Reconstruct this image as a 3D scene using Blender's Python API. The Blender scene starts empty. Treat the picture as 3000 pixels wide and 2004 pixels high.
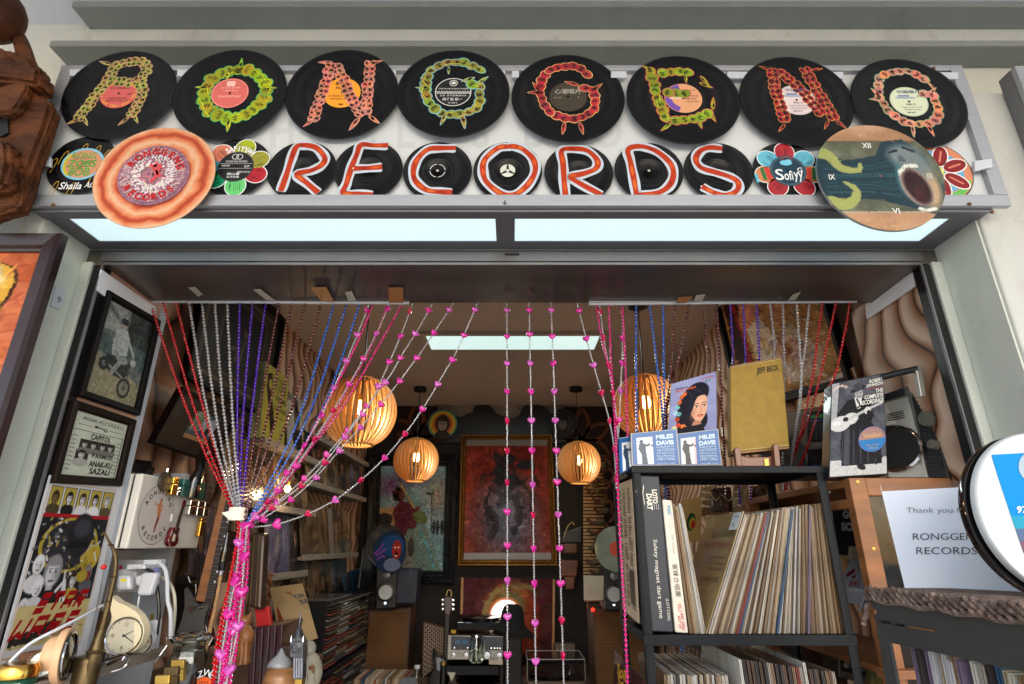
import bpy,math,random
import numpy as np
from mathutils import Vector,Matrix
random.seed(7);NR=np.random.RandomState(7)
S=bpy.context.scene
COL=S.collection
# ------------------------------------------------------------ camera, light, exposure
PITCH=math.radians(20.0);F=1640.0;H=1.40
cd=bpy.data.cameras.new('camera');cam=bpy.data.objects.new('camera',cd);COL.objects.link(cam)
cam.location=(0,0,H);cam.rotation_euler=(math.radians(90)+PITCH,0,0)
cd.sensor_width=36;cd.lens=F/3000*36;cd.clip_start=0.02;cd.clip_end=400
S.camera=cam
W=bpy.data.worlds.new('World');S.world=W;W.use_nodes=True
nt=W.node_tree;bg=nt.nodes['Background']
sky=nt.nodes.new('ShaderNodeTexSky');sky.sky_type='NISHITA';sky.sun_disc=False
sky.sun_elevation=math.radians(32);sky.sun_rotation=math.radians(170)
sky.air_density=1.0;sky.dust_density=1.6;sky.ozone_density=1.0
nt.links.new(sky.outputs[0],bg.inputs[0]);bg.inputs[1].default_value=0.15
sl=bpy.data.lights.new('sun','SUN');sl.energy=.4;sl.angle=math.radians(50);sl.color=(1,.985,.965)
sun=bpy.data.objects.new('sun',sl);COL.objects.link(sun)
sun.rotation_euler=(math.radians(58),0,math.radians(10))
S.view_settings.view_transform='Standard';S.view_settings.look='None'
S.view_settings.exposure=1.66;S.view_settings.gamma=1.0;S.view_settings.use_curve_mapping=False
S.cycles.max_bounces=8;S.cycles.transparent_max_bounces=12;S.cycles.caustics_refractive=False;S.cycles.caustics_reflective=False
S.cycles.sample_clamp_indirect=4
# ------------------------------------------------------------ pixel -> place
CP,SP=math.cos(PITCH),math.sin(PITCH)
def ray(px,py):
 u=(px-1500)/F;v=(1002-py)/F
 return Vector((u,CP-v*SP,SP+v*CP))
def P(px,py,D,off=0):
 r=ray(px,py);t=D/r.y
 return Vector((r.x*t,D,H+r.z*t))
def PX(px,py,X):
 r=ray(px,py);t=X/r.x
 return Vector((X,r.y*t,H+r.z*t))
def PZ(px,py,Z):
 r=ray(px,py);t=(Z-H)/r.z
 return Vector((r.x*t,r.y*t,Z))
def PQ(px,py,q,w=0.):
 r=ray(px,py);o=Vector((0,0,H));t=(q.a+q.n*w-o).dot(q.n)/r.dot(q.n);return o+r*t
def lin(c):
 a=np.asarray(c,dtype=float)/255.0
 return np.where(a<=0.04045,a/12.92,((a+0.055)/1.055)**2.4)
def L4(c):
 l=lin(c);return(float(l[0]),float(l[1]),float(l[2]),1.0)
# ------------------------------------------------------------ materials
MATS={}
def mat(name,rgb,rough=.5,metal=0.,var=.12,scale=12.,bump=0.,bscale=60.,emit=0.,trans=0.,spec=.5,coat=0.,stretch=None,ior=1.45,alpha=1.,rgb2=None,detail=5.,aniso=0.,dirt=0.,dirtcol=(96,84,66)):
 if name in MATS:return MATS[name]
 m=bpy.data.materials.new(name);m.use_nodes=True;MATS[name]=m
 N=m.node_tree.nodes;Lk=m.node_tree.links;b=N['Principled BSDF']
 b.inputs['Roughness'].default_value=rough;b.inputs['Metallic'].default_value=metal
 b.inputs['Specular IOR Level'].default_value=spec;b.inputs['IOR'].default_value=ior
 b.inputs['Transmission Weight'].default_value=trans;b.inputs['Coat Weight'].default_value=coat
 b.inputs['Alpha'].default_value=alpha
 if aniso:
  b.inputs['Anisotropic'].default_value=aniso
  tg=N.new('ShaderNodeTangent');tg.direction_type='RADIAL';tg.axis='Z'
  Lk.new(tg.outputs[0],b.inputs['Tangent'])
 c=L4(rgb)
 tc=N.new('ShaderNodeTexCoord');mp=N.new('ShaderNodeMapping')
 Lk.new(tc.outputs['Object'],mp.inputs[0])
 if stretch:mp.inputs['Scale'].default_value=stretch
 if var>0 or rgb2:
  nz=N.new('ShaderNodeTexNoise');nz.inputs['Scale'].default_value=scale;nz.inputs['Detail'].default_value=detail
  Lk.new(mp.outputs[0],nz.inputs['Vector'])
  rp=N.new('ShaderNodeValToRGB');rp.color_ramp.elements[0].position=.3;rp.color_ramp.elements[1].position=.7
  if rgb2:c2=L4(rgb2)
  else:c2=tuple(min(1,x*(1+var))for x in c[:3])+(1,)
  c1=c if rgb2 else tuple(x*(1-var)for x in c[:3])+(1,)
  rp.color_ramp.elements[0].color=c1;rp.color_ramp.elements[1].color=c2
  Lk.new(nz.outputs['Fac'],rp.inputs[0]);co=rp.outputs[0]
  if dirt:
   for sc_,lo_,hi_,st_,k_ in((1.6,.56,.82,(1.6,1.6,.5),dirt),(7.,.62,.8,(1,1,1),dirt*.8),(26.,.66,.8,(1,1,1),dirt)):
    m2=N.new('ShaderNodeMapping');m2.inputs['Scale'].default_value=st_;Lk.new(tc.outputs['Object'],m2.inputs[0])
    n3=N.new('ShaderNodeTexNoise');n3.inputs['Scale'].default_value=sc_;n3.inputs['Detail'].default_value=8;n3.inputs['Roughness'].default_value=.65;Lk.new(m2.outputs[0],n3.inputs['Vector'])
    q3=N.new('ShaderNodeMapRange');q3.inputs['From Min'].default_value=lo_;q3.inputs['From Max'].default_value=hi_;q3.inputs['To Max'].default_value=k_;Lk.new(n3.outputs['Fac'],q3.inputs['Value'])
    mx=N.new('ShaderNodeMixRGB');mx.inputs[2].default_value=L4(dirtcol);Lk.new(q3.outputs[0],mx.inputs[0]);Lk.new(co,mx.inputs[1]);co=mx.outputs[0]
   vo=N.new('ShaderNodeTexVoronoi');vo.feature='DISTANCE_TO_EDGE';vo.inputs['Scale'].default_value=2.3;m2=N.new('ShaderNodeMixRGB');n4=N.new('ShaderNodeTexNoise');n4.inputs['Scale'].default_value=6;n4.inputs['Detail'].default_value=6;Lk.new(tc.outputs['Object'],n4.inputs['Vector']);m2.inputs[0].default_value=.12;Lk.new(tc.outputs['Object'],m2.inputs[1]);Lk.new(n4.outputs['Color'],m2.inputs[2]);Lk.new(m2.outputs[0],vo.inputs['Vector'])
   q3=N.new('ShaderNodeMapRange');q3.inputs['From Min'].default_value=.0;q3.inputs['From Max'].default_value=.003;q3.inputs['To Min'].default_value=dirt*.3;q3.inputs['To Max'].default_value=0;Lk.new(vo.outputs['Distance'],q3.inputs['Value'])
   mx=N.new('ShaderNodeMixRGB');mx.inputs[2].default_value=L4(dirtcol);Lk.new(q3.outputs[0],mx.inputs[0]);Lk.new(co,mx.inputs[1]);co=mx.outputs[0]
  Lk.new(co,b.inputs['Base Color'])
  mr=N.new('ShaderNodeMapRange');mr.inputs['To Min'].default_value=max(0,rough-.08);mr.inputs['To Max'].default_value=min(1,rough+.1)
  Lk.new(nz.outputs['Fac'],mr.inputs['Value']);Lk.new(mr.outputs[0],b.inputs['Roughness'])
 else:b.inputs['Base Color'].default_value=c
 if bump>0:
  n2=N.new('ShaderNodeTexNoise');n2.inputs['Scale'].default_value=bscale;n2.inputs['Detail'].default_value=6
  Lk.new(mp.outputs[0],n2.inputs['Vector'])
  bp=N.new('ShaderNodeBump');bp.inputs['Strength'].default_value=bump;bp.inputs['Distance'].default_value=.01
  Lk.new(n2.outputs['Fac'],bp.inputs['Height']);Lk.new(bp.outputs[0],b.inputs['Normal'])
 if emit>0:
  b.inputs['Emission Color'].default_value=c;b.inputs['Emission Strength'].default_value=emit
 return m
def printmat(name,rough=.45,coat=0.,bump=0.,spec=.3):
 if name in MATS:return MATS[name]
 m=mat(name,(128,128,128),rough,var=0,coat=coat,bump=bump,bscale=90,spec=spec)
 a=m.node_tree.nodes.new('ShaderNodeAttribute');a.attribute_name='Col'
 m.node_tree.links.new(a.outputs['Color'],m.node_tree.nodes['Principled BSDF'].inputs['Base Color'])
 return m
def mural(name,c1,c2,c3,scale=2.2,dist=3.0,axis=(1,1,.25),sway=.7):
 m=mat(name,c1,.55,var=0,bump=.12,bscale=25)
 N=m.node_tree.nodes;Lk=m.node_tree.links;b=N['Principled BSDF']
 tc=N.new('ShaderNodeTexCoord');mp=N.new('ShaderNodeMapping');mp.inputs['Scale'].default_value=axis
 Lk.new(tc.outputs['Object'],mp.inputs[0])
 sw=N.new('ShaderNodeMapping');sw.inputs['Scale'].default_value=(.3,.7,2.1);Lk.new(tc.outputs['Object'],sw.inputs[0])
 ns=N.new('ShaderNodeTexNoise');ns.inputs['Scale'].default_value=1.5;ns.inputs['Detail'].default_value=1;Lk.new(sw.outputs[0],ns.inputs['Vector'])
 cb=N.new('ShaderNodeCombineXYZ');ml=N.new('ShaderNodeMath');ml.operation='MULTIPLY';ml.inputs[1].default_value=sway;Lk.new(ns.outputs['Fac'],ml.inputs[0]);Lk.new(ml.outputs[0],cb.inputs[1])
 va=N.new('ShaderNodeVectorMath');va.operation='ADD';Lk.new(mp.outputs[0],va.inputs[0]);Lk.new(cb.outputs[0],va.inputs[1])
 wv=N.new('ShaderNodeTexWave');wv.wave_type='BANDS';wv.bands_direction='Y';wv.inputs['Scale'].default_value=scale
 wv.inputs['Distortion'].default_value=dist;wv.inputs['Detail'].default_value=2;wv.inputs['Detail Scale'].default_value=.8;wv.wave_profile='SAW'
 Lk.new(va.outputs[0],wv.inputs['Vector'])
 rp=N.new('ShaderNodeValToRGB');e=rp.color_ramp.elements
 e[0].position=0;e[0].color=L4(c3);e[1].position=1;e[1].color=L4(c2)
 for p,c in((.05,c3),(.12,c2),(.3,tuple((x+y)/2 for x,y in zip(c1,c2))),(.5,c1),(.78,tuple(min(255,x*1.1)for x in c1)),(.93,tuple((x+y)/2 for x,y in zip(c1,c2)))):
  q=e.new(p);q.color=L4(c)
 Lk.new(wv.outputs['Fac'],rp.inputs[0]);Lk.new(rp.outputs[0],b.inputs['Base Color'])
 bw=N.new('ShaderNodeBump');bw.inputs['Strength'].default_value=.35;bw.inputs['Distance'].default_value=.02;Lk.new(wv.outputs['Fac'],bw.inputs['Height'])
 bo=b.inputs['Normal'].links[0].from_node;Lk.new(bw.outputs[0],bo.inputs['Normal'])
 return m
# ------------------------------------------------------------ mesh builder
class MB:
 def __init__(s):s.v=[];s.f=[];s.c=[];s.col=(128,128,128)
 def add(s,vs,fs,col=None):
  k=len(s.v);s.v+=[tuple(p)for p in vs];s.f+=[tuple(i+k for i in f)for f in fs]
  s.c+=[col or s.col]*len(vs)
 def box8(s,p,col=None):
  s.add(p,[(3,2,1,0),(4,5,6,7),(0,1,5,4),(1,2,6,5),(2,3,7,6),(3,0,4,7)],col)
 def box(s,a,b,col=None):
  x0,y0,z0=a;x1,y1,z1=b
  s.box8([(x0,y0,z0),(x1,y0,z0),(x1,y1,z0),(x0,y1,z0),(x0,y0,z1),(x1,y0,z1),(x1,y1,z1),(x0,y1,z1)],col)
 def tube(s,pts,r,n=8,cap=True,col=None,flat=1.):
  pts=[Vector(p)for p in pts];rs=r if isinstance(r,(list,tuple))else[r]*len(pts)
  vs=[];up=Vector((0,0,1));prev=None
  for i,p in enumerate(pts):
   t=(pts[min(i+1,len(pts)-1)]-pts[max(i-1,0)])
   t=t.normalized()if t.length>1e-9 else Vector((0,0,1))
   if prev is None:
    a=t.cross(up);a=a if a.length>1e-3 else t.cross(Vector((1,0,0)))
   else:a=prev-t*prev.dot(t)
   if a.length<1e-6:a=t.cross(Vector((.3,.5,.8)))
   a.normalize();prev=a;b=t.cross(a)
   for j in range(n):
    w=2*math.pi*j/n;vs.append(p+a*(rs[i]*math.cos(w))+b*(rs[i]*flat*math.sin(w)))
  fs=[(i*n+j,i*n+(j+1)%n,(i+1)*n+(j+1)%n,(i+1)*n+j)for i in range(len(pts)-1)for j in range(n)]
  if cap:fs+=[tuple(range(n))[::-1],tuple((len(pts)-1)*n+j for j in range(n))]
  s.add(vs,fs,col)
 def lathe(s,prof,c=(0,0,0),axis=(0,0,1),n=24,col=None,cap=True,sx=1.,xdir=None):
  ax=Vector(axis).normalized();a=Vector(xdir)if xdir else ax.cross(Vector((0.02,1,0.01)))
  if a.length<1e-3:a=ax.cross(Vector((1,0,0)))
  a=(a-ax*a.dot(ax)).normalized();b=ax.cross(a);c=Vector(c);vs=[]
  for r,h in prof:
   for j in range(n):
    w=2*math.pi*j/n;vs.append(c+ax*h+a*(r*math.cos(w)*sx)+b*(r*math.sin(w)))
  m=len(prof)
  fs=[(i*n+j,i*n+(j+1)%n,(i+1)*n+(j+1)%n,(i+1)*n+j)for i in range(m-1)for j in range(n)]
  if cap:fs+=[tuple(range(n))[::-1],tuple((m-1)*n+j for j in range(n))]
  s.add(vs,fs,col)
 def ball(s,c,r,n=12,sc=(1,1,1),col=None):
  c=Vector(c);m=n//2;vs=[]
  for i in range(m+1):
   ph=math.pi*i/m
   for j in range(n):
    th=2*math.pi*j/n
    vs.append((c.x+r*sc[0]*math.sin(ph)*math.cos(th),c.y+r*sc[1]*math.sin(ph)*math.sin(th),c.z+r*sc[2]*math.cos(ph)))
  s.add(vs,[(i*n+j,(i+1)*n+j,(i+1)*n+(j+1)%n,i*n+(j+1)%n)for i in range(m)for j in range(n)],col)
 def poly(s,pts,col=None):s.add(pts,[tuple(range(len(pts)))],col)
 def prism(s,pts,d,col=None):
  n=len(pts);d=Vector(d);a=[Vector(p)for p in pts];b=[p+d for p in a]
  s.add(a+b,[tuple(range(n))[::-1],tuple(range(n,2*n))]+[(i,(i+1)%n,n+(i+1)%n,n+i)for i in range(n)],col)
 def mesh(s,name,m,smooth=False,cols=False):
  me=bpy.data.meshes.new(name);me.from_pydata(s.v,[],s.f);
  if smooth:me.polygons.foreach_set('use_smooth',[True]*len(me.polygons))
  if cols:
   at=me.color_attributes.new('Col','FLOAT_COLOR','POINT')
   a=np.ones((len(s.v),4));a[:,:3]=lin(np.array(s.c,dtype=float).reshape(-1,3));at.data.foreach_set('color',a.ravel())
  if m:me.materials.append(m)
  me.update();return me
 def build(s,name,m,parent=None,smooth=False,cols=False,bevel=0.,stuff=False,recalc=True):
  me=s.mesh(name,m,smooth,cols)
  if recalc:
   import bmesh
   bm=bmesh.new();bm.from_mesh(me);bmesh.ops.recalc_face_normals(bm,faces=bm.faces);bm.to_mesh(me);bm.free()
  o=bpy.data.objects.new(name,me);COL.objects.link(o)
  if smooth:
   try:me.set_sharp_from_angle(angle=math.radians(38))
   except Exception:pass
  if parent:o.parent=parent
  if bevel:
   b=o.modifiers.new('bevel','BEVEL');b.width=bevel;b.segments=2;b.limit_method='ANGLE';b.harden_normals=False
  if stuff:o['kind']='stuff'
  return o
def tag(o,label=None,cat=None,group=None,kind=None):
 if label:o['label']=label
 if cat:o['category']=cat
 if group:o['group']=group
 if kind:o['kind']=kind
 return o
def thing(name,label,cat,group=None):
 o=bpy.data.objects.new(name,None);COL.objects.link(o);o.empty_display_size=.05
 return tag(o,label,cat,group)
def struct(name,mb,m,**k):return tag(mb.build(name,m,**k),kind='structure')
class Quad:
 """four corners (TL, TR, BR, BL); p(u, v, w): w metres out towards the viewer"""
 def __init__(s,tl,tr,br,bl,flip=False):
  s.a,s.b,s.c,s.d=[Vector(p)for p in(tl,tr,br,bl)]
  n=(s.b-s.a).cross(s.d-s.a).normalized()
  cen=(s.a+s.b+s.c+s.d)/4
  if n.dot(Vector((0,0,H))-cen)<0:n=-n
  s.n=-n if flip else n;s.w=((s.b-s.a).length+(s.c-s.d).length)/2;s.h=((s.d-s.a).length+(s.c-s.b).length)/2
 def p(s,u,v,w=0.):
  return(s.a*(1-u)+s.b*u)*(1-v)+(s.d*(1-u)+s.c*u)*v+s.n*w
 def box(s,mb,u0,v0,u1,v1,w0,w1,col=None):
  mb.box8([s.p(u0,v1,w0),s.p(u1,v1,w0),s.p(u1,v1,w1),s.p(u0,v1,w1),s.p(u0,v0,w0),s.p(u1,v0,w0),s.p(u1,v0,w1),s.p(u0,v0,w1)],col)
def QD(c,D):
 D=D if isinstance(D,(list,tuple))else[D]*4
 return Quad(*[P(x,y,d)for(x,y),d in zip(c,D)])
def QX(c,X):
 X=X if isinstance(X,(list,tuple))else[X]*4
 return Quad(*[PX(x,y,d)for(x,y),d in zip(c,X)])
# ------------------------------------------------------------ lettering
TX={}
def text2d(s,offset=0.,shear=0.,spacing=1.):
 k=(s,offset,shear,spacing)
 if k in TX:return TX[k]
 cu=bpy.data.curves.new('lettering','FONT');cu.body=s;cu.size=1;cu.offset=offset;cu.shear=shear;cu.resolution_u=3;cu.space_character=spacing
 o=bpy.data.objects.new('lettering',cu);me=o.to_mesh()
 v=np.array([(p.co.x,p.co.y)for p in me.vertices])if len(me.vertices)else np.zeros((0,2))
 f=[tuple(p.vertices)for p in me.polygons]
 o.to_mesh_clear();bpy.data.objects.remove(o);bpy.data.curves.remove(cu)
 TX[k]=(v,f);return TX[k]
def put_text(mb,fn,s,x0,y0,x1,y1,w,col,offset=.0,shear=0.,spacing=1.,rot=0):
 """lettering stretched into the box x0..x1, y0(top)..y1(bottom) of the surface fn(x, y, w)"""
 v,f=text2d(s,offset,shear,spacing)
 if len(v)==0:return
 lo=v.min(0);hi=v.max(0);t=(v-lo)/np.maximum(hi-lo,1e-6)
 if rot==0:pts=[fn(x0+a*(x1-x0),y1+b*(y0-y1),w)for a,b in t]
 elif rot==1:pts=[fn(x1-(1-b)*(x1-x0),y0+a*(y1-y0),w)for a,b in t]
 mb.add(pts,f,col)
def ring_text(mb,fn,s,R,h,a0,a1,w,col,cx=0,cy=0,offset=.01,inward=False,sxf=.7):
 """letters spread on a circle from angle a0 to a1 (degrees, clockwise from top); fn(x, y, w), y up"""
 n=len(s)
 for i,ch in enumerate(s):
  if ch==' ':continue
  a=math.radians(a0+(a1-a0)*(i/(n-1)if n>1 else.5))
  v,f=text2d(ch,offset)
  if len(v)==0:continue
  lo=v.min(0);hi=v.max(0);c=(lo+hi)/2
  q=(v-c)/.7*h;q[:,0]*=sxf/.7
  sg=-1 if inward else 1
  px=cx+math.sin(a)*R;py=cy+math.cos(a)*R
  ex=(math.cos(a)*sg,-math.sin(a)*sg);ey=(math.sin(a)*sg,math.cos(a)*sg)
  mb.add([fn(px+x*ex[0]+y*ey[0],py+x*ex[1]+y*ey[1],w)for x,y in q],f,col)
def stroke(mb,fn,pts,wd,w,col,closed=False):
 n=len(pts);L=[];R=[]
 for i in range(n):
  a=pts[(i-1)%n if closed else max(i-1,0)];b=pts[(i+1)%n if closed else min(i+1,n-1)]
  dx,dy=b[0]-a[0],b[1]-a[1];l=math.hypot(dx,dy)or 1
  ww=(wd[i]if isinstance(wd,(list,tuple))else wd)/2
  L.append(fn(pts[i][0]-dy/l*ww,pts[i][1]+dx/l*ww,w));R.append(fn(pts[i][0]+dy/l*ww,pts[i][1]-dx/l*ww,w))
 m=n if closed else n-1
 mb.add(L+R,[(i,(i+1)%n,n+(i+1)%n,n+i)for i in range(m)],col)
def ell(mb,fn,cx,cy,rx,ry,w,col,n=20,rot=0.):
 c,s_=math.cos(rot),math.sin(rot);pts=[]
 for i in range(n):
  t=2*math.pi*i/n;x=rx*math.cos(t);y=ry*math.sin(t);pts.append(fn(cx+x*c-y*s_,cy+x*s_+y*c,w))
 mb.add(pts,[tuple(range(n))],col)
def ring(mb,fn,cx,cy,r,wd,w,col,n=28,a0=0,a1=360):
 pts=[(cx+r*math.cos(math.radians(a0+(a1-a0)*i/n)),cy+r*math.sin(math.radians(a0+(a1-a0)*i/n)))for i in range(n+(a1-a0<360))]
 stroke(mb,fn,pts,wd,w,col,closed=(a1-a0>=360))
def smooth_path(p,k=6,closed=False):
 """Catmull-Rom through the points"""
 out=[];n=len(p);rng=n if closed else n-1
 g=(lambda i:p[i%n])if closed else(lambda i:p[min(max(i,0),n-1)])
 for i in range(rng):
  a,b,c,d=g(i-1),g(i),g(i+1),g(i+2)
  for j in range(k):
   t=j/k
   out.append(tuple(.5*(2*b[m]+(c[m]-a[m])*t+(2*a[m]-5*b[m]+4*c[m]-d[m])*t*t+(3*b[m]-a[m]-3*c[m]+d[m])*t**3)for m in range(len(b))))
 if not closed:out.append(tuple(p[-1]))
 return out
# ------------------------------------------------------------ painted canvases (a grid of coloured points)
class Canvas:
 def __init__(s,W,Hh,bg):
  s.W,s.H=W,Hh;s.a=np.ones((Hh,W,3))*np.array(bg,dtype=float)
  s.y,s.x=np.mgrid[0:1:Hh*1j,0:1:W*1j];s.asp=Hh/W
 def blend(s,m,c):
  m=np.clip(m,0,1)[...,None];s.a=s.a*(1-m)+np.array(c,dtype=float)*m;return s
 def ell(s,cx,cy,rx,ry,c,soft=.06,rot=0.,al=1.):
  dx=s.x-cx;dy=(s.y-cy)*s.asp;k,t=math.cos(rot),math.sin(rot)
  u=(dx*k+dy*t)/rx;v=(-dx*t+dy*k)/(ry*s.asp)
  return s.blend((1-np.sqrt(u*u+v*v))/max(soft,.01)*al if al>=1 else np.clip((1-np.sqrt(u*u+v*v))/max(soft,.01),0,1)*al,c)
 def poly(s,pts,c,al=1.):
  ins=np.zeros(s.x.shape,bool);n=len(pts)
  for i in range(n):
   x0,y0=pts[i];x1,y1=pts[(i+1)%n]
   if y0==y1:continue
   cond=((s.y>=y0)!=(s.y>=y1))&(s.x<(x1-x0)*(s.y-y0)/(y1-y0)+x0);ins^=cond
  return s.blend(ins*al,c)
 def rect(s,x0,y0,x1,y1,c,al=1.):return s.blend(((s.x>=x0)&(s.x<=x1)&(s.y>=y0)&(s.y<=y1))*al,c)
 def line(s,pts,wd,c,al=1.):
  m=np.zeros(s.x.shape)
  for(x0,y0),(x1,y1)in zip(pts,pts[1:]):
   dx,dy=x1-x0,(y1-y0)*s.asp;l2=dx*dx+dy*dy or 1e-9
   t=np.clip(((s.x-x0)*dx+(s.y-y0)*s.asp*dy)/l2,0,1)
   d=np.hypot(s.x-x0-t*dx,(s.y-y0)*s.asp-t*dy);m=np.maximum(m,np.clip((wd/2-d)*s.W+.5,0,1))
  return s.blend(m*al,c)
 def noise(s,amp,cells=8,col=None,thr=None,stretch=1.,seed=None):
  r=np.random.RandomState(seed if seed is not None else NR.randint(1<<30));t=np.zeros(s.x.shape);tot=0
  for o in range(4):
   k=cells*2**o;gx,gy=int(k*stretch)+2,int(k*s.asp)+2;g=r.rand(gy+1,gx+1)
   fx=s.x*(gx-1);fy=s.y*(gy-1);ix=fx.astype(int);iy=fy.astype(int);fx=fx-ix;fy=fy-iy
   fx=fx*fx*(3-2*fx);fy=fy*fy*(3-2*fy)
   t+=((g[iy,ix]*(1-fx)+g[iy,ix+1]*fx)*(1-fy)+(g[iy+1,ix]*(1-fx)+g[iy+1,ix+1]*fx)*fy)/2**o;tot+=1/2**o
  t/=tot
  if col is None:s.a=np.clip(s.a+(t-.5)[...,None]*2*amp,0,255)
  else:s.blend(np.clip((t-(thr or.5))*8,0,1)*amp,col)
  return s
 def dabs(s,n,l0=.015,l1=.05,wd=.014,amp=26,seed=0):
  r=random.Random(seed)
  for _ in range(n):
   x,y=r.random(),r.random();c=s.a[int(y*(s.H-1)),int(x*(s.W-1))];k=r.uniform(-amp,amp);a=r.uniform(0,3.14);l=r.uniform(l0,l1)
   c=np.clip(c*(1+k/120)+np.array([r.uniform(-8,8)for _ in range(3)]),0,255);h=l*s.W;iy0,iy1=max(0,int((y-l)*s.H)-3),min(s.H,int((y+l)*s.H)+4);ix0,ix1=max(0,int((x-l)*s.W)-3),min(s.W,int((x+l)*s.W)+4)
   X_,Y_=s.x[iy0:iy1,ix0:ix1]-x,(s.y[iy0:iy1,ix0:ix1]-y)*s.asp;u=np.abs(X_*math.cos(a)+Y_*math.sin(a))/l;v=np.abs(-X_*math.sin(a)+Y_*math.cos(a))/(wd*r.uniform(.5,1));m=np.clip((1-np.hypot(u,v))*2.5,0,.8)[...,None]
   s.a[iy0:iy1,ix0:ix1]=s.a[iy0:iy1,ix0:ix1]*(1-m)+c*m
  return s
 def grad(s,c,y0,y1,al=1.):return s.blend(np.clip((s.y-y0)/(y1-y0),0,1)*al,c)
 def put(s,name,fn,parent,m,curve=None):
  """mesh of the picture on surface fn(u, v) -> point"""
  W_,H_=s.W,s.H;us=np.linspace(0,1,W_);vs=np.linspace(0,1,H_)
  v=np.array([fn(u,t)for t in vs for u in us],dtype=float)
  i=np.arange(W_*H_).reshape(H_,W_);f=np.stack([i[1:,:-1],i[1:,1:],i[:-1,1:],i[:-1,:-1]],-1).reshape(-1,4)
  me=bpy.data.meshes.new(name);me.vertices.add(len(v));me.vertices.foreach_set('co',v.ravel())
  me.loops.add(f.size);me.loops.foreach_set('vertex_index',f.ravel().astype(np.int32))
  me.polygons.add(len(f));me.polygons.foreach_set('loop_start',np.arange(0,f.size,4,dtype=np.int32));
  me.update(calc_edges=True);me.validate()
  at=me.color_attributes.new('Col','FLOAT_COLOR','POINT');a=np.ones((W_*H_,4));a[:,:3]=lin(np.clip(s.a,0,255)).reshape(-1,3);at.data.foreach_set('color',a.ravel())
  me.materials.append(m);o=bpy.data.objects.new(name,me);COL.objects.link(o);o.parent=parent;return o
def person_bust(c,cx,cy,r,skin,hair,shirt,hairlong=1.2,asp=None):
 """a small painted head and shoulders"""
 k=1/c.asp
 c.ell(cx,cy+r*2.3*k,r*1.9,r*1.25*k,shirt,.1)
 c.ell(cx,cy-.05*r*k,r*1.12,r*hairlong*k*1.15,hair,.15)
 c.rect(cx-r*.35,cy+r*.6*k,cx+r*.35,cy+r*1.35*k,tuple(x*.85 for x in skin))
 c.ell(cx,cy+.1*r*k,r*.78,r*1.05*k,skin,.15)
 c.ell(cx,cy-.8*r*k,r*.85,r*.42*k,hair,.2)
 c.ell(cx+.45*r,cy+.15*r*k,r*.38,r*.85*k,tuple(x*.62 for x in skin),.9,al=.75);c.ell(cx-.1*r,cy+.62*r*k,r*.3,r*.2*k,tuple(x*.8 for x in skin),.9,al=.6)
 for q in(-.32,.32):
  c.ell(cx+q*r,cy-.02*r*k,r*.15,r*.09*k,(20,16,14),.5);c.line([(cx+q*r-.2*r,cy-.22*r*k),(cx+q*r+.2*r,cy-.24*r*k)],r*.1,hair)
 c.line([(cx,cy+.05*r*k),(cx+.06*r,cy+.42*r*k)],r*.09,tuple(x*.7 for x in skin))
 c.line([(cx-.24*r,cy+.68*r*k),(cx+.24*r,cy+.68*r*k)],r*.13,(130,50,45)if skin[0]>skin[2]+10 else(60,60,60))
PM=printmat('printed_paper',.5);PG=printmat('glossy_print',.5,spec=.12);PAINT=printmat('brushed_paint',.6,bump=.25,spec=.1)
def framed(name,label,cat,q,fw,fmat,canvas,matw=0.,matcol=(200,195,180),depth=.02,group=None,fprof=None,words=None,gloss=True,base=None,bevel=.002):
 """frame of width fw round quad q, optional mount, picture inside"""
 t=base or thing(name,label,cat,group)
 a,b=fw/q.w,fw/q.h
 for n_,(u0,v0,u1,v1,k)in enumerate(((0,0,1,b,0),(1-a,0,1,1,1),(0,1-b,1,1,2),(0,0,a,1,3))):
  m=MB();c=[(0,0),(1,0),(1,1),(0,1)];i_=[(a,b),(1-a,b),(1-a,1-b),(a,1-b)]
  o0,o1=c[k],c[(k+1)%4];i0,i1=i_[k],i_[(k+1)%4]
  pr=fprof or[(0,0),(0,.7),(.12,1),(.75,.85),(.85,.5),(1,.45),(1,0)]
  vs=[]
  for(e0,e1)in((o0,i0),(o1,i1)):
   for s_,w_ in pr:vs.append(q.p(e0[0]+(e1[0]-e0[0])*s_,e0[1]+(e1[1]-e0[1])*s_,w_*depth))
  n=len(pr);m.add(vs,[(j,(j+1)%n,n+(j+1)%n,n+j)for j in range(n)]+[tuple(range(n)),tuple(range(2*n-1,n-1,-1))])
  m.build('frame_bar',fmat,t)
 m=MB();q.box(m,a*.5,b*.5,1-a*.5,1-b*.5,0,depth*.18,matcol);m.build('mount',PM,t,cols=True)
 ma,mb_=a+matw/q.w,b+matw/q.h
 canvas.put('picture',lambda u,v:q.p(ma+(1-2*ma)*u,mb_+(1-2*mb_)*v,depth*.18+.0012),t,PG if gloss else PAINT)
 if words:
  m=MB();words(m,lambda u,v,w:q.p(ma+(1-2*ma)*u,mb_+(1-2*mb_)*v,depth*.18+.0012+w));m.build('lettering',PG,t,cols=True)
 return t
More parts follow.
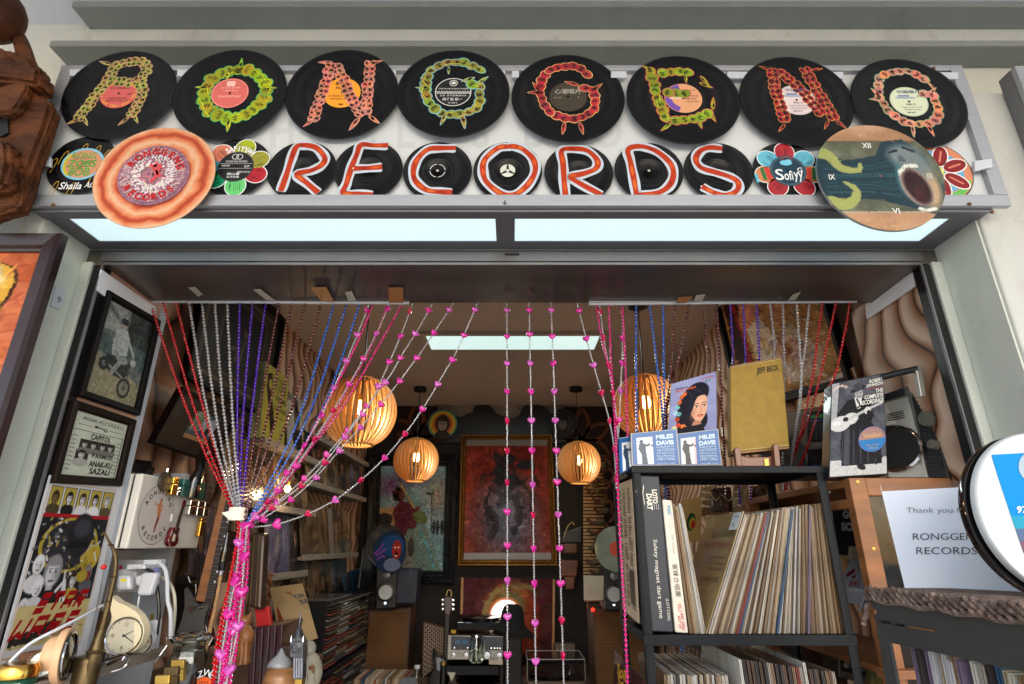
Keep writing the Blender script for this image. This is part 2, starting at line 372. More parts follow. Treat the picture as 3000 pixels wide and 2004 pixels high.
# ============================================================ THE SETTING
M_cream=mat('cream_paint',(218,217,204),.75,dirt=.6,var=.06,scale=3,bump=.25,bscale=9)
M_white=mat('white_plaster',(222,224,230),.8,dirt=.15,var=.04,scale=2,bump=.1,bscale=20)
M_shade=mat('grey_green_paint_and_shade',(196,200,190),.7,dirt=.4,var=.07,scale=4,bump=.3,bscale=7)
M_louv=mat('grey_louvre_paint',(140,144,138),.6,dirt=.5,dirtcol=(70,68,62),var=.06,scale=5,bump=.1,bscale=60)
M_alu=mat('brushed_aluminium',(168,170,176),.38,dirt=.2,metal=.55,var=.05,scale=30,stretch=(.2,4,4))
M_aludark=mat('dull_aluminium',(120,120,124),.4,metal=.5,var=.06,scale=20)
M_black=mat('black_plastic',(18,18,19),.35,var=.2)
M_blackpaint=mat('black_powder_coat',(22,25,29),.5,var=.3,scale=14,spec=.2)
M_steel=mat('dull_steel_sheet',(112,104,98),.34,metal=.75,dirt=.3,dirtcol=(60,50,44),var=.22,scale=3,bump=.06,bscale=5,stretch=(.5,3,3))
M_chrome=mat('chrome',(200,200,205),.12,metal=1,var=.05)
M_brass=mat('brass',(170,140,70),.35,metal=.9,var=.2,scale=25)
M_gold=mat('polished_gold',(206,160,74),.18,metal=1,var=.1)
M_glass=mat('clear_glass',(235,245,242),.03,trans=1,var=0,ior=1.45)
M_ceiling=mat('room_ceiling_paint',(170,158,150),.8,var=.09,scale=1.2)
M_floor=mat('floor_tiles',(110,100,90),.5,var=.15)
M_orwood=mat('orange_pine',(132,84,48),.5,var=.3,scale=6,stretch=(1,1,6),bump=.08,bscale=40,coat=.1)
M_dkwood=mat('dark_wood',(58,36,24),.45,var=.3,scale=8,stretch=(1,1,8),bump=.12)
M_grwood=mat('grey_weathered_plank',(128,118,106),.75,var=.35,scale=14,stretch=(.6,.6,9),bump=.5,bscale=30)
M_cream2=mat('cream_plastic',(226,214,180),.35,var=.04)
M_wplas=mat('white_plastic',(194,198,206),.28,var=.02)
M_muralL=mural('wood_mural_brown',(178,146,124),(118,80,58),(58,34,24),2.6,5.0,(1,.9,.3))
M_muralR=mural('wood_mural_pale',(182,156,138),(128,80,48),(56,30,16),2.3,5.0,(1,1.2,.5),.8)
M_muralB=mural('wood_mural_shadow',(96,62,42),(58,36,24),(30,18,12),3.0,5,(1.1,1,.4))
M_lamp=mat('daylight_diffuser',(206,236,234),.4,var=0,emit=.3)
def wallbox(name,a,b,m,bevel=0.):
 g=MB();g.box(a,b);return struct(name,g,m,bevel=bevel)
g=MB();g.box((-30,-60,-.1),(30,1.3,0));struct('pavement',g,mat('pavement_concrete',(196,192,184),.85,var=.12,scale=4,bump=.2))
wallbox('shop_floor',(-1.6,1.305,-.1),(1.5,5.7,.004),M_floor)
wallbox('facade_wall',(-6,1.402,2.145),(6,1.56,3.045),M_cream)
wallbox('pillar_left',(-6,1.242,0),(-1.20,1.62,2.60),M_cream,bevel=.006)
wallbox('pillar_right',(1.20,1.242,0),(6,1.62,2.60),mat('pillar_paint',(190,190,184),.75,dirt=.4,var=.06,scale=3,bump=.25,bscale=9),bevel=.006)
wallbox('walkway_ceiling',(-6,-1.6,3.045),(6,1.56,3.16),M_white)
wallbox('upper_facade',(-6,-1.6,3.16),(6,-1.5,6),M_cream)
g=MB();g.box((1.194,1.25,0),(1.1995,1.4,2.19));struct('pillar_return_right',g,M_shade)  # shaded side of the pillar: the shade is put into this sheet's colour
g=MB();g.box((-1.1995,1.25,0),(-1.194,1.4,2.19));struct('pillar_return_left',g,M_shade)  # same on the left: pillar side toned grey green for its shade
wallbox('room_ceiling',(-1.6,1.66,2.72),(1.5,5.7,2.80),M_ceiling)
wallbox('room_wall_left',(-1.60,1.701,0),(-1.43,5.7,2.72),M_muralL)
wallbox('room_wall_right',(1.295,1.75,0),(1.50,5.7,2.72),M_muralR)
wallbox('room_wall_back',(-1.43,5.53,0),(1.295,5.7,2.72),mat('dark_back_wall',(24,15,11),.7,var=.4,scale=5))
wallbox('room_wall_front',(-1.6,1.60,2.16),(1.5,1.66,2.80),M_ceiling)
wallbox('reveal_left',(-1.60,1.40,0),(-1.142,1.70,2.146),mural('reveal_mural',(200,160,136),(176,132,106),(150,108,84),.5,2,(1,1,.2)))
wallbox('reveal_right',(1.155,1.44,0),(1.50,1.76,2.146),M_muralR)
g=MB();g.box((-1.1415,1.672,0),(-1.137,1.703,2.12));struct('reveal_edge_strip',g,mat('pale_blue_paint',(176,184,196),.6,var=.05))
q=QX([(2540,893),(2680,797),(2686,838),(2544,936)],1.15)
g=MB();q.box(g,0,0,1,1,0,.006);struct('white_board_strip',g,M_white)
q=QX([(294,790),(452,900),(452,985),(280,850)],-1.139)
g=MB();q.box(g,0,0,1,1,0,.004);struct('white_board_strip_left',g,M_white)
# ---- steel door head: lintel lip and the folded sheet behind it
t=thing('shutter_housing','dull brushed steel shutter housing across the top of the shop opening','shutter')
g=MB();g.box((-1.25,1.398,2.142),(1.25,1.404,2.186));g.build('lintel_strip',mat('worn_steel_lip',(120,116,108),.4,metal=.7,var=.2,scale=8),t)
g=MB();g.box8([(-1.15,1.397,2.138),(1.15,1.397,2.138),(1.15,1.63,2.126),(-1.15,1.63,2.126),(-1.15,1.397,2.141),(1.15,1.397,2.141),(1.15,1.63,2.13),(-1.15,1.63,2.13)]);g.build('soffit_sheet',M_steel,t)
g=MB();g.box((-1.15,1.392,2.148),(1.15,1.397,2.176));g.build('lip',M_aludark,t)
g=MB();g.box((-1.14,1.3915,2.136),(1.14,1.3975,2.142));g.build('rim',M_aludark,t)
g=MB();g.tube([(-.02,1.391,2.168),(.02,1.391,2.168)],.003);g.build('catch',M_black,t)
# ---- door frame: grey green uprights with a black guide channel
for sx,nm in((-1,'left'),(1,'right')):
 t=thing('door_frame','grey green metal door upright with black guide channel on the %s of the opening'%nm,'door frame')
 g=MB();g.box((min(sx*1.166,sx*1.1935),1.385,0),(max(sx*1.166,sx*1.1935),1.42,2.142));g.build('upright',M_shade,t,bevel=.002)
 g=MB();g.box((min(sx*1.141,sx*1.164),1.392,0),(max(sx*1.141,sx*1.164),1.43,2.136));g.build('guide_channel',M_black,t)
 g=MB();g.box((min(sx*1.137,sx*1.1405),1.388,0),(max(sx*1.137,sx*1.1405),1.396,2.134));g.build('edge_strip',M_aludark,t)
# ---- louvres
for z,x0,lb in((3.022,-1.412,'upper long grey louvre blade right under the walkway ceiling'),(2.855,-1.437,'lower long grey louvre blade just above the big records')):
 g=MB();g.box((x0,1.316,z),(5.8,1.4,z+.024));tag(g.build('louvre_blade',M_louv,bevel=.003),lb,'louvre','grey louvre blades above the sign')
g=MB();g.box((-6,1.37,2.60),(6,1.4,2.635));struct('wall_ledge',g,M_louv)
# ============================================================ THE SIGN BOX
t=thing('sign_box','wide white light box sign in a grey aluminium frame over the shop','sign')
TL,TR,BR,BL=P(187,205,1.2),P(2806,219,1.2),P(2955,613,1.2),P(54,617,1.2)
zt,zb=2.640,2.190;xl,xr=(TL.x+BL.x)/2,(TR.x+BR.x)/2
g=MB();g.box((xl+.03,1.199,zb+.03),(xr-.03,1.21,zt-.012));
pm=mat('white_sign_acrylic',(206,209,210),.22,var=.025,scale=3,coat=.4)
g.build('sign_panel',pm,t)
for a,b in(((xl,1.184,zb),(xr,1.2,zb+.032)),((xl,1.184,zb+.0325),(xl+.034,1.2,zt)),((xr-.034,1.184,zb+.0325),(xr,1.2,zt)),((xl+.0345,1.184,zt-.018),(xr-.0345,1.2,zt))):
 g=MB();g.box(a,b);g.build('frame_bar',M_alu,t,bevel=.0015)
g=MB();g.box((xl+.035,1.205,zb+.012),(xr-.035,1.4,zt-.002));
g=MB();g.box((xl+.034,1.212,zt-.006),(xr-.034,1.4,zt-.002));g.box((xl+.034,1.212,zb+.01),(xl+.038,1.4,zt-.0065));g.box((xr-.038,1.212,zb+.01),(xr-.034,1.4,zt-.0065));g.build('casing',M_aludark,t)
g=MB();g.box((xl+.034,1.202,zb-.001),(xr-.034,1.243,zb+.009));g.box((xl+.034,1.3585,zb-.001),(xr-.034,1.4,zb+.009));
g.box((xl+.034,1.2435,zb-.001),(PZ(204,643,zb).x,1.358,zb+.009));g.box((PZ(2777,645,zb).x,1.2435,zb-.001),(xr-.034,1.358,zb+.009));xa,xb=PZ(1453,675,zb).x,PZ(1508,675,zb).x;g.box((xa,1.2435,zb-.001),(xb,1.358,zb+.009));g.build('underside',mat('grey_underside',(108,106,112),.4,metal=.3,var=.05),t)
g=MB();g.box((xl+.034,1.2,zb-.008),(xr-.034,1.206,zb-.0015));g.build('drip_edge',M_aludark,t)
M_lens=mat('prismatic_diffuser',(214,240,244),.35,var=.02,scale=200,bump=.3,bscale=500,emit=.4)
N=M_lens.node_tree.nodes;tc=N.new('ShaderNodeTexCoord');sx=N.new('ShaderNodeSeparateXYZ');ab=N.new('ShaderNodeMath');ab.operation='ABSOLUTE';mr=N.new('ShaderNodeMapRange');mr.inputs['From Max'].default_value=.07;mr.inputs['To Min'].default_value=.58;mr.inputs['To Max'].default_value=.26
for a_,b_ in((tc.outputs['Object'],sx.inputs[0]),(sx.outputs['Y'],ab.inputs[0]),(ab.outputs[0],mr.inputs['Value']),(mr.outputs[0],N['Principled BSDF'].inputs['Emission Strength'])):M_lens.node_tree.links.new(a_,b_)
for(x0,x1)in((PZ(204,643,zb).x,xa),(xb,PZ(2777,645,zb).x)):
 g=MB();g.box((x0,1.2435,zb+.002),(x1,1.358,zb+.008));g.build('light_panel',M_lens,t)
for c in(((80,448),(150,460),(150,490),(75,472)),((2852,472),(2905,465),(2908,490),(2855,502))):
 q=QD(c,1.178);g=MB();q.box(g,0,0,1,1,-.006,.002);g.build('clip',M_wplas,t,bevel=.002)
xs=[204,470,520,560,990,1160,1190,1480,1500,1520,1790,1835,1990,2125,2130,2470,2640,2806]
for a,b in zip(xs[::2],xs[1::2]):
 q=QD([(a,203+a*.0035),(b,203+b*.0035),(b,222+b*.0035),(a,222+a*.0035)],1.182);g=MB();q.box(g,0,0,1,1,-.004,.001);g.build('tape_strip',M_wplas,t)
for x,y in((156,601),(2840,598),(2735,200),(2906,622)):
 c=P(x,y,1.182);g=MB();g.lathe([(.0001,.003),(.0035,.003),(.005,0)],c,(0,-1,0),n=10);g.build('screw',mat('rusty_screw',(110,78,50),.6,metal=.5),t)
q=Quad(P(1470,588,1.183),P(1488,588,1.183),P(1488,600,1.183),P(1470,600,1.183));g=MB();f=lambda x,y,w:q.p(x,y,w)
stroke(g,f,[(.5,0),(.5,1)],.15,.002,(20,20,20));stroke(g,f,[(.15,.55),(.5,1),(.85,.55)],.12,.002,(20,20,20));g.build('arrow_mark',PM,t,cols=True)
q=QD([(640,330),(2330,330),(2330,440),(640,440)],1.1988);g=MB();f=lambda x,y,w:q.p(x,y,w)
for ch,x0,x1 in(('H',.09,.13),('O',.155,.2),('C',.23,.27),('L',.31,.34),('S',.44,.47),('D',.53,.57),('O',.65,.7),('P',.8,.84)):
 put_text(g,f,ch,x0,.05,x1,.95,0,(194,198,198),offset=.02)
g.build('ghost_lettering',printmat('panel_print',.25,coat=.3),t,cols=True,stuff=True)
# ============================================================ RECORDS ON THE SIGN
def vinylmat():
 m=mat('black_vinyl',(8,8,10),.24,var=0,aniso=.88,spec=.27)
 N=m.node_tree.nodes;Lk=m.node_tree.links;b=N['Principled BSDF']
 tc=N.new('ShaderNodeTexCoord');w=N.new('ShaderNodeTexWave');w.wave_type='RINGS';w.rings_direction='Z';w.inputs['Scale'].default_value=75;w.inputs['Distortion'].default_value=0
 Lk.new(tc.outputs['Object'],w.inputs[0]);bp=N.new('ShaderNodeBump');bp.inputs['Strength'].default_value=.18;bp.inputs['Distance'].default_value=.001
 w2=N.new('ShaderNodeTexWave');w2.wave_type='RINGS';w2.rings_direction='Z';w2.inputs['Scale'].default_value=9;w2.inputs['Distortion'].default_value=.4;Lk.new(tc.outputs['Object'],w2.inputs[0])
 mr=N.new('ShaderNodeMapRange');mr.inputs['To Min'].default_value=.2;mr.inputs['To Max'].default_value=.34;Lk.new(w2.outputs['Fac'],mr.inputs['Value']);Lk.new(mr.outputs[0],b.inputs['Roughness'])
 Lk.new(w.outputs['Fac'],bp.inputs['Height']);n5=N.new('ShaderNodeTexNoise');n5.inputs['Scale'].default_value=9;n5.inputs['Detail'].default_value=1;Lk.new(tc.outputs['Object'],n5.inputs['Vector']);b5=N.new('ShaderNodeBump');b5.inputs['Strength'].default_value=.5;b5.inputs['Distance'].default_value=.012;Lk.new(n5.outputs['Fac'],b5.inputs['Height']);Lk.new(b5.outputs[0],bp.inputs['Normal']);Lk.new(bp.outputs[0],b.inputs['Normal']);return m
VIN=vinylmat();DISCS={}
def disc(parent,c,r,m=None,rl=.05,name='disc',tilt=(0,0),th=.0011):
 k=(round(r,4),(m or VIN).name)
 if k not in DISCS:
  g=MB();g.lathe([(.0036,0),(.0036,th),(rl*.98,th),(rl*1.03,th*.8),(rl*1.12,th*.85),(r*.955,th*.85),(r*.975,th*1.3),(r,th*.9),(r,-th*.4),(.0036,-th*.4)],n=96,cap=False)
  DISCS[k]=g.mesh(name,m or VIN,smooth=True)
 o=bpy.data.objects.new(name,DISCS[k]);COL.objects.link(o);o.parent=parent;o.location=c;o.rotation_euler=(math.radians(90+tilt[0]),math.radians(tilt[1]),0);TILT[tuple(round(q,2)for q in c)]=o.rotation_euler.to_matrix();return o
TILT={}
def face_fn(c,r):
 R3=TILT.get(tuple(round(q,2)for q in c),Matrix.Rotation(math.radians(90),3,'X'))
 return lambda x,y,w=0:c+R3@Vector((x*r,y*r,.0014+w))
def label_disc(parent,c,r,col,words=(),rgb2=None,ringtext=None,flip=False,dark=(30,25,25),extra=None,name='label',hole=True,n=40):
 g=MB();f=face_fn(c,r);s=-1 if flip else 1;ff=lambda x,y,w=0:f(s*x,s*y,w)
 pts=[(math.cos(2*math.pi*i/n),math.sin(2*math.pi*i/n))for i in range(n)]
 g.add([f(.07*a,.07*b,.0001)for a,b in pts]+[f(a,b,.0001)for a,b in pts],[(i,(i+1)%n,n+(i+1)%n,n+i)for i in range(n)],col)
 if extra:extra(g,ff)
 for s_,x0,y0,x1,y1,cc in words:put_text(g,lambda x,y,w:ff(x,y,w),s_,x0,y0,x1,y1,.0005,cc or dark,offset=.01)
 if ringtext:
  for s_,R,hh,a0,a1,cc,inw in ringtext:ring_text(g,ff,s_,R,hh,a0,a1,.0005,cc,inward=inw)
 return g.build(name,printmat('label_print',.35,coat=.15),parent,cols=True,recalc=False)
def resample(path,d):
 out=[path[0]];acc=0
 for a,b in zip(path,path[1:]):
  l=math.hypot(b[0]-a[0],b[1]-a[1]);p=a
  while acc+l>=d:
   k=(d-acc)/l;p=(p[0]+(b[0]-p[0])*k,p[1]+(b[1]-p[1])*k);out.append(p);l=math.hypot(b[0]-p[0],b[1]-p[1]);acc=0
  acc+=l
 return out
def leafy(parent,c,r,paths,fill,line,width=.2,step=.12,double=False,spikes=(),dots=True,seed=1,hatch=(25,18,14)):
 """painted letter made of leaf shaped lobes with outline and hatching"""
 R_=random.Random(seed);g=MB();f=face_fn(c,r);k=0
 def lobe(x,y,a,lx,ly,pt=.0):
  nonlocal k;k+=1;w=.0003+(k%7)*.00004
  n=14;ca,sa=math.cos(a),math.sin(a);P_=[]
  for i in range(n):
   t=2*math.pi*i/n;ex=1+pt*max(0,math.cos(t))**6
   P_.append((lx*math.cos(t)*ex,ly*math.sin(t)*(1+R_.uniform(-.07,.07))))
  tr=lambda u,v:(x+u*ca-v*sa,y+u*sa+v*ca)
  g.add([f(*tr(u*1.1+.003,v*1.12),w)for u,v in P_],[tuple(range(n))],line)
  fc=tuple(min(255,max(0,q*R_.uniform(.85,1.12)))for q in fill)
  g.add([f(*tr(u,v),w+.00008)for u,v in P_],[tuple(range(n))],fc)
  for j in range(6):
   v0=(j-2.5)/3.3*ly*.8;x0=-lx*R_.uniform(.3,.8);x1=lx*R_.uniform(.0,.55)
   stroke(g,f if False else(lambda q1,q2,w_:f(*tr(q1,q2),w_)),[(x0,v0*.5),((x0+x1)/2,v0*.95),(x1,v0*.8)],[.004,.019,.003],w+.00016,hatch)
  if R_.random()<.5:stroke(g,lambda q1,q2,w_:f(*tr(q1,q2),w_),[(-lx*.7,ly*.45),(lx*.6,ly*.5)],.01,w+.0002,tuple(min(255,q*1.35+20)for q in fill))
 for p in paths:
  sp=resample(smooth_path(p,8),step)
  for i,(x,y)in enumerate(sp):
   a=sp[min(i+1,len(sp)-1)];b=sp[max(i-1,0)];an=math.atan2(a[1]-b[1],a[0]-b[0])
   x+=R_.uniform(-.014,.014);y+=R_.uniform(-.014,.014)
   if double:
    for s_ in(-1,1):
     off=width*.25;lobe(x-math.sin(an)*off*s_,y+math.cos(an)*off*s_,an+R_.uniform(-.7,.7),step*R_.uniform(.5,.68),width*R_.uniform(.22,.3))
   else:lobe(x,y,an+R_.uniform(-.35,.35)+(math.pi if R_.random()<.3 else 0),step*.66,width*.42*R_.uniform(.85,1.15),pt=.12)
 for x,y,a,l in spikes:lobe(x,y,math.radians(a),l,l*.35,pt=.5)
 return g.build('painted_letter',PAINT2,parent,cols=True,recalc=False)
PAINT2=printmat('marker_paint',.38)
G_=lambda d:[(.45+d,.52),(.2,.68),(-.1,.69),(-.38,.55),(-.5,.15),(-.42,-.22),(-.2,-.45),(.15,-.5),(.42,-.34),(.48,-.02),(.46,.14),(.2,.2)]
BIG=[('R',349.5,275,dict(paths=[[(-.56,-.54),(-.42,-.1),(-.28,.3),(-.2,.62),(.02,.74),(.28,.72),(.38,.5),(.26,.34)],[(-.18,.3),(.08,.25),(.3,.27),(.4,-.05),(.32,-.54)]],fill=(150,146,62),line=(226,152,160),width=.2,step=.105,double=True,spikes=((-.62,-.6,210,.09),(-.44,-.6,300,.08),(.24,-.6,230,.09),(.42,-.56,300,.08),(-.38,.7,160,.1))),(203,92,88),'olive leafy letter R with pink outlines and a salmon label'),('O',675,275,dict(paths=[[(.09+.54*math.sin(t*math.pi/6),.54*math.cos(t*math.pi/6))for t in range(13)]],fill=(158,168,24),line=(52,168,104),width=.30,step=.16,spikes=((.1,.66,90,.09),(-.5,.14,180,.09),(.68,.1,0,.09),(.08,-.66,270,.12),(-.1,.4,270,.08))),(214,104,94),'lime green spiky letter O with teal outlines'),('N',1002,273,dict(paths=[[(-.26,.62),(-.32,.2),(-.38,-.25),(-.44,-.6)],[(-.16,.6),(.02,.25),(.2,-.15),(.4,-.5)],[(.44,.66),(.45,.3),(.46,-.1),(.46,-.45)]],fill=(206,118,98),line=(214,170,150),width=.19,step=.12,double=True,spikes=((-.34,.7,180,.1),(.56,.7,20,.08),(.3,-.66,240,.12),(.6,-.58,320,.1),(-.5,-.66,220,.08))),(244,160,44),'salmon pink letter N over a bright orange centre label'),('G',1328,272,dict(paths=[G_(0)],fill=(156,150,56),line=(122,196,218),width=.21,step=.16,spikes=((-.52,.1,180,.1),(-.5,.22,130,.1),(-.14,-.6,250,.1),(.2,-.64,280,.12),(.5,.26,40,.1),(-.1,.52,270,.07),(.28,.3,200,.1))),(28,28,30),'olive letter G with light blue outlines and a black label'),('G',1664,285,dict(paths=[[(x*.98+.0,y+.02)for x,y in G_(-.08)]],fill=(170,44,54),line=(236,196,120),width=.2,step=.15,spikes=((-.56,.1,180,.1),(-.54,.2,120,.1),(-.1,-.68,260,.1),(.2,-.68,280,.1),(.5,.2,40,.1),(.1,.3,160,.1))),(66,58,46),'crimson letter G with yellow outlines and a dark brown label'),('E',2001,290,dict(paths=[[(-.5,.62),(-.48,.3),(-.46,0),(-.4,-.3),(-.34,-.5)],[(-.3,.6),(0,.62),(.26,.56)],[(-.26,.12),(-.1,.1),(.04,.1)],[(-.2,-.5),(.02,-.48),(.26,-.42),(.44,-.34)]],fill=(142,156,34),line=(214,84,92),width=.24,step=.15,spikes=((.42,.3,330,.1),(.2,-.5,280,.12),(.44,-.4,290,.1),(-.36,-.62,220,.1),(-.54,.7,150,.09),(.1,.46,270,.08),(.5,-.16,80,.11),(.42,.42,300,.1))),(222,160,116),'yellow green letter E with red outlines and a peach and purple label'),('N',2333,294,dict(paths=[[(-.32,.66),(-.34,.3),(-.32,-.1),(-.26,-.5)],[(-.2,.62),(.02,.36),(.22,.02),(.42,-.34)],[(.26,.68),(.38,.3),(.48,-.05),(.58,-.42)]],fill=(150,32,42),line=(222,172,84),width=.21,step=.12,double=True,spikes=((-.44,.72,160,.08),(.46,.7,10,.08),(-.34,-.6,230,.08),(.44,-.52,240,.08),(.66,-.5,310,.09))),(222,204,204),'dark red letter N with yellow outlines and a pinkish white label'),('G',2661,300,dict(paths=[[(x*.97,y)for x,y in G_(-.04)]],fill=(212,136,112),line=(78,168,124),width=.2,step=.15,spikes=((-.54,.06,180,.1),(-.52,.18,120,.1),(-.1,-.64,260,.1),(.2,-.62,280,.1),(.48,.24,40,.08),(.5,.34,120,.08))),(212,220,188),'salmon letter G with green outlines and a pale green label'),]
for i,(ch,x,y,kw,lc,lb)in enumerate(BIG):
 t=thing('painted_record','large record with '+lb,'record','large letter records in the top row of the sign')
 c=P(x,y,1.181-.0006*(i%2));c.y=1.181-.002*(i%2);disc(t,c,.151,tilt=(random.uniform(-1.5,1.5),random.uniform(-1.2,1.2)))
 T=[('CHINESE DISC',-.5,.25,.5,.1,None)];ex=None;flip=False
 if i==0:T=[('SIDE 1',-.7,.1,-.4,0,(70,20,20)),('STEREO 33',-.5,-.3,.5,-.42,(70,20,20)),('HOT TRACKS AND MORE',-.6,.55,.6,.45,(70,20,20)),('LIVE RECORDING',-.5,.38,.5,.28,(70,20,20))];rt=[('CBS SONY = CBS SONY = CBS SONY = CBS SONY =',.86,.15,0,352,(236,178,50),False)];flip=True
 elif i==1:T=[('POPULAR SONGS',-.6,.3,.6,.16,(240,190,180)),('VOLUME 1',-.4,-.1,.4,-.2,(240,190,180)),('MALAY HITS 33',-.5,-.3,.5,-.4,(240,190,180))];rt=None;flip=True;ex=lambda g,f:(g.add([f(-.2,-.45,.0003),f(.25,-.45,.0003),f(.25,-.8,.0003),f(-.2,-.8,.0003)],[(0,1,2,3)],(240,190,180)),ring(g,f,0,0,.95,.02,.0003,(240,190,180)))
 elif i==2:T=[('PROBE',-.35,.4,.3,.22,(40,25,20)),('\u98a8\u884c\u8005',-.4,.75,.3,.5,(40,25,20)),('A SIDE STEREO',-.7,-.15,.7,-.27,(120,60,20)),('ORIGINAL SONGS',-.6,-.36,.6,-.46,(120,60,20)),('EMI',-.12,-.72,.14,-.86,(40,25,20))];rt=None
 elif i==3:
  def ex(g,f):
   ring(g,f,0,0,.95,.05,.0003,(210,210,205));g.add([f(-.94,.06,.0003),f(.94,.06,.0003),f(.94,-.12,.0003),f(-.94,-.12,.0003)],[(0,1,2,3)],(205,205,200))
   for k in range(26):
    a=-.92+k*.07;b=.05 if k%2 else-.03;g.add([f(a,b,.0005),f(a+.06,b,.0005),f(a+.06,b-.07,.0005),f(a,b-.07,.0005)],[(0,1,2,3)],(28,28,30))
   ring(g,f,0,.62,.2,.04,.0004,(220,220,215));g.add([f(-.1,.52,.0004),f(.14,.56,.0004),f(.1,.7,.0004),f(-.02,.76,.0004),(f(-.12,.64,.0004))],[(0,1,2,3,4)],(220,220,215))
  T=[('Wing Chaung Enterprise Company',-.8,.28,.8,.16,(215,215,210)),('33 STEREO',-.7,-.2,.7,-.3,(215,215,210)),('\u9ebb\u96c0\u8ff7 \u6a58\u4e00',-.55,-.4,.5,-.6,(225,225,220)),('TK 1007-A',-.25,-.7,.25,-.8,(215,215,210))];rt=None
 elif i==4:T=[('\u5fc3\u6f6e\u5531\u7247',-.7,.55,.7,.2,(176,172,160)),('SHC 1207',-.75,-.02,-.35,-.1,(176,172,160)),('A',.5,.02,.6,-.08,(176,172,160))];rt=None
 elif i==5:
  def ex(g,f):
   ring(g,f,-.0,0,.8,.34,.0003,(112,78,170),a0=100,a1=250,n=16);g.add([f(-.7,.1,.0005),f(-.05,.06,.0005),f(-.1,-.1,.0005),f(-.75,-.05,.0005)],[(0,1,2,3)],(226,190,160))
  T=[('Elvis Songs',.1,.2,.8,.08,(60,40,40)),('Side One',.1,.02,.7,-.1,(60,40,40)),('Original Recordings',.1,-.2,.8,-.3,(60,40,40)),('Stereo',.2,.6,.7,.5,(60,40,40))];rt=None
 else:
  ink=(60,70,120)
  def ex(g,f):
   g.add([f(-.7,.32,.0004),f(.5,.32,.0004),f(.3,.2,.0004),f(-.6,.2,.0004)],[(0,1,2,3)],(160,168,190));g.add([f(-.5,.45,.0004),f(.1,.45,.0004),f(.1,.34,.0004),f(-.5,.34,.0004)],[(0,1,2,3)],(120,132,170));ring(g,f,0,0,.96,.015,.0003,(150,150,150))
  T=[('\u4e2d\u56fd\u5531\u7247',-.5,.78,.75,.55,ink),('33',.5,.42,.75,.3,(60,60,80)),('Side A',-.2,-.12,.3,-.24,(60,60,60)),('Songs of the South',-.5,-.34,.6,-.44,(90,90,90)),('Guangzhou Studio',-.4,-.5,.5,-.6,(90,90,90)),('DM-6077',-.3,-.7,.2,-.8,(40,40,90))];rt=None
 label_disc(t,c,.05,lc,T,ringtext=rt,flip=flip,extra=ex)
 leafy(t,c,.151,seed=i+3,**kw)
# ---- seven inch records with orange brush letters
f7=.0875
SM=[('R',885,498,[[(-.5,-.75),(-.42,-.2),(-.36,.35),(-.28,.78),(-.1,.86),(.3,.78),(.6,.45),(.58,.2),(.3,-.02),(-.12,-.16),(.2,-.45),(.58,-.78)]],'first orange letter R, directly right of the flower record'),('E',1079,497,[[(.52,.84),(.1,.84),(-.28,.86),(-.38,.5),(-.5,0),(-.58,-.5),(-.64,-.82),(-.2,-.84),(.2,-.88)],[(-.42,.02),(0,.04),(.4,.08)]],'orange letter E'),('C',1282,501,[[(.52,.78),(.1,.78),(-.3,.74),(-.6,.4),(-.7,0),(-.62,-.35),(-.3,-.65),(.1,-.72),(.44,-.74)]],'orange letter C and a white outlined centre hole'),('O',1487.5,501,[[(0,.84),(-.3,.78),(-.66,.4),(-.72,0),(-.6,-.4),(-.15,-.8),(.25,-.78),(.6,-.45),(.8,0),(.74,.4),(.45,.74),(.2,.84),(0,.84)]],'orange letter O around a white three legged centre adaptor'),('R',1695.5,506,[[(-.42,-.82),(-.44,-.3),(-.44,.3),(-.46,.78),(-.1,.84),(.3,.76),(.56,.42),(.5,.12),(.1,-.06),(-.25,-.16),(.1,-.45),(.6,-.78)]],'second orange letter R, right of the letter O'),('D',1901,501,[[(-.42,-.84),(-.46,-.3),(-.52,.3),(-.56,.74),(-.2,.86),(.25,.7),(.62,.3),(.7,-.1),(.55,-.5),(.2,-.76),(-.36,-.86)]],'orange letter D'),('S',2105,501,[[(.2,.78),(-.15,.82),(-.45,.7),(-.62,.4),(-.5,.1),(-.1,-.06),(.3,-.22),(.5,-.4),(.44,-.68),(.1,-.86),(-.25,-.75),(-.55,-.55)]],'orange letter S')]
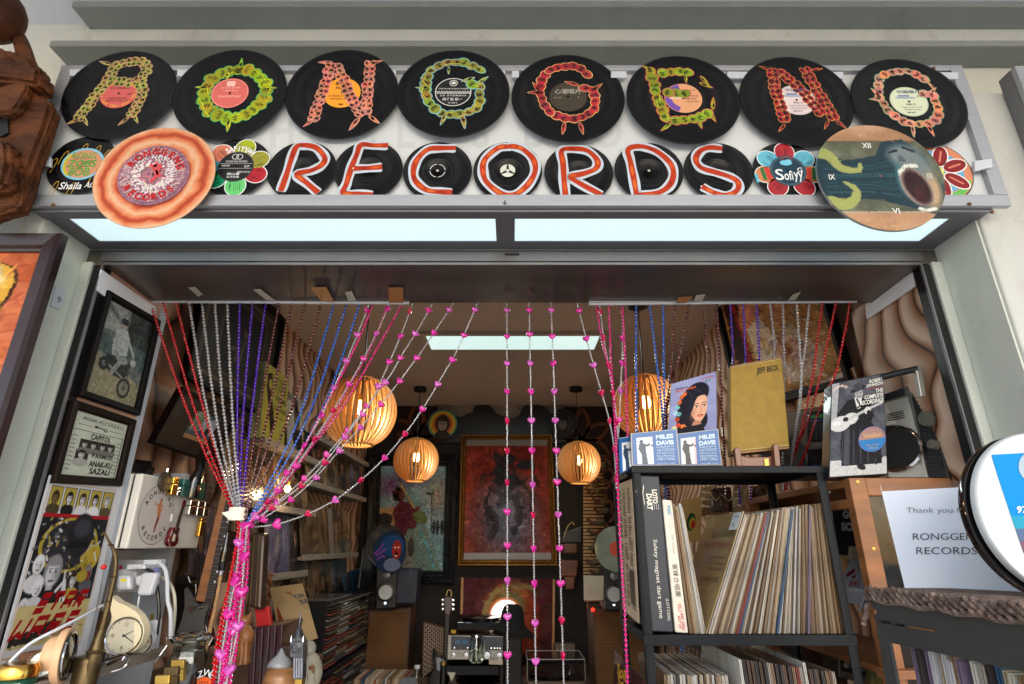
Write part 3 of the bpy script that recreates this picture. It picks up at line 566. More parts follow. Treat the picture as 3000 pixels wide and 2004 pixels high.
for i,(ch,x,y,paths,lb)in enumerate(SM):
 t=thing('letter_record','small record with '+lb,'record','small records spelling the second line of the sign')
 c=P(x,y,1.188);c.y=1.188;disc(t,c,f7,rl=.045,tilt=(random.uniform(-1,1),random.uniform(-1,1)))
 g=MB();f=face_fn(c,f7);R_=random.Random(i)
 ring(g,f,0,0,.42,.008,.0001,(60,60,62));ell(g,f,0,0,.04 if i else.05,.04,.0002,(190,180,165),n=12)
 for k,p in enumerate(paths):
  sp=smooth_path(p,5)
  n=len(sp);wd=[.31+.025*math.sin(j*.7+i)for j in range(n)];wd[0]=wd[-1]=.27
  stroke(g,f,[(a+.0,b-.01)for a,b in sp],[q*1.0 for q in wd],.0004+.0002*k,(186,196,208))
  stroke(g,f,[(a-.03,b+.01)for a,b in sp],[.2*v for v in wd],.00045+.0002*k,(235,238,240))
  stroke(g,f,sp,[.165+.015*math.sin(j*.6+i*2)for j in range(n)],.0006+.0002*k,(172,50,8))
  for j in range(2,n-4,4):
   if R_.random()<.7:stroke(g,f,sp[j:j+4],[.03,.1,.09,.02],.0008+.0002*k+.00003*(j%3),R_.choice([(200,78,18),(146,34,6),(206,96,30)]))
 if i==2:
  for a in(5,95,185,275):ring(g,f,0,0,.22,.02,.0003,(200,205,200),n=8,a0=a,a1=a+75)
 if i==3:
  ell(g,f,0,0,.22,.22,.0003,(206,208,196));
  for a in(90,210,330):
   x1,y1=math.cos(math.radians(a)),math.sin(math.radians(a));stroke(g,f,[(0,0),(.24*x1,.24*y1)],[.1,.03],.0005,(22,22,24))
  ell(g,f,0,0,.05,.05,.0007,(206,208,196))
 g.build('painted_letter',printmat('acrylic_paint',.42),t,cols=True,recalc=False)
# ---- signed record, orange ring record, two flower records, clock, petal record
t=thing('signed_record','small black record with gold loops, pale blue ringed label and white signature','record')
c=P(241,483,1.189);disc(t,c,f7,rl=.045)
g=MB();f=face_fn(c,f7)
for k,(a,b)in enumerate(((-.86,.1),(-.6,.35),(-.1,.62),(.3,.55),(.62,.4),(-.6,-.7),(-.1,-.75),(.42,-.4))):
 p=smooth_path([(a-.1,b-.35),(a-.02,b),(a+.08,b+.12),(a+.1,b-.05),(a+.0,b-.4)],5);stroke(g,f,p,.022,.0003,(176,140,50))
cx,cy=.02,.02
ell(g,f,cx,cy,.62,.56,.0004,(120,186,214),n=40);ell(g,f,cx,cy,.55,.49,.0006,(196,140,104),n=40)
for k in range(40):
 a=random.uniform(0,6.28);rr=random.uniform(0,.4);stroke(g,f,[(cx+rr*math.cos(a)-.1,cy+rr*math.sin(a)-.03),(cx+rr*math.cos(a)+.1,cy+rr*math.sin(a)+.04)],.012,.0007,(120,70,50))
ring(g,f,cx,cy,.52,.07,.0008,(196,186,40),a0=140,a1=230)
put_text(g,f,'RONG',-.35,.42,.35,.2,.0009,(70,150,60),offset=.01);put_text(g,f,'ZOBS',-.4,.15,.42,-.1,.0009,(50,150,60),offset=.015);put_text(g,f,'8OB',-.3,-.12,.3,-.4,.0009,(50,150,60),offset=.01)
put_text(g,f,'Shaila',-.45,-.62,.2,-.86,.0009,(226,226,226),offset=.012,shear=.2);put_text(g,f,'As.',.28,-.6,.5,-.8,.0009,(226,226,226),offset=.008,shear=.3)
g.build('painting',PAINT2,t,cols=True,recalc=False)
t=thing('orange_ring_record','large orange ringed record with a raised lilac disc lettered RONGGENG RECORDS','record')
c=P(453,517,1.165);M_or=mat('orange_brushed_paint',(212,128,84),.35,var=0,rgb2=(228,168,128),bump=.15)
N=M_or.node_tree.nodes;Lk=M_or.node_tree.links;tc=N.new('ShaderNodeTexCoord');wv=N.new('ShaderNodeTexWave');wv.wave_type='RINGS';wv.rings_direction='Z';wv.inputs['Scale'].default_value=7.5;wv.inputs['Distortion'].default_value=3.2;wv.inputs['Detail'].default_value=4;wv.inputs['Detail Scale'].default_value=2
Lk.new(tc.outputs['Object'],wv.inputs[0]);rp=N.new('ShaderNodeValToRGB');e=rp.color_ramp.elements;e[0].color=L4((160,56,24));e[1].color=L4((212,164,128))
for p_,c_ in((.18,(190,88,46)),(.45,(206,122,78)),(.75,(206,134,92))):z_=e.new(p_);z_.color=L4(c_)
Lk.new(wv.outputs['Fac'],rp.inputs[0]);Lk.new(rp.outputs[0],N['Principled BSDF'].inputs['Base Color'])
disc(t,c,.149,M_or,rl=.085)
c2=c+Vector((0,-.006,.001));g=MB();f=face_fn(c2,.0875);cv=Canvas(90,90,(168,120,138))
g.lathe([(.0001,0),(.0875,0),(.0875,.004),(.0001,.004)],c2+Vector((0,.0045,0)),(0,-1,0),n=64);g.build('inner_disc',mat('lilac_card',(150,104,122),.5),t)
g=MB();R_=random.Random(5)
for k in range(1500):
 a=R_.uniform(0,6.28);rr=R_.random()**.55*.96;s_=R_.uniform(.015,.045);cc=(140,96,118)if rr>.9 else((196,160,164)if rr>.64 else((224,210,210)if rr>.34 else R_.choice([(184,134,146),(150,104,124),(196,120,122)])))
 cc=tuple(q*R_.uniform(.9,1.06)for q in cc);ell(g,f,rr*math.cos(a),rr*math.sin(a),s_,s_*.6,.0002+(k%60)*.00001,cc,n=6,rot=a)
for p_ in(((.05,.4),(.0,.2),(.12,.0),(.0,-.25)),((.2,.25),(.1,.1),(.25,-.1)),((-.15,.3),(.0,.28),(.2,.3))):stroke(g,f,smooth_path(p_,4),[.07]*1+[.09]*(4*(len(p_)-1)),.001,(205,70,74))
ring_text(g,f,'RONGGENG',.77,.2,-62,70,.0013,(180,26,30),offset=.04);ring_text(g,f,'RECORDS',.77,.2,232,130,.0013,(180,26,30),offset=.04,inward=True);ell(g,f,0,0,.035,.035,.0015,(40,30,40),n=10)
g.build('sponge_painting',PAINT2,t,cols=True,recalc=False)
def flower(c,petals,rr,sz,g,f):
 for k,(a,cc)in enumerate(petals):
  x,y=rr*math.cos(math.radians(a)),rr*math.sin(math.radians(a));an=math.radians(a)
  ell(g,f,x,y,sz*1.09,sz*.98,.0003+.0001*(k%2),(226,230,230),n=24,rot=an);ell(g,f,x,y,sz,sz*.9,.0005+.0001*(k%2),cc,n=24,rot=an)
  for j in range(9):
   v=random.uniform(-.7,.7)*sz;l=math.sqrt(max(.01,1-(v/sz)**2))*sz*.8;h=random.uniform(-.3,.3)*l
   ca,sa=math.cos(an),math.sin(an);p_=lambda u,w_:(x+u*ca-w_*sa,y+u*sa+w_*ca)
   stroke(g,f,[p_(-l*.5+h,v),p_(l*.5+h,v+random.uniform(-.04,.04))],.014,.0008,tuple(max(0,q*.62)for q in cc))
t=thing('flower_record','small record painted as a many coloured flower with the white name SAFIYYAH','record')
c=P(692,490,1.187);disc(t,c,f7,rl=.045);g=MB();f=face_fn(c,f7)
flower(c,[(75,(160,170,30)),(22,(150,146,52)),(-22,(170,36,46)),(-82,(96,190,110)),(-140,(10,130,90)),(135,(206,118,92)),(180,(70,150,170))],.66,.32,g,f);g.build('petals',PAINT2,t,cols=True,recalc=False)
label_disc(t,c+Vector((0,-.0012,0)),.0455,(24,24,26),[('45RPM',-.8,.12,-.35,0,(200,200,200)),('E.P.',.5,.08,.8,-.06,(220,220,220)),('DREP 672-B',.15,-.3,.85,-.42,(200,200,200)),('\u7dd1\u5c71\u6625',-.4,-.4,.3,-.58,(220,220,220)),('\u4e94\u6708\u7684\u98a8',-.4,-.62,.3,-.76,(220,220,220)),('DOUBLE RING RECORDS',-.6,.4,.6,.28,(210,210,210))],extra=lambda g,f:(ring(g,f,0,0,.97,.02,.0003,(90,90,90)),ring(g,f,-.12,.66,.17,.05,.0004,(190,190,190)),ring(g,f,.12,.66,.17,.05,.0005,(190,190,190)),stroke(g,f,[(-.9,.2),(.9,.2)],.02,.0003,(190,190,190)),stroke(g,f,[(-.9,-.12),(.9,-.12)],.02,.0003,(190,190,190))))
g=MB();ring_text(g,f,'SAFIYYAH',.62,.19,-30,42,.003,(235,235,232),offset=.025,sxf=.55);g.build('name',PAINT2,t,cols=True,recalc=False)
t=thing('flower_record','small record painted as a red and sky blue flower lettered Sofiyy','record')
c=P(2308,502,1.187);disc(t,c,f7,rl=.045);g=MB();f=face_fn(c,f7)
flower(c,[(90,(170,42,52)),(38,(96,178,202)),(142,(96,178,202)),(-10,(200,124,80)),(190,(200,124,80)),(-55,(160,36,46)),(-125,(160,36,46))],.66,.31,g,f)
for sx in(-1,1):stroke(g,f,[(sx*.55,-.3),(sx*.62,.1)],.13,.001,(196,60,50));stroke(g,f,[(sx*.7,-.3),(sx*.76,.1)],.1,.001,(40,110,60));stroke(g,f,[(sx*.92,-.4),(sx*.96,-.1)],.08,.001,(96,178,202))
g.build('petals',PAINT2,t,cols=True,recalc=False)
label_disc(t,c+Vector((0,-.0012,0)),.046,(20,52,70),[('S',-.75,.1,-.3,-.62,(228,232,232)),('ofi',-.28,.0,.2,-.62,(228,232,232)),('yy',.25,-.1,.75,-.75,(228,232,232)),('G',.5,.2,.78,-.1,(228,232,232))],extra=lambda g,f:(ring(g,f,0,0,.92,.12,.0003,(60,84,96)),ell(g,f,-.05,.52,.34,.18,.0005,(110,190,214)),ell(g,f,.1,.62,.16,.12,.0006,(120,196,218)),ring(g,f,.02,.55,.34,.03,.0007,(190,60,70),a0=20,a1=170)))
t=thing('petal_record','small record with dark red petals, half hidden behind the picture clock','record')
c=P(2747,504,1.187);disc(t,c,f7,rl=.045);g=MB();f=face_fn(c,f7)
ell(g,f,0,0,.97,.97,.0002,(206,130,96),n=40);ring(g,f,0,0,.85,.18,.0004,(96,180,80),a0=-130,a1=-20);ell(g,f,0,0,.74,.74,.0005,(100,160,200),n=36);ell(g,f,0,0,.55,.55,.0006,(30,120,90),n=30)
for k,a in enumerate((70,20,-35,125,-90,180)):
 x,y=.56*math.cos(math.radians(a)),.56*math.sin(math.radians(a));ell(g,f,x,y,.4,.24,.0008+k*.0001,(230,225,220),rot=math.radians(a));ell(g,f,x,y,.36,.2,.0009+k*.0001,(130,28,34),rot=math.radians(a));stroke(g,f,[(x*.6,y*.6),(x*1.35,y*1.35)],.06,.0012+k*.0001,(206,120,96))
ell(g,f,0,0,.15,.15,.002,(226,220,120));g.build('petals',PAINT2,t,cols=True,recalc=False)
t=thing('picture_clock','large round clock painted with a teal open mouthed figure and roman numerals','clock')
c=P(2578,517,1.158);g=MB();r=.1545
g.lathe([(.0001,0),(r,0),(r,.005),(.0001,.005)],c,(0,1,0),n=72);g.build('clock_body',mat('clear_acrylic_edge',(150,160,160),.15,var=.05),t)
cv=Canvas(170,170,(88,92,74));cv.noise(26,10)
for y0,y1 in((0,.16),(.83,1)):
 cv.rect(0,y0,1,y1,(168,128,96));
m0=(cv.y<.16)|(cv.y>.83);b_=cv.a.copy();cv.noise(60,5,stretch=.6);cv.a=np.where(m0[...,None],cv.a*.55+b_*.45,b_)
cv.line([(0,.16),(1,.16)],.008,(60,66,60));cv.line([(0,.83),(1,.83)],.008,(170,165,150))
cv.ell(.08,.55,.25,.12,(128,150,160),.9)
cv.poly([(0,.33),(.3,.34),(.5,.3),(.58,.16),(.75,.14),(.9,.3),(.98,.6),(.95,.85),(.86,.86),(.7,.8),(.45,.72),(.1,.7),(0,.7)],(22,48,58));
for k in range(26):
 y=.36+k*.013;cv.line([(.05,y),(.4,y+.02*math.sin(k)),(.62,.3+k*.017)],.006,random.choice([(30,84,96),(14,30,38),(54,100,104),(18,40,50)]),.7)
cv.ell(.73,.3,.17,.14,(112,124,128),.5);cv.ell(.86,.6,.12,.28,(178,150,116),.5);cv.ell(.8,.4,.18,.2,(110,120,120),.6);cv.ell(.66,.52,.05,.2,(70,120,128),.7)
cv.ell(.76,.6,.125,.2,(150,132,122),.15,rot=-.25);cv.ell(.765,.6,.105,.185,(40,14,14),.25,rot=-.25);cv.ell(.77,.66,.06,.1,(60,20,18),.6)
cv.line([(.66,.46),(.72,.4),(.8,.4)],.035,(214,214,206));cv.line([(.74,.8),(.8,.815),(.86,.8)],.03,(214,210,200))
for k in range(6):cv.line([(.67+k*.025,.39+abs(k-3)*.008),(.67+k*.025,.44)],.004,(90,90,90))
cv.line([(.62,.27),(.68,.25)],.02,(20,26,34));cv.line([(.74,.22),(.82,.26)],.022,(20,26,34));cv.ell(.7,.33,.03,.04,(80,92,98),.4);cv.ell(.69,.345,.01,.01,(20,20,24),.5);cv.ell(.72,.35,.01,.01,(20,20,24),.5)
for pts in(((.02,.26),(.12,.3),(.2,.42),(.33,.44),(.36,.38)),((.06,.74),(.18,.76),(.27,.68),(.26,.6),(.2,.56))):
 sp=smooth_path(pts,6)
 for j in range(len(sp)-1):cv.line([sp[j],sp[j+1]],.1*(1-j/len(sp))+.015,(150,156,88))
m=MB();n=0
cen=face_fn(c+Vector((0,-.0002,0)),r)
def disk_uv(u,v):
 a,b=2*u-1,2*v-1
 x=a*math.sqrt(max(0,1-b*b/2));y=b*math.sqrt(max(0,1-a*a/2));return x,y
cw=Canvas(150,150,(0,0,0));A=2*cw.x-1;B=2*cw.y-1;X=A*np.sqrt(np.maximum(0,1-B*B/2));Y=B*np.sqrt(np.maximum(0,1-A*A/2))
cv.dabs(320,.008,.03,.01,16);ix=np.clip(((X+1)/2*169).astype(int),0,169);iy=np.clip(((Y+1)/2*169).astype(int),0,169);cw.a=cv.a[iy,ix]
def f_(u,v):x,y=disk_uv(u,v);return cen(x,-y,.0003)
cw.put('picture',f_,t,printmat('clock_print',.25,coat=.3))
g=MB();put_text(g,cen,'XII',-.17,.64,-.07+.04,.54,.001,(222,222,216),offset=.015);put_text(g,cen,'VI',.04,-.6,.15,-.7,.001,(222,222,216),offset=.015);put_text(g,cen,'IX',-.83,.03,-.73,-.07,.001,(222,222,216),offset=.015);put_text(g,cen,'III',.74,.05,.82,-.05,.001,(200,196,180),offset=.015)
ell(g,cen,0,0,.02,.02,.001,(120,70,50),n=10);g.build('numerals',PM,t,cols=True,recalc=False)
t=thing('neighbour_sign_box','grey aluminium end of the neighbouring sign box at the right edge','sign')
g=MB();g.box((1.379,1.2,2.2),(3.2,1.24,2.638));g.build('casing',M_aludark,t,bevel=.002)
g=MB();g.box((1.379,1.184,2.2),(3.2,1.1995,2.24));g.box((1.379,1.184,2.2405),(1.42,1.1995,2.638));g.box((1.4205,1.184,2.618),(3.2,1.1995,2.638));g.build('frame',M_alu,t,bevel=.002)
g=MB();g.box((1.42,1.194,2.24),(3.2,1.1995,2.618));g.build('sign_panel',M_white,t)
# ============================================================ LEFT OF THE OPENING
def slab(t,name,m,q,depth,bevel=0.,u0=0,v0=0,u1=1,v1=1,w=0.,**k):
 g=MB();q.box(g,u0,v0,u1,v1,w-depth,w);return g.build(name,m,t,bevel=bevel,**k)
def pxpoly(pts,D):return[P(x,y,D)for x,y in pts]
def cr(s,ox,oy,pts):return[(ox+x/s,oy+y/s)for x,y in pts]
def tubepx(t,name,m,pts,r,n=8,sm=5,smooth=True):
 w=[P(*p)for p in pts];w=[Vector(p)for p in smooth_path([tuple(a)for a in w],sm)]if sm else w
 if isinstance(r,(list,tuple)):rr=[r[min(len(r)-1,int(i*(len(r)-1)/max(1,len(w)-1)))]*(1-((i*(len(r)-1)/max(1,len(w)-1))%1))+r[min(len(r)-1,int(i*(len(r)-1)/max(1,len(w)-1))+1)]*((i*(len(r)-1)/max(1,len(w)-1))%1)for i in range(len(w))]
 else:rr=r
 g=MB();g.tube(w,rr,n);return g.build(name,m,t,smooth=smooth)
M_carv=mat('rough_carved_wood',(52,28,16),.5,var=0,rgb2=(104,60,34),scale=7,bump=1.0,bscale=34,stretch=(1,1,2.4),spec=.2)
t=thing('carved_wooden_figure','rough brown carved wooden figure hanging left of the sign','carving')
import bmesh
def carved(name,pts,D,d,seed,amp=.008,bev=.01):
 g=MB();g.prism(pxpoly(pts,D),(0,d,0));me=g.mesh(name,M_carv);bm=bmesh.new();bm.from_mesh(me)
 bmesh.ops.recalc_face_normals(bm,faces=bm.faces);bmesh.ops.bevel(bm,geom=bm.edges[:],offset=bev,segments=2,affect='EDGES')
 bmesh.ops.triangulate(bm,faces=bm.faces);bmesh.ops.subdivide_edges(bm,edges=[e for e in bm.edges if e.calc_length()>.02],cuts=4,use_grid_fill=True)
 bmesh.ops.triangulate(bm,faces=bm.faces)
 from mathutils import noise
 for v in bm.verts:v.co+=v.normal*amp*(noise.noise(v.co*22+Vector((seed,0,0)))+.7*noise.noise(v.co*60)+.4*noise.noise(v.co*130))
 bm.to_mesh(me);bm.free();o=bpy.data.objects.new(name,me);COL.objects.link(o);o.parent=t;return o
carved('lower_block',[(-190,190),(-60,200),(85,243),(152,303),(48,606),(-60,640),(-230,600)],1.13,.045,1)
carved('upper_block',[(-150,150),(10,138),(78,160),(116,196),(106,248),(40,236),(-150,215)],1.10,.06,2)
carved('chin_block',[(-120,395),(18,405),(26,470),(8,540),(-100,560)],1.09,.06,5)
carved('brow_ridge',[(-60,250),(70,244),(82,252),(52,305),(30,330),(-80,330)],1.105,.03,6,bev=.006)
g=MB();g.prism(pxpoly([(-60,332),(22,335),(24,388),(6,398),(-60,392)],1.126),(0,.004,0));g.build('mouth_shade_patch',M_black,t)  # flat black sheet painting the shade inside the mouth hole
g=MB();c_=P(-22,42,1.08);g.ball(c_,.074,20,(1,.9,1.05));g.build('head',M_carv,t,smooth=True)
tubepx(t,'arm',M_carv,[(5,60,1.13),(48,100,1.13),(70,150,1.12),(84,200,1.12)],[.014,.017,.019,.018],10)
t=thing('hanging_cable','beige cable dropping behind the carved wooden figure','cable')
tubepx(t,'cord',mat('beige_cable',(206,196,172),.5),[(40,-20,1.2),(50,50,1.2),(75,120,1.2),(100,175,1.2),(112,215,1.22)],.0045)
g=MB();q=QD([(98,236),(128,234),(130,254),(104,256)],1.2);q.box(g,0,0,1,1,-.012,.004);g.build('connector',mat('frosted_connector',(150,148,130),.4,bump=.4),t,bevel=.003)
tag(tubepx(None,'hanging_cable',mat('beige_cable',(206,196,172),.5),[(76,632,1.235),(66,680,1.235),(40,715,1.23)],.0025),'thin pale cable under the left end of the sign','cable')
TRc=P(201,696,1.232);q=Quad(TRc+Vector((-.62,0,0)),TRc,TRc+Vector((0,0,-.82)),TRc+Vector((-.62,0,-.82)))
cv=Canvas(150,200,(176,96,64));cv.noise(26,5,stretch=.5);cv.grad((170,84,52),.3,1,.5);cv.noise(16,20,stretch=.3)
for k in range(16):y=.05+k*.06;cv.line(smooth_path([(.4,y),(.7,y+.02),(1,y-.01)],4),.008,(120,52,34),.5)
o_=[(.50,.03),(.62,.02),(.76,.03),(.86,.05),(.905,.09),(.90,.16),(.87,.21),(.80,.27),(.74,.32),(.62,.34),(.5,.34)]
cv.poly(smooth_path([(a+.02,b)for a,b in o_],4,True),(70,40,28));cv.poly(smooth_path(o_,4,True),(196,150,60))
cv.ell(.72,.22,.16,.08,(214,172,44),.4);cv.ell(.7,.08,.16,.045,(150,180,188),.4);cv.ell(.76,.105,.12,.035,(224,224,214),.5);cv.ell(.6,.13,.09,.06,(60,34,28),.5);cv.ell(.58,.13,.06,.035,(130,110,96),.5);cv.line(smooth_path([(.55,.33),(.7,.27),(.85,.19)],5),.05,(80,66,30),.7)
cv.line(smooth_path([(.6,.36),(.72,.31),(.84,.22)],5),.04,(206,140,120),.8);cv.noise(14,30);cv.dabs(900,.01,.06,.012,20)
M_maho=mat('dark_mahogany_frame',(40,22,26),.35,var=.25,scale=10,coat=.1)
framed('framed_painting','large orange landscape painting in a dark mahogany frame at the left edge','painting',q,.047,M_maho,cv,depth=.03,gloss=False)
q=QX([(160,838),(191,851),(171,907),(146,896)],-1.193);t=thing('number_plate','small white number plate with a black 9 beside the large painting','number plate');slab(t,'plate',M_wplas,q,-.003)
g=MB();put_text(g,lambda u,v,w:q.p(u,v,w),'9',.42,.42,.8,.72,.0036,(40,42,44),offset=-.005);g.build('lettering',PM,t,cols=True)
# ---- frames on the left reveal
M_blkframe=mat('black_frame_wood',(10,8,8),.6,var=.2,spec=.12);M_brnframe=mat('dark_brown_frame',(24,14,12),.6,var=.25,spec=.15)
cv=Canvas(110,150,(120,128,124));cv.noise(22,6)
cv.rect(0,0,.45,.3,(172,176,172));cv.poly([(0,0),(.5,.2),(.5,.26),(0,.06)],(110,116,114));cv.rect(.5,0,1,.45,(50,56,54));cv.noise(34,16)
cv.poly([(0,.36),(1,.36),(1,.6),(0,.55)],(84,104,104));cv.poly([(0,.56),(.45,.62),(1,.76),(1,1),(0,1)],(164,158,126));cv.noise(24,20)
cv.ell(.2,.66,.11,.08,(36,38,38),.2);cv.ell(.2,.66,.05,.035,(120,122,118),.3);cv.ell(.68,.84,.14,.115,(34,36,36),.1);cv.ell(.68,.84,.105,.085,(150,148,128),.15);cv.ell(.68,.84,.03,.025,(40,42,42),.2)
for a in range(10):cv.line([(.68,.84),(.68+.11*math.cos(a*.63),.84+.09*math.sin(a*.63))],.006,(90,92,88))
cv.poly([(.2,.55),(.7,.55),(.75,.66),(.6,.76),(.35,.74),(.22,.66)],(44,48,48));cv.ell(.55,.56,.13,.05,(170,176,174),.4);cv.ell(.76,.54,.07,.05,(196,200,196),.3);cv.line([(.6,.5),(.72,.47),(.84,.46)],.02,(60,62,60));cv.line([(.72,.58),(.69,.84)],.03,(90,94,92));cv.line([(.3,.66),(.62,.74)],.03,(150,152,148))
cv.poly([(.3,.24),(.48,.22),(.58,.3),(.6,.5),(.3,.54),(.26,.38)],(196,204,202));cv.line([(.55,.32),(.66,.4),(.74,.47)],.05,(190,198,196));cv.line([(.3,.32),(.34,.44),(.5,.46)],.05,(176,184,182));cv.line([(.36,.5),(.5,.58),(.38,.72)],.08,(160,164,158))
cv.a=cv.a*.8;cv.ell(.42,.18,.07,.055,(150,146,138),.2);cv.ell(.41,.14,.085,.04,(34,34,34),.2);cv.rect(.37,.165,.5,.175,(30,30,30));cv.noise(20,26);cv.dabs(500,.006,.03,.012,34);cv.noise(12,50)
framed('framed_photograph','black framed old photograph of a man on a motorcycle, on the left reveal','photograph',QX([(308,850),(460,939),(397,1218),(221,1160)],-1.139),.02,M_blkframe,cv,depth=.016)
cv=Canvas(110,150,(186,192,176));cv.noise(4,4);ink=(34,34,34)
cv.line([(.1,.19),(.36,.19)],.008,ink);cv.line([(.68,.19),(.94,.19)],.008,ink)
for a,b in(((.02,.28),(.97,.28)),((.97,.28),(.97,1)),((.02,.28),(.02,1))):cv.line([a,b],.01,ink)
cv.ell(.42,.18,.04,.022,ink);cv.line([(.42,.18),(.56,.19)],.025,ink);cv.ell(.6,.2,.04,.03,ink);cv.ell(.6,.2,.02,.015,(186,192,176))
cv.rect(.2,.41,.86,.58,(50,50,48));cv.rect(.17,.585,.4,.76,(50,50,48));cv.noise(8,20)
for x in(.29,.45,.62,.77):person_bust(cv,x,.49,.06,(190,190,180),(20,20,20),(110,110,105))
person_bust(cv,.28,.66,.075,(200,200,190),(20,20,20),(160,160,152))
for k in range(9):
 for x in(.05,.87):cv.line([(x,.38+k*.066),(x+.03,.375+k*.066),(x+.08,.385+k*.066)],.012,(70,70,68))
def w_(m,f):
 put_text(m,f,'ANAK-KU SAZALI',.14,.055,.92,.115,.0006,ink,offset=.0);put_text(m,f,'1956',.44,.13,.56,.155,.0006,(110,110,104),offset=-.01)
 put_text(m,f,'CAPITOL',.36,.3,.74,.4,.0006,ink,offset=.03);put_text(m,f,'P.RAMLEE',.46,.62,.86,.69,.0006,ink,offset=.03);put_text(m,f,'ANAK-KU',.44,.74,.88,.84,.0006,ink,offset=.035);put_text(m,f,'SAZALI',.48,.86,.86,.96,.0006,ink,offset=.035)
framed('framed_poster','framed black and white film poster headed ANAK-KU SAZALI','poster',QX([(207,1170),(388,1230),(343,1425),(140,1415)],[-1.139]*4),.022,M_brnframe,cv,depth=.016,words=w_)
q=QX([(124,1390),(358,1421),(190,2006),(-110,2006)],-1.136);q=Quad(Vector((-1.136,1.402,H+.163)),Vector((-1.136,1.682,H+.165)),Vector((-1.136,1.682,H-.285)),Vector((-1.136,1.402,H-.285)))
cv=Canvas(170,250,(206,208,214));cv.rect(.035,.035,.9,.90,(196,150,70));cv.rect(.04,.04,.895,.895,(198,200,206));cv.rect(.05,.2,.885,.86,(30,30,34))
for k in range(5):
 x=.06+k*.168;cv.rect(x,.05,x+.15,.185,(40,40,42));cv.rect(x+.008,.055,x+.142,.18,(170,152,66)if k!=2 else(176,164,90))
 person_bust(cv,x+.075,.11,.042,(206,206,212)if k else(110,92,60),((50,40,26),(30,28,30),(60,44,28),(30,26,28),(140,134,128))[k],((70,60,40),(28,28,30),(206,206,210),(220,220,222),(84,70,50))[k])
cv.rect(.05,.195,.885,.215,(156,24,34));R_=random.Random(4)
cv.ell(.45,.36,.36,.15,(166,146,52),.03);cv.ell(.45,.36,.32,.135,(44,44,50),.04);cv.ell(.75,.42,.13,.09,(176,152,56),.05)
for k in range(260):
 x,y=R_.uniform(.06,.86),R_.uniform(.22,.64);c_=R_.choice([(20,20,22),(90,90,94),(170,170,176),(150,134,60),(60,60,66),(206,206,210),(28,28,30),(110,92,44)])
 a=R_.uniform(0,3.1);l=R_.uniform(.01,.045);cv.line([(x,y),(x+l*math.cos(a),y+l*.68*math.sin(a))],R_.uniform(.006,.022),c_)
cv.ell(.56,.31,.17,.13,(34,34,40),.1);cv.ell(.56,.27,.12,.06,(56,56,64),.3);cv.line([(.46,.36),(.66,.36)],.05,(20,20,24))
person_bust(cv,.33,.5,.10,(196,196,202),(130,130,134),(28,28,30));person_bust(cv,.6,.55,.05,(200,200,204),(50,36,30),(170,148,60));person_bust(cv,.78,.52,.045,(140,40,40),(120,120,126),(80,84,92));person_bust(cv,.15,.46,.06,(206,206,210),(214,214,218),(200,200,204));person_bust(cv,.2,.58,.05,(206,206,210),(214,214,218),(190,190,196));person_bust(cv,.1,.66,.045,(190,190,196),(200,200,204),(190,190,196));person_bust(cv,.7,.47,.04,(160,140,50),(150,130,40),(160,140,50))
cv.line([(.48,.5),(.5,.66)],.02,(206,206,210));cv.line([(.42,.6),(.5,.55),(.55,.68)],.03,(206,206,210))
cv.rect(.05,.66,.885,.86,(188,172,120));cv.noise(6,20);cv.poly([(.05,.8),(.3,.78),(.5,.74),(.6,.8),(.4,.84),(.05,.85)],(36,34,32));cv.ell(.56,.8,.1,.04,(150,136,96),.2);cv.ell(.7,.78,.1,.035,(200,200,204),.3);
for k in range(40):x,y=R_.uniform(.06,.85),R_.uniform(.76,.86);cv.line([(x,y),(x+.03,y+.004)],.01,R_.choice([(50,46,40),(120,110,84),(206,200,180)]))
for k in range(5):cv.rect(.08,.905+k*.014,.88-.1*(k==4),.909+k*.014,(84,84,88))
t=thing('film_poster','large unframed film poster with slanted red block lettering, low on the left reveal','poster')
slab(t,'backing',M_wplas,q,.001,w=.0008);cv.put('picture',lambda u,v:q.p(u,v,.0012),t,PG)
g=MB();sh=lambda k:(lambda u,v,w:q.p(u-(v-.68)*k,v,w))
BL_={'S':[[(1,.05),(0,.05),(0,.48),(1,.52),(1,.95),(0,.95)]],'T':[[(-.1,.05),(1.1,.05)],[(.5,0),(.5,1)]],'A':[[(0,1),(0,.05),(1,.05),(1,1)],[(0,.6),(1,.6)]],'R':[[(0,1),(0,.05),(1,.05),(1,.5),(0,.55)],[(.35,.55),(1,1)]],'W':[[(0,0),(0,.95),(.5,.7),(1,.95),(1,0)]]}
for wd_,x0,y0_,cw,chh in(('STAR',.24,.615,.15,.08),('WARS',.16,.725,.185,.09)):
 for k,ch in enumerate(wd_):
  for pth in BL_[ch]:stroke(g,lambda u,v,w:q.p(u-(v-.66)*.9,v,w),[(x0+(k+.12+.62*a)*cw,y0_+b*chh)for a,b in pth],.031,.0016+.0001*k,(150,10,22))
g.build('lettering',PG,t,cols=True,recalc=False)
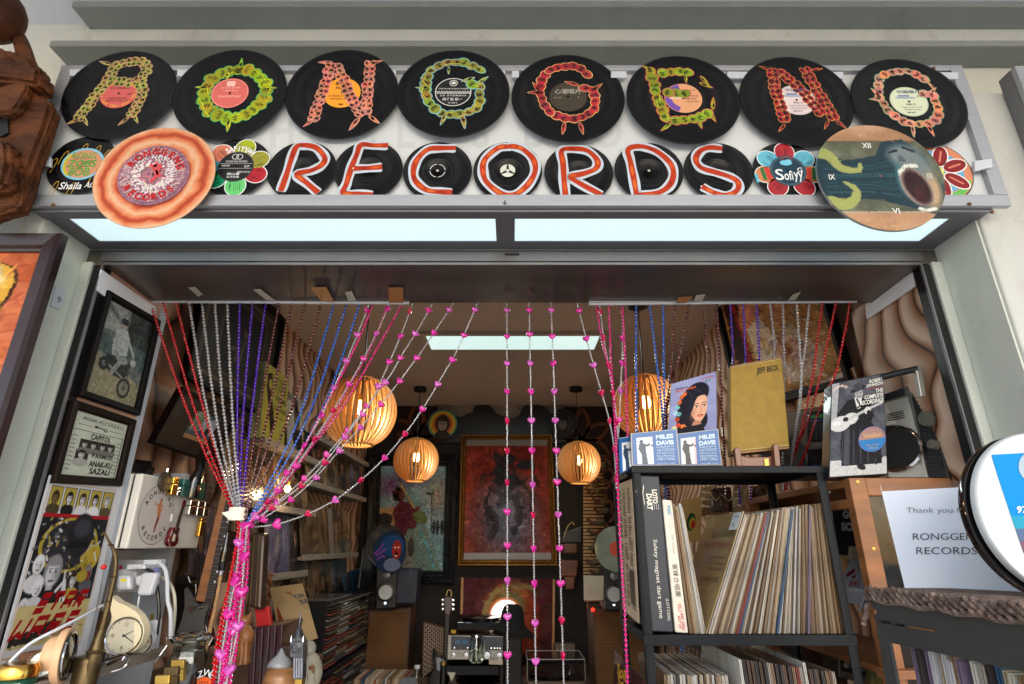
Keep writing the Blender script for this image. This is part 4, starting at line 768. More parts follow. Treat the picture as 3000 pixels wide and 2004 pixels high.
# ---- white fuse box with lighters and magnets
X0=-1.10;y0,y1,z0,z1=1.705,2.085,H-.008,H+.203
t=thing('fuse_box','cream metal fuse box carrying the round shop sticker and a row of lighters','fuse box')
M_fuse=mat('cream_metal',(216,212,204),.4,var=.04,scale=6)
g=MB();g.box((-1.43,y0,z0),(-1.131,y1,z1));g.build('casing',M_fuse,t,bevel=.004)
g=MB();g.box((-1.131,y0+.006,z0+.004),(-1.125,y1-.004,z1-.004));g.build('dark_gap',M_black,t)  # black filler painting the shade in the gap behind the door
g=MB();g.box((-1.125,y0,z0),(X0,y1,z1));g.build('door',M_fuse,t,bevel=.005)
dq=Quad(Vector((X0,y0,z1)),Vector((X0,y1,z1)),Vector((X0,y1,z0)),Vector((X0,y0,z0)))
f=lambda x,y,w=0:dq.p(.28+x*.088/dq.w,.53-y*.088/dq.h,.0006+w)
g=MB();ell(g,f,0,0,1,1,0,(206,198,194),n=48);ring(g,f,0,0,1,.02,.0002,(70,66,64),n=48);ring_text(g,f,'RONGGENG',.78,.15,-62,62,.0004,(26,26,26),offset=.03);ring_text(g,f,'RECORDS',.78,.15,232,128,.0004,(26,26,26),offset=.03,inward=True)
stroke(g,f,smooth_path([(.08,.45),(.06,.25),(.1,.05),(.1,-.2),(0,-.45)],5),[.1,.12,.13,.14,.16,.2,.22,.22,.2,.2,.2,.18,.16,.14,.14,.12,.1,.1,.08,.07,.06],.0005,(196,126,74));ell(g,f,.1,.5,.05,.07,.0006,(150,84,54),n=12);stroke(g,f,[(.08,.36),(-.15,.3),(-.22,.42)],.05,.0006,(196,126,74));stroke(g,f,[(.08,.36),(.28,.26),(.18,.12)],.05,.0006,(196,126,74));stroke(g,f,[(.1,-.08),(.06,-.3),(0,-.6)],[.12,.12,.05],.0007,(134,62,46))
g.build('shop_sticker',PM,t,cols=True,recalc=False)
def onbox(name,label,cat,u0,v0,u1,v1,d,m,m2=None,split=.4,grp='lighters held on the fuse box door'):
 o=thing(name,label,cat,grp);g=MB();dq.box(g,u0,v0+(v1-v0)*split,u1,v1,.001,d);g.build('body',m,o,bevel=.002)
 g=MB();dq.box(g,u0,v0,u1,v0+(v1-v0)*split-.006,.001,d);g.build('lid',m2 or m,o,bevel=.002);return o
M_teal=mat('teal_enamel',(50,104,96),.3,var=.5,scale=60);M_green=mat('green_enamel',(14,84,62),.3,var=.1);M_brown=mat('dark_brown_leather',(50,36,30),.4,var=.2)
xs=[(.335,.415,M_gold,'gold lighter next to the round medal'),(.425,.47,M_chrome,'small chrome lighter right of the gold lighter'),(.49,.585,M_teal,'teal and chrome lighter in the top row'),(.70,.765,M_brown,'dark leather lighter left of the green lighter'),(.775,.85,M_green,'green enamel lighter with a pale panel'),(.885,.99,M_brown,'brown lighter at the right end of the top row')]
for k,(a,b,m,lb)in enumerate(xs):onbox('pocket_lighter',lb,'lighter',a,-.02+.14*(k==1),b,.24,.02,m,M_chrome if k in(1,3)else m)
for a,b,lb in((.66,.78,'left chrome lighter in the second row, above the toy guitar'),(.79,.90,'middle chrome lighter in the second row'),(.905,.99,'rightmost dull chrome lighter in the second row')):
 o=onbox('pocket_lighter',lb,'lighter',a,.27,b,.5,.02,M_chrome)
onbox('pocket_lighter','gold slim lighter in the lowest row of the fuse box','lighter',.91,.53,.985,.82,.016,M_gold,split=.15)
o=thing('brass_medal','round grey metal medal on the upper left of the fuse box door','medal');c=dq.p(.27,.06,.002)
g=MB();g.lathe([(.0001,.007),(.024,.007),(.026,.009),(.03,.009),(.03,0),(.0001,0)],c,(1,0,0),n=32);g.build('disc',mat('pewter',(104,102,90),.45,metal=.8,var=.2),o,smooth=True)
g=MB();g.tube([c+Vector((.006,.0,.028)),c+Vector((.006,0,.04))],.005);g.build('bow',M_chrome,o)
o=thing('door_stopper','glossy black carved ornament with a brown eye among the lighters','ornament');g=MB()
g.tube([dq.p(.64,.24,.02),dq.p(.64,0,.022),dq.p(.66,-.2,.03),dq.p(.69,-.38,.02),dq.p(.72,-.5,.02),dq.p(.78,-.52,.02)],[.02,.021,.016,.018,.017,.012],12);g.build('body',mat('glossy_black',(14,12,12),.12,var=0,coat=.5),o,smooth=True)
g=MB();g.lathe([(.0001,.003),(.006,.002),(.011,0)],dq.p(.64,.1,.041),(1,0,0),n=16);g.build('eye',mat('brown_eye',(110,50,36),.2,coat=.5),o,smooth=True)
o=thing('toy_guitar','miniature dark red electric guitar fixed to the fuse box door','toy guitar')
gp=[(.47,.71),(.50,.70),(.515,.74),(.535,.73),(.55,.70),(.57,.72),(.565,.8),(.585,.87),(.575,.94),(.53,.975),(.47,.96),(.44,.9),(.455,.82),(.46,.76)]
pts=smooth_path(gp,3,True);g=MB();g.prism([dq.p(u,v,.004)for u,v in pts],dq.n*.014);g.build('body',mat('wine_red_lacquer',(92,18,22),.15,var=.2,coat=.6),o,bevel=.002)
g=MB();stroke(g,lambda u,v,w:dq.p(u,v,w),[(a+.0,b)for a,b in pts],.008,.0185,(190,130,120),closed=True);g.build('binding',PG,o,cols=True)
g=MB();g.prism([dq.p(u,v,.014)for u,v in((.505,.78),(.53,.78),(.565,.38),(.55,.38))],dq.n*.007);g.build('neck',mat('dark_neck',(40,22,20),.4),o)
g=MB();g.prism([dq.p(u,v,.014)for u,v in((.545,.385),(.575,.385),(.585,.31),(.56,.29),(.55,.32))],dq.n*.006);g.build('headstock',mat('wine_red_lacquer',(92,18,22)),o)
g=MB();g.prism([dq.p(u,v,.018)for u,v in((.505,.8),(.525,.8),(.525,.9),(.505,.9))],dq.n*.004);g.build('bridge',M_chrome,o)
g=MB();q2=dq;q2.box(g,.475,.5,.515,.62,.0005,.006);tag(g.build('door_latch',M_fuse,bevel=.002),'small white latch block left of the toy guitar','latch')
o=thing('toy_jeep','small black toy off road car with white grille on the fuse box','toy car')
b0=Vector((-1.19,1.74,z1));ex=Vector((.5,.86,0)).normalized();ey=Vector((-.86,.5,0)).normalized();jf=lambda x,y,z:b0+ex*x+ey*y+Vector((0,0,z))
def jbox(name,x0,x1,y0_,y1_,z0_,z1_,m,tp=0,bev=.002):
 g=MB();g.box8([jf(x0,y0_,z0_),jf(x1,y0_,z0_),jf(x1,y1_,z0_),jf(x0,y1_,z0_),jf(x0+tp,y0_+tp,z1_),jf(x1-tp,y0_+tp,z1_),jf(x1-tp,y1_-tp,z1_),jf(x0+tp,y1_-tp,z1_)]);return g.build(name,m,o,bevel=bev)
M_gb=mat('glossy_black',(14,12,12))
jbox('body',0,.095,0,.045,.012,.034,M_gb);jbox('cabin',.03,.088,.003,.042,.034,.052,M_gb,.005);jbox('windscreen',.024,.034,.006,.039,.035,.05,M_aludark,.002,0);jbox('grille',-.003,0,.006,.039,.018,.031,mat('silver_toy_paint',(190,190,188),.3),0,.001);jbox('bumper',-.008,-.001,.001,.044,.01,.016,M_aludark)
for k in range(6):jbox('grille_slot',-.0036,-.003,.011+k*.004,.0128+k*.004,.02,.03,M_black,0,0)
for x in(.018,.078):
 for y in(-.002,.047):g=MB();g.lathe([(.0001,-.005),(.012,-.005),(.013,0),(.012,.005),(.0001,.005)],jf(x,y,.013),ey,n=16);g.build('wheel',M_black,o,smooth=True)
g=MB();g.box((-1.36,2.10,0),(-1.20,2.13,H+.25));struct('pale_panel_edge',g,mat('pale_blue_paint',(176,184,196)))
q=QX([(330,1612),(470,1612),(480,1790),(300,1790)],-1.30);g=MB();q.box(g,0,0,1,1,-.01,0);struct('bare_plaster_patch',g,mat('bare_plaster',(190,184,180),.7,var=.1,scale=8,bump=.3))
t=thing('plug_adapter','cluster of white plugs and adapters in the socket under the fuse box','plug adapter')
def pbox(name,m,c,D,d,bev=.004):q=QD(c,D);return slab(t,name,m,q,d,bevel=bev)
pbox('socket_plate',mat('pale_socket',(196,196,200),.4),[(330,1640),(470,1640),(462,1722),(322,1724)],1.86,.012)
pbox('socket_block',M_wplas,[(345,1668),(400,1668),(398,1735),(340,1735)],1.80,.05)
pbox('round_plug',M_wplas,[(342,1684),(382,1684),(384,1730),(338,1732)],1.75,.03,.01);pbox('wide_plug',M_wplas,[(370,1653),(424,1652),(426,1668),(368,1670)],1.76,.03);pbox('upper_plug',M_wplas,[(418,1640),(472,1639),(468,1656),(416,1658)],1.78,.03)
pbox('corner_plug',M_wplas,[(412,1678),(462,1678),(440,1746),(398,1746)],1.73,.025,.008);pbox('plug_neck',M_wplas,[(394,1690),(420,1682),(420,1718),(396,1716)],1.735,.02,.006)
q=QD([(354,1696),(370,1696),(369,1704),(353,1704)],1.7485);slab(t,'yellow_sticker',mat('yellow_sticker',(220,214,40),.5),q,.001);q=QD([(349,1658),(358,1656),(354,1676),(347,1678)],1.855);slab(t,'red_sticker',mat('red_sticker',(190,40,40),.5),q,.001)
q=QD([(448,1664),(468,1662),(464,1676),(446,1678)],1.775);slab(t,'blue_switch',mat('blue_switch',(60,110,160),.4,var=0,rgb2=(150,110,160)),q,.004)
for lb,m,r,pts in(('thick white cable looping down from the upper plug',M_wplas,.0055,[(466,1648,1.77),(482,1665,1.76),(490,1700,1.76),(492,1760,1.76),(500,1800,1.76),(500,1870,1.77)]),('cream cable running down beside the thick white cable',mat('cream_cable',(190,186,166),.5),.0045,[(472,1692,1.79),(494,1705,1.78),(510,1740,1.78),(512,1800,1.79),(504,1870,1.8)]),('black cable dropping from the wide plug to the shelf',M_black,.005,[(420,1664,1.77),(448,1678,1.77),(458,1710,1.77),(466,1780,1.77),(460,1850,1.77),(448,1890,1.77)]),('thin white lead under the corner plug',M_wplas,.003,[(408,1746,1.74),(404,1775,1.74),(398,1800,1.74)])):
 tag(tubepx(None,'power_cable',m,pts,r),lb,'cable')
# ---- the shelf at lower left and what stands on it
ZS=H-.272
t=thing('wall_shelf','grey weathered plank shelf in the lower left corner','shelf')
g=MB();g.box((-1.142,1.30,ZS-.028),(-1.0,1.83,ZS));g.build('plank',M_grwood,t,bevel=.002)
t=thing('pear_clock','cream pear shaped clock with a silver rimmed dial','clock')
D=1.66;pts=cr(2.24,0,1304,[(715,995),(735,1000),(770,1030),(830,1055),(890,1095),(925,1145),(945,1210),(930,1285),(890,1345),(820,1372),(740,1375),(680,1350),(662,1290),(690,1230),(725,1165),(730,1110),(712,1050)])
g=MB();g.prism([P(x,y,D)for x,y in smooth_path(pts,3,True)],(0,.03,0));g.build('case',M_cream2,t,bevel=.006)
c=P(365,1862,D-.004);ax=(Vector((0.25,-1,.05))).normalized();M_dial=mat('dial_paper',(186,180,158),.4)
def dial(t,c,ax,r,num=True,dcol=M_dial,rim=M_chrome,glass=True,hands=((60,.5),(125,.7)),ticks=True,roman=False):
 g=MB();g.lathe([(r*.93,0),(r,.002),(r*1.03,.006),(r*1.0,.010),(r*.93,.008)],c,ax,n=40,cap=False);g.build('rim',rim,t,smooth=True)
 g=MB();g.lathe([(.0001,.0015),(r*.94,.0015),(r*.94,0),(.0001,0)],c,ax,n=40);g.build('dial',dcol,t)
 ez=Vector((0,0,1));ez=(ez-ax*ez.dot(ax)).normalized();exx=ez.cross(ax).normalized()*-1
 if exx.x<0:exx=-exx
 f=lambda x,y,w=0:c+exx*x*r+ez*y*r+ax*(.0018+w);g=MB()
 if ticks:
  for k in range(12):
   a=math.radians(k*30);stroke(g,f,[(.78*math.sin(a),.78*math.cos(a)),(.88*math.sin(a),.88*math.cos(a))],.03,.0002,(40,38,34))
 if num:
  for s_,x,y in(('12',0,.6),('3',.62,0),('6',0,-.62),('9',-.62,0)):put_text(g,f,s_,x-.09,y+.1,x+.09,y-.1,.0003,(50,46,40))
 if roman:
  for s_,x,y in(('XII',0,.62),('III',.62,0),('VI',0,-.62),('IX',-.62,0)):put_text(g,f,s_,x-.1,y+.1,x+.1,y-.1,.0003,(50,46,40))
 for a,l in hands:a=math.radians(a);stroke(g,f,[(-.12*math.sin(a),-.12*math.cos(a)),(l*math.sin(a),l*math.cos(a))],[.07,.03],.0005,(24,22,22))
 ell(g,f,0,0,.06,.06,.0008,(30,28,28),n=12);g.build('hands',PM,t,cols=True,recalc=False)
dial(t,c,ax,.0445)
t=thing('round_clock','round silver rimmed clock peeping out behind the pear shaped clock','clock');c=P(410,1880,1.71)
g=MB();g.lathe([(.0001,0),(.034,0),(.034,.022),(.0001,.022)],c,(-.1,1,0),n=32);g.build('case',M_wplas,t);dial(t,c,Vector((.15,-1,0)).normalized(),.033)
t=thing('white_charger','white plastic charger block behind the clocks','charger');q=QD([(418,1820),(460,1816),(448,1905),(418,1910)],1.76);slab(t,'body',M_wplas,q,.03,.004)
for x in(417,440):q=QD([(x,1800),(x+8,1799),(x+6,1820),(x,1821)],1.765);slab(t,'pin',M_brass,q,.004)
t=thing('brass_pipe','tall old brass tobacco pipe with a bent neck and a chain','pipe');M_oldb=mat('old_brass',(88,74,48),.42,metal=.7,var=.35,scale=30,bump=.1)
tubepx(t,'neck',M_oldb,[(306,1560,1.47),(320,1588,1.47),(338,1625,1.47),(338,1675,1.47),(322,1750,1.47),(308,1810,1.47),(297,1850,1.47)],[.0025,.003,.005,.005,.0055,.0065,.007],12)
tubepx(t,'stem',M_oldb,[(299,1846,1.47),(290,1870,1.47),(282,1905,1.47),(270,1945,1.47),(258,1985,1.47)],[.0075,.011,.016,.017,.0145],16)
for x,y in((325,1597),(333,1690),(318,1762),(281,1908)):g=MB();g.ball(P(x,y,1.47),.007 if y<1900 else.018,12,(1.1,1.1,.4));g.build('collar',M_oldb,t,smooth=True)
g=MB();c=P(250,1960,1.475);g.lathe([(.0001,-.06),(.023,-.06),(.026,.02),(.022,.026),(.0001,.026)],c,n=24,sx=1.25);g.build('tank',M_oldb,t,smooth=True)
tubepx(t,'bowl_tube',M_oldb,[(318,1806,1.48),(306,1840,1.48),(292,1880,1.48)],[.006,.007,.008],10)
g=MB();a,b=P(318,1596,1.465),P(283,1785,1.465)
for k in range(34):
 p_=a.lerp(b,k/33);p2=a.lerp(b,(k+.75)/33);s_=Vector((.0012,0,0))if k%2 else Vector((0,.0012,0));g.tube([p_-s_,p2-s_],.0006,4);g.tube([p_+s_,p2+s_],.0006,4)
g.build('chain',M_oldb,t,stuff=True);g=MB();g.ball(P(304,1661,1.462),.0062,14,(1.1,1,1));g.build('red_bead',mat('red_bead_plastic',(190,24,24),.3),t,smooth=True)
t=thing('alarm_clock','pale wooden alarm clock turned sideways with a dark glass dial','clock');M_pale=mat('pale_turned_wood',(206,166,128),.42,var=.06,scale=8);ax=Vector((.93,.36,.05)).normalized();c=P(186,1922,1.42)
g=MB();g.lathe([(.0001,-.034),(.036,-.034),(.042,-.026),(.042,-.010),(.054,-.009),(.057,-.004),(.056,.007),(.05,.008),(.049,.002),(.0001,.002)],c,ax,n=40,xdir=(0,0,1));g.build('case',M_pale,t,smooth=True)
g=MB();g.lathe([(.046,.007),(.05,.010),(.0485,.013),(.045,.012)],c,ax,n=40,cap=False);g.build('rim',M_chrome,t,smooth=True)
g=MB();g.lathe([(.0001,.013),(.025,.0115),(.045,.006),(.0001,.004)],c,ax,n=32);g.build('lens',mat('dark_olive_glass',(46,42,30),.06,var=.2,coat=.6),t,smooth=True)
g=MB();g.ball(P(176,1914,1.39),.003,8);g.build('knob',M_black,t)
t=thing('small_dial','small white pocket clock face with roman numerals on a brown stone','clock');c=P(126,1946,1.385);ax=Vector((.35,-.9,.3)).normalized()
g=MB();g.lathe([(.0001,-.008),(.02,-.006),(.0285,0),(.0285,.003),(.0001,.003)],c,ax,n=32);g.build('case',M_chrome,t,smooth=True);dial(t,c+ax*.003,ax,.028,num=False,dcol=mat('white_enamel',(224,228,220),.25),roman=True,hands=((100,.6),(205,.5)))
M_rock=mat('brown_stone',(96,62,44),.8,var=.3,scale=20,bump=.6)
for c4,D,lb in(([(48,1915),(118,1908),(122,1940),(52,1945)],1.43,'brown stone block behind the small white clock face'),([(92,1980),(158,1976),(150,2030),(86,2030)],1.40,'brown stone block under the small white clock face')):
 q=QD(c4,D);tag(slab(None,'stone_block',M_rock,q,.04,.006),lb,'stone')
t=thing('medicine_jar','glass jar with a bright gold lid and green label in the bottom left corner','jar');c=P(42,2004,1.345)
g=MB();g.lathe([(.0001,-.07),(.036,-.07),(.038,-.06),(.038,.008),(.034,.012),(.0001,.012)],c,n=32);g.build('jar',mat('green_paper_label',(20,70,52),.4),t,smooth=True)
g=MB();g.lathe([(.036,.012),(.0385,.014),(.0385,.03),(.034,.038),(.03,.0385),(.0001,.037)],c,n=40);g.build('lid',M_gold,t,smooth=True);g=MB();f=lambda u,v,w=0:c+Vector((math.sin(u)*(.0385+w),-math.cos(u)*(.0385+w),v));put_text(g,f,'GAHARU',-.9,.006,.3,-.006,.0006,(220,226,220),offset=.02)
g.add([f(.5,.006,.0004),f(.9,.006,.0004),f(.9,-.03,.0004),f(.5,-.03,.0004)],[(0,1,2,3)],(206,206,206));g.build('label_print',PM,t,cols=True)
tag(tubepx(None,'power_cable',M_wplas,[(28,1940,1.36),(90,1885,1.38),(180,1838,1.42),(250,1802,1.48),(300,1774,1.55)],.0035),'white cable stretched across the bottom of the film poster','cable')
t=thing('carabiner','bright steel carabiner hook lying on the edge of the grey shelf','carabiner')
tubepx(t,'hook',M_chrome,[(312,1934,1.50),(340,1925,1.49),(362,1919,1.48),(374,1930,1.47),(370,1948,1.46),(352,1960,1.46),(328,1967,1.46)],.0032,10)
tubepx(t,'gate',M_chrome,[(318,1947,1.49),(340,1938,1.48),(360,1928,1.47)],.005,10)
t=thing('combination_padlock','small dark metal padlock with a dial behind the carabiner','padlock');q=QD([(288,1925),(312,1914),(318,1944),(294,1956)],1.50);slab(t,'body',M_aludark,q,.02,.004)
g=MB();g.lathe([(.0001,.006),(.009,.005),(.0105,0)],P(303,1925,1.498),Vector((.3,-1,.1)),n=20);g.build('dial',M_black,t,smooth=True)
t=thing('clip_top_jar','empty glass jar with a wire clasp lid left of the gathered beads','jar');c=P(540,1990,1.70);zt_=P(540,1862,1.70).z-c.z
g=MB();g.lathe([(.048,-.1),(.05,-.02),(.05,.02),(.05,zt_-.06),(.046,zt_-.045),(.040,zt_-.035),(.040,zt_-.018),(.046,zt_-.014),(.046,zt_-.008),(.043,zt_-.008),(.0375,zt_-.03),(.043,zt_-.045),(.047,zt_-.06),(.047,-.1)],c,n=8,cap=False);o=g.build('body',M_glass,t,smooth=False)
g=MB();g.lathe([(.0001,zt_-.007),(.046,zt_-.007),(.047,zt_),(.04,zt_+.005),(.0001,zt_+.003)],c,n=32);g.build('lid',M_glass,t,smooth=True)
g=MB()
for s_ in(-1,1):g.tube([c+Vector((s_*.046,0,zt_)),c+Vector((s_*.062,-.01,zt_-.004)),c+Vector((s_*.056,-.012,zt_-.022)),c+Vector((s_*.045,-.005,zt_-.02))],.0012,6)
g.tube([c+Vector((-.056,-.012,zt_-.022)),c+Vector((-.066,-.02,zt_-.045)),c+Vector((-.075,-.02,zt_-.06))],.0012,6);g.build('wire_clasp',M_chrome,t)
for k,(x,y,D,s_)in enumerate(((475,2000,1.50,1.),(500,1976,1.56,.95),(520,1955,1.62,.9))):
 o=thing('pocket_lighter',('nearest gold lighter standing in front of the clip top jar','brass lighter second from the front before the jar','brass lighter closest to the clip top jar')[k],'lighter','lighters standing before the jar');q=QD([(x-22*s_,y-20),(x+22*s_,y-22),(x+18*s_,y+40),(x-26*s_,y+42)],D);slab(o,'body',M_oldb if k==1 else M_brass,q,.014,.002,v0=.45);slab(o,'lid',M_oldb if k==1 else M_brass,q,.014,.002,v1=.43)
t=thing('gift_record','small black record with white hand lettering and an orange label, bottom left','record');c=P(596,2014,1.685);disc(t,c,.045,rl=.024);f=face_fn(c,.045);label_disc(t,c,.024,(214,84,20),[('HITS',-.5,.6,.5,.3,(60,20,10))]);g=MB();ring_text(g,f,'GUZ',.74,.34,-72,-22,.001,(210,214,214));ring_text(g,f,'WE',.76,.36,10,34,.001,(210,214,214));g.build('hand_lettering',PM,t,cols=True,recalc=False)
# ---- guitars and sticks behind the beads
t=thing('electric_guitar','black electric guitar with a grey pickguard standing below the fuse box','guitar');D=1.98
body=cr(3.92,380,1604,[(470,1100),(505,900),(512,560),(514,420),(545,340),(615,300),(675,330),(700,395),(760,415),(765,520),(745,610),(790,640),(870,540),(930,520),(948,570),(930,700),(880,900),(900,1150)])
g=MB();g.prism([P(x,y,D)for x,y in smooth_path(body,3,True)],(0,.045,0));g.build('body',M_gb,t,bevel=.006)
pg=cr(3.92,380,1604,[(628,480),(655,455),(700,520),(745,625),(800,660),(860,640),(915,560),(905,680),(860,800),(850,980),(540,980),(600,820),(630,680)])
g=MB();g.prism([P(x,y,D-.004)for x,y in pg],(0,.003,0));g.build('pickguard',mat('grey_pickguard',(70,68,66),.35),t)
q=QD(cr(3.92,380,1604,[(683,675),(745,670),(738,738),(676,742)]),D-.005);slab(t,'bridge_plate',M_chrome,q,-.004);q=QD(cr(3.92,380,1604,[(752,680),(860,655),(852,700),(748,716)]),D-.005);slab(t,'pickup',M_black,q,-.004)
for k in range(5):x,y=cr(3.92,380,1604,[(762+k*20,698-k*5)])[0];g=MB();g.lathe([(.0001,.002),(.0018,.001),(.002,0)],P(x,y,D-.0095),(0,-1,0),n=8);g.build('pole_piece',M_chrome,t)
q=QD([(655,1415),(672,1415),(601,1764),(572,1760)],[2.0,2.0,1.97,1.97]);slab(t,'neck',M_orwood,q,.02,.002);q=QD([(672,1415),(696,1416),(622,1770),(598,1768)],[2.0,2.0,1.965,1.965]);slab(t,'fretboard',mat('rosewood',(34,22,20),.4,var=.2),q,.02)
g=MB()
for k in range(26):
 v=.02+.95*(1-.94**k)/(1-.94**26);q.box(g,0,v,1,v+.002,0,.0012)
g.build('fret',M_aludark,t,stuff=True);g=MB()
for v in(.34,.46,.56,.66,.75,.83):g.lathe([(.0001,.001),(.003,.0005),(.0032,0)],q.p(.75,v,0),q.n,n=8)
g.build('inlay',M_wplas,t,stuff=True)
t=thing('walking_stick','speckled wooden stick with a black handle and chrome collar','stick');tubepx(t,'shaft',mat('speckled_wood',(150,116,78),.55,var=.5,scale=150),[(648,1676,1.9),(630,1780,1.9),(600,1905,1.9)],[.0055,.006,.0075],10);tubepx(t,'collar',M_chrome,[(649,1672,1.9),(646,1684,1.9)],.0075,12,0);tubepx(t,'handle',M_gb,[(668,1560,1.9),(660,1610,1.9),(652,1650,1.9),(650,1672,1.9)],[.004,.011,.012,.008],12)
# ============================================================ PENDANT LAMPS AND CEILING LIGHT
t=thing('ceiling_light','flush rectangular daylight panel light on the shop ceiling','ceiling light')
a,b,c,d=PZ(1214,977,2.72),PZ(1745,977,2.72),PZ(1729,1017,2.72),PZ(1225,1017,2.72);x0,x1,y0_,y1_=-.60+.03,.60-.02,3.46,3.74
g=MB();g.box((x0,y0_,2.705),(x1,y1_,2.716));g.build('diffuser',M_lamp,t)
for p0,p1 in(((x0-.04,y0_-.04,2.70),(x1+.04,y0_,2.72)),((x0-.04,y1_,2.70),(x1+.04,y1_+.04,2.72)),((x0-.04,y0_,2.70),(x0,y1_,2.72)),((x1,y0_,2.70),(x1+.04,y1_,2.72))):g=MB();g.box(p0,p1);g.build('frame_bar',mat('light_frame',(150,140,130),.5),t,bevel=.002)
ll=bpy.data.lights.new('panel_light','AREA');ll.shape='RECTANGLE';ll.size=1.1;ll.size_y=.25;ll.energy=5;ll.color=(.86,1,.97);lo_=bpy.data.objects.new('panel_light',ll);COL.objects.link(lo_);lo_.location=(0,3.6,2.70)
g=MB();g.lathe([(.0001,0),(.05,0),(.06,-.01),(.05,-.02),(.0001,-.022)],P(1495,1040,3.95)*1.0,n=24)
tag(g.build('smoke_detector',mat('off_white_disc',(150,142,132),.5)),'small round white detector on the ceiling behind the panel light','smoke detector')
M_slat=mat('ply_veneer',(206,160,100),.5,var=.1,scale=30,rgb2=(182,134,80));M_bulb=mat('lit_bulb',(255,206,140),.4,var=0,emit=9)
SLAT=None
def pendant(name,label,px,py,D,R,energy,top=2.72):
 global SLAT
 t=thing(name,label,'pendant lamp','wooden globe pendant lamps');c=P(px,py,D);NS=34
 if SLAT is None:
  g=MB();n=22;th=.0032;vs=[]
  for i in range(n+1):
   k=i/n;ph=math.radians(14+(158-14)*k);ro=math.sin(ph)**.92;z=math.cos(ph)*.98;wd=.03+.125*math.sin(math.pi*k)**.8
   ro=max(ro,.14);ri=max(ro-wd,.1);tw=1.1*math.sin(math.pi*k)
   for(r_,s_)in((ri,-1),(ro,-1),(ro,1),(ri,1)):
    off=(th*s_)/.19+(0.055*tw if r_==ri else 0);vs.append((r_,off,z))
  g.add(vs,[(i*4+j,i*4+(j+1)%4,i*4+4+(j+1)%4,i*4+4+j)for i in range(n)for j in range(4)]+[(0,1,2,3),(n*4+3,n*4+2,n*4+1,n*4)])
  SLAT=g.mesh('slat',M_slat)
  bm=bmesh.new();bm.from_mesh(SLAT);bmesh.ops.recalc_face_normals(bm,faces=bm.faces);bm.to_mesh(SLAT);bm.free()
 for k in range(NS):
  o=bpy.data.objects.new('slat',SLAT);COL.objects.link(o);o.parent=t;o.location=c;o.scale=(R,R,R);o.rotation_euler=(0,0,2*math.pi*k/NS+.03)
 for z,r_,nm in((-.91,.43,'bottom_ring'),(.95,.27,'top_ring')):
  g=MB();g.lathe([(R*(r_-.04),R*(z-.02)),(R*(r_+.02),R*(z-.02)),(R*(r_+.02),R*(z+.02)),(R*(r_-.04),R*(z+.02)),(R*(r_-.04),R*(z-.02))],c,n=36,cap=False);g.build(nm,M_slat,t)
 g=MB();g.lathe([(.0001,R*.5),(.016,R*.5),(.019,R*.3),(.013,R*.28),(.0001,R*.28)],c,n=16);g.build('socket',M_brass,t)
 g=MB();s_=R/.19;g.lathe([(.012*s_,.055*s_),(.022*s_,.02*s_),(.028*s_,-.0*s_),(.026*s_,-.02*s_),(.014*s_,-.035*s_),(.0001,-.038*s_)],c+Vector((0,0,.12*R)),n=20);g.build('bulb',M_bulb,t,smooth=True)
 g=MB();g.tube([c+Vector((0,0,R*.5)),Vector((c.x,c.y,top))],.0035,6);g.build('cord',M_black,t)
 g=MB();g.lathe([(.0001,-.035),(.055,-.035),(.058,-.005),(.058,0),(.0001,0)],(c.x,c.y,top-.001),n=28);g.build('canopy',M_black,t,smooth=True)
 l=bpy.data.lights.new('bulb_light','POINT');l.energy=energy;l.color=(1,.72,.44);l.shadow_soft_size=.03;o=bpy.data.objects.new('bulb_light',l);COL.objects.link(o);o.location=c+Vector((0,0,-.08*R))
 return t
pendant('pendant_lamp','large slatted wooden globe lamp behind the blue and pink bead strands',1054,1206,2.80,.186,1.9)
pendant('pendant_lamp','slatted wooden globe lamp behind the magazine and blue beads on the right',1893,1190,2.95,.178,1.9)
pendant('pendant_lamp','small slatted globe lamp left, in front of the guitarist poster',1219,1348,4.80,.190,1.6)
pendant('pendant_lamp','small slatted globe lamp right of the gold framed print',1696,1356,4.80,.184,1.6)
# ============================================================ BEAD CURTAIN
def teardrop(n=7,sx=1.):
 prof=[(.05,.5),(.22,.3),(.42,.02),(.46,-.2),(.3,-.42),(.05,-.5)];v=[];f=[]
 for r_,z in prof:
  for j in range(n):w=2*math.pi*j/n;v.append((r_*math.cos(w)*sx,r_*math.sin(w),z))
 m=len(prof);f=[(i*n+j,(i+1)*n+j,(i+1)*n+(j+1)%n,i*n+(j+1)%n)for i in range(m-1)for j in range(n)]+[tuple(range(n)),tuple((m-1)*n+j for j in range(n))[::-1]]
 return np.array(v),f
def roundb(n=6):
 prof=[(.2,.5),(.5,.22),(.5,-.22),(.2,-.5)];v=[]
 for r_,z in prof:
  for j in range(n):w=2*math.pi*j/n;v.append((r_*math.cos(w),r_*math.sin(w),z))
 m=4;f=[(i*n+j,(i+1)*n+j,(i+1)*n+(j+1)%n,i*n+(j+1)%n)for i in range(m-1)for j in range(n)]+[tuple(range(n)),tuple((m-1)*n+j for j in range(n))[::-1]]
 return np.array(v),f
BT,BR_=teardrop(),roundb()
def beadmat(name,c,tr=.45,rough=.1):return mat(name,c,rough,var=0,trans=tr,coat=.5,spec=.7,ior=1.3)
BM={'red':beadmat('red_bead',(206,12,24),.35),'clear':beadmat('clear_bead',(236,236,242),.65),'purple':beadmat('violet_bead',(84,30,190),.35),'brown':beadmat('brown_bead',(92,30,30),.35),'blue':beadmat('blue_bead',(14,96,206),.35),'pink':beadmat('magenta_bead',(226,16,130),.35)}
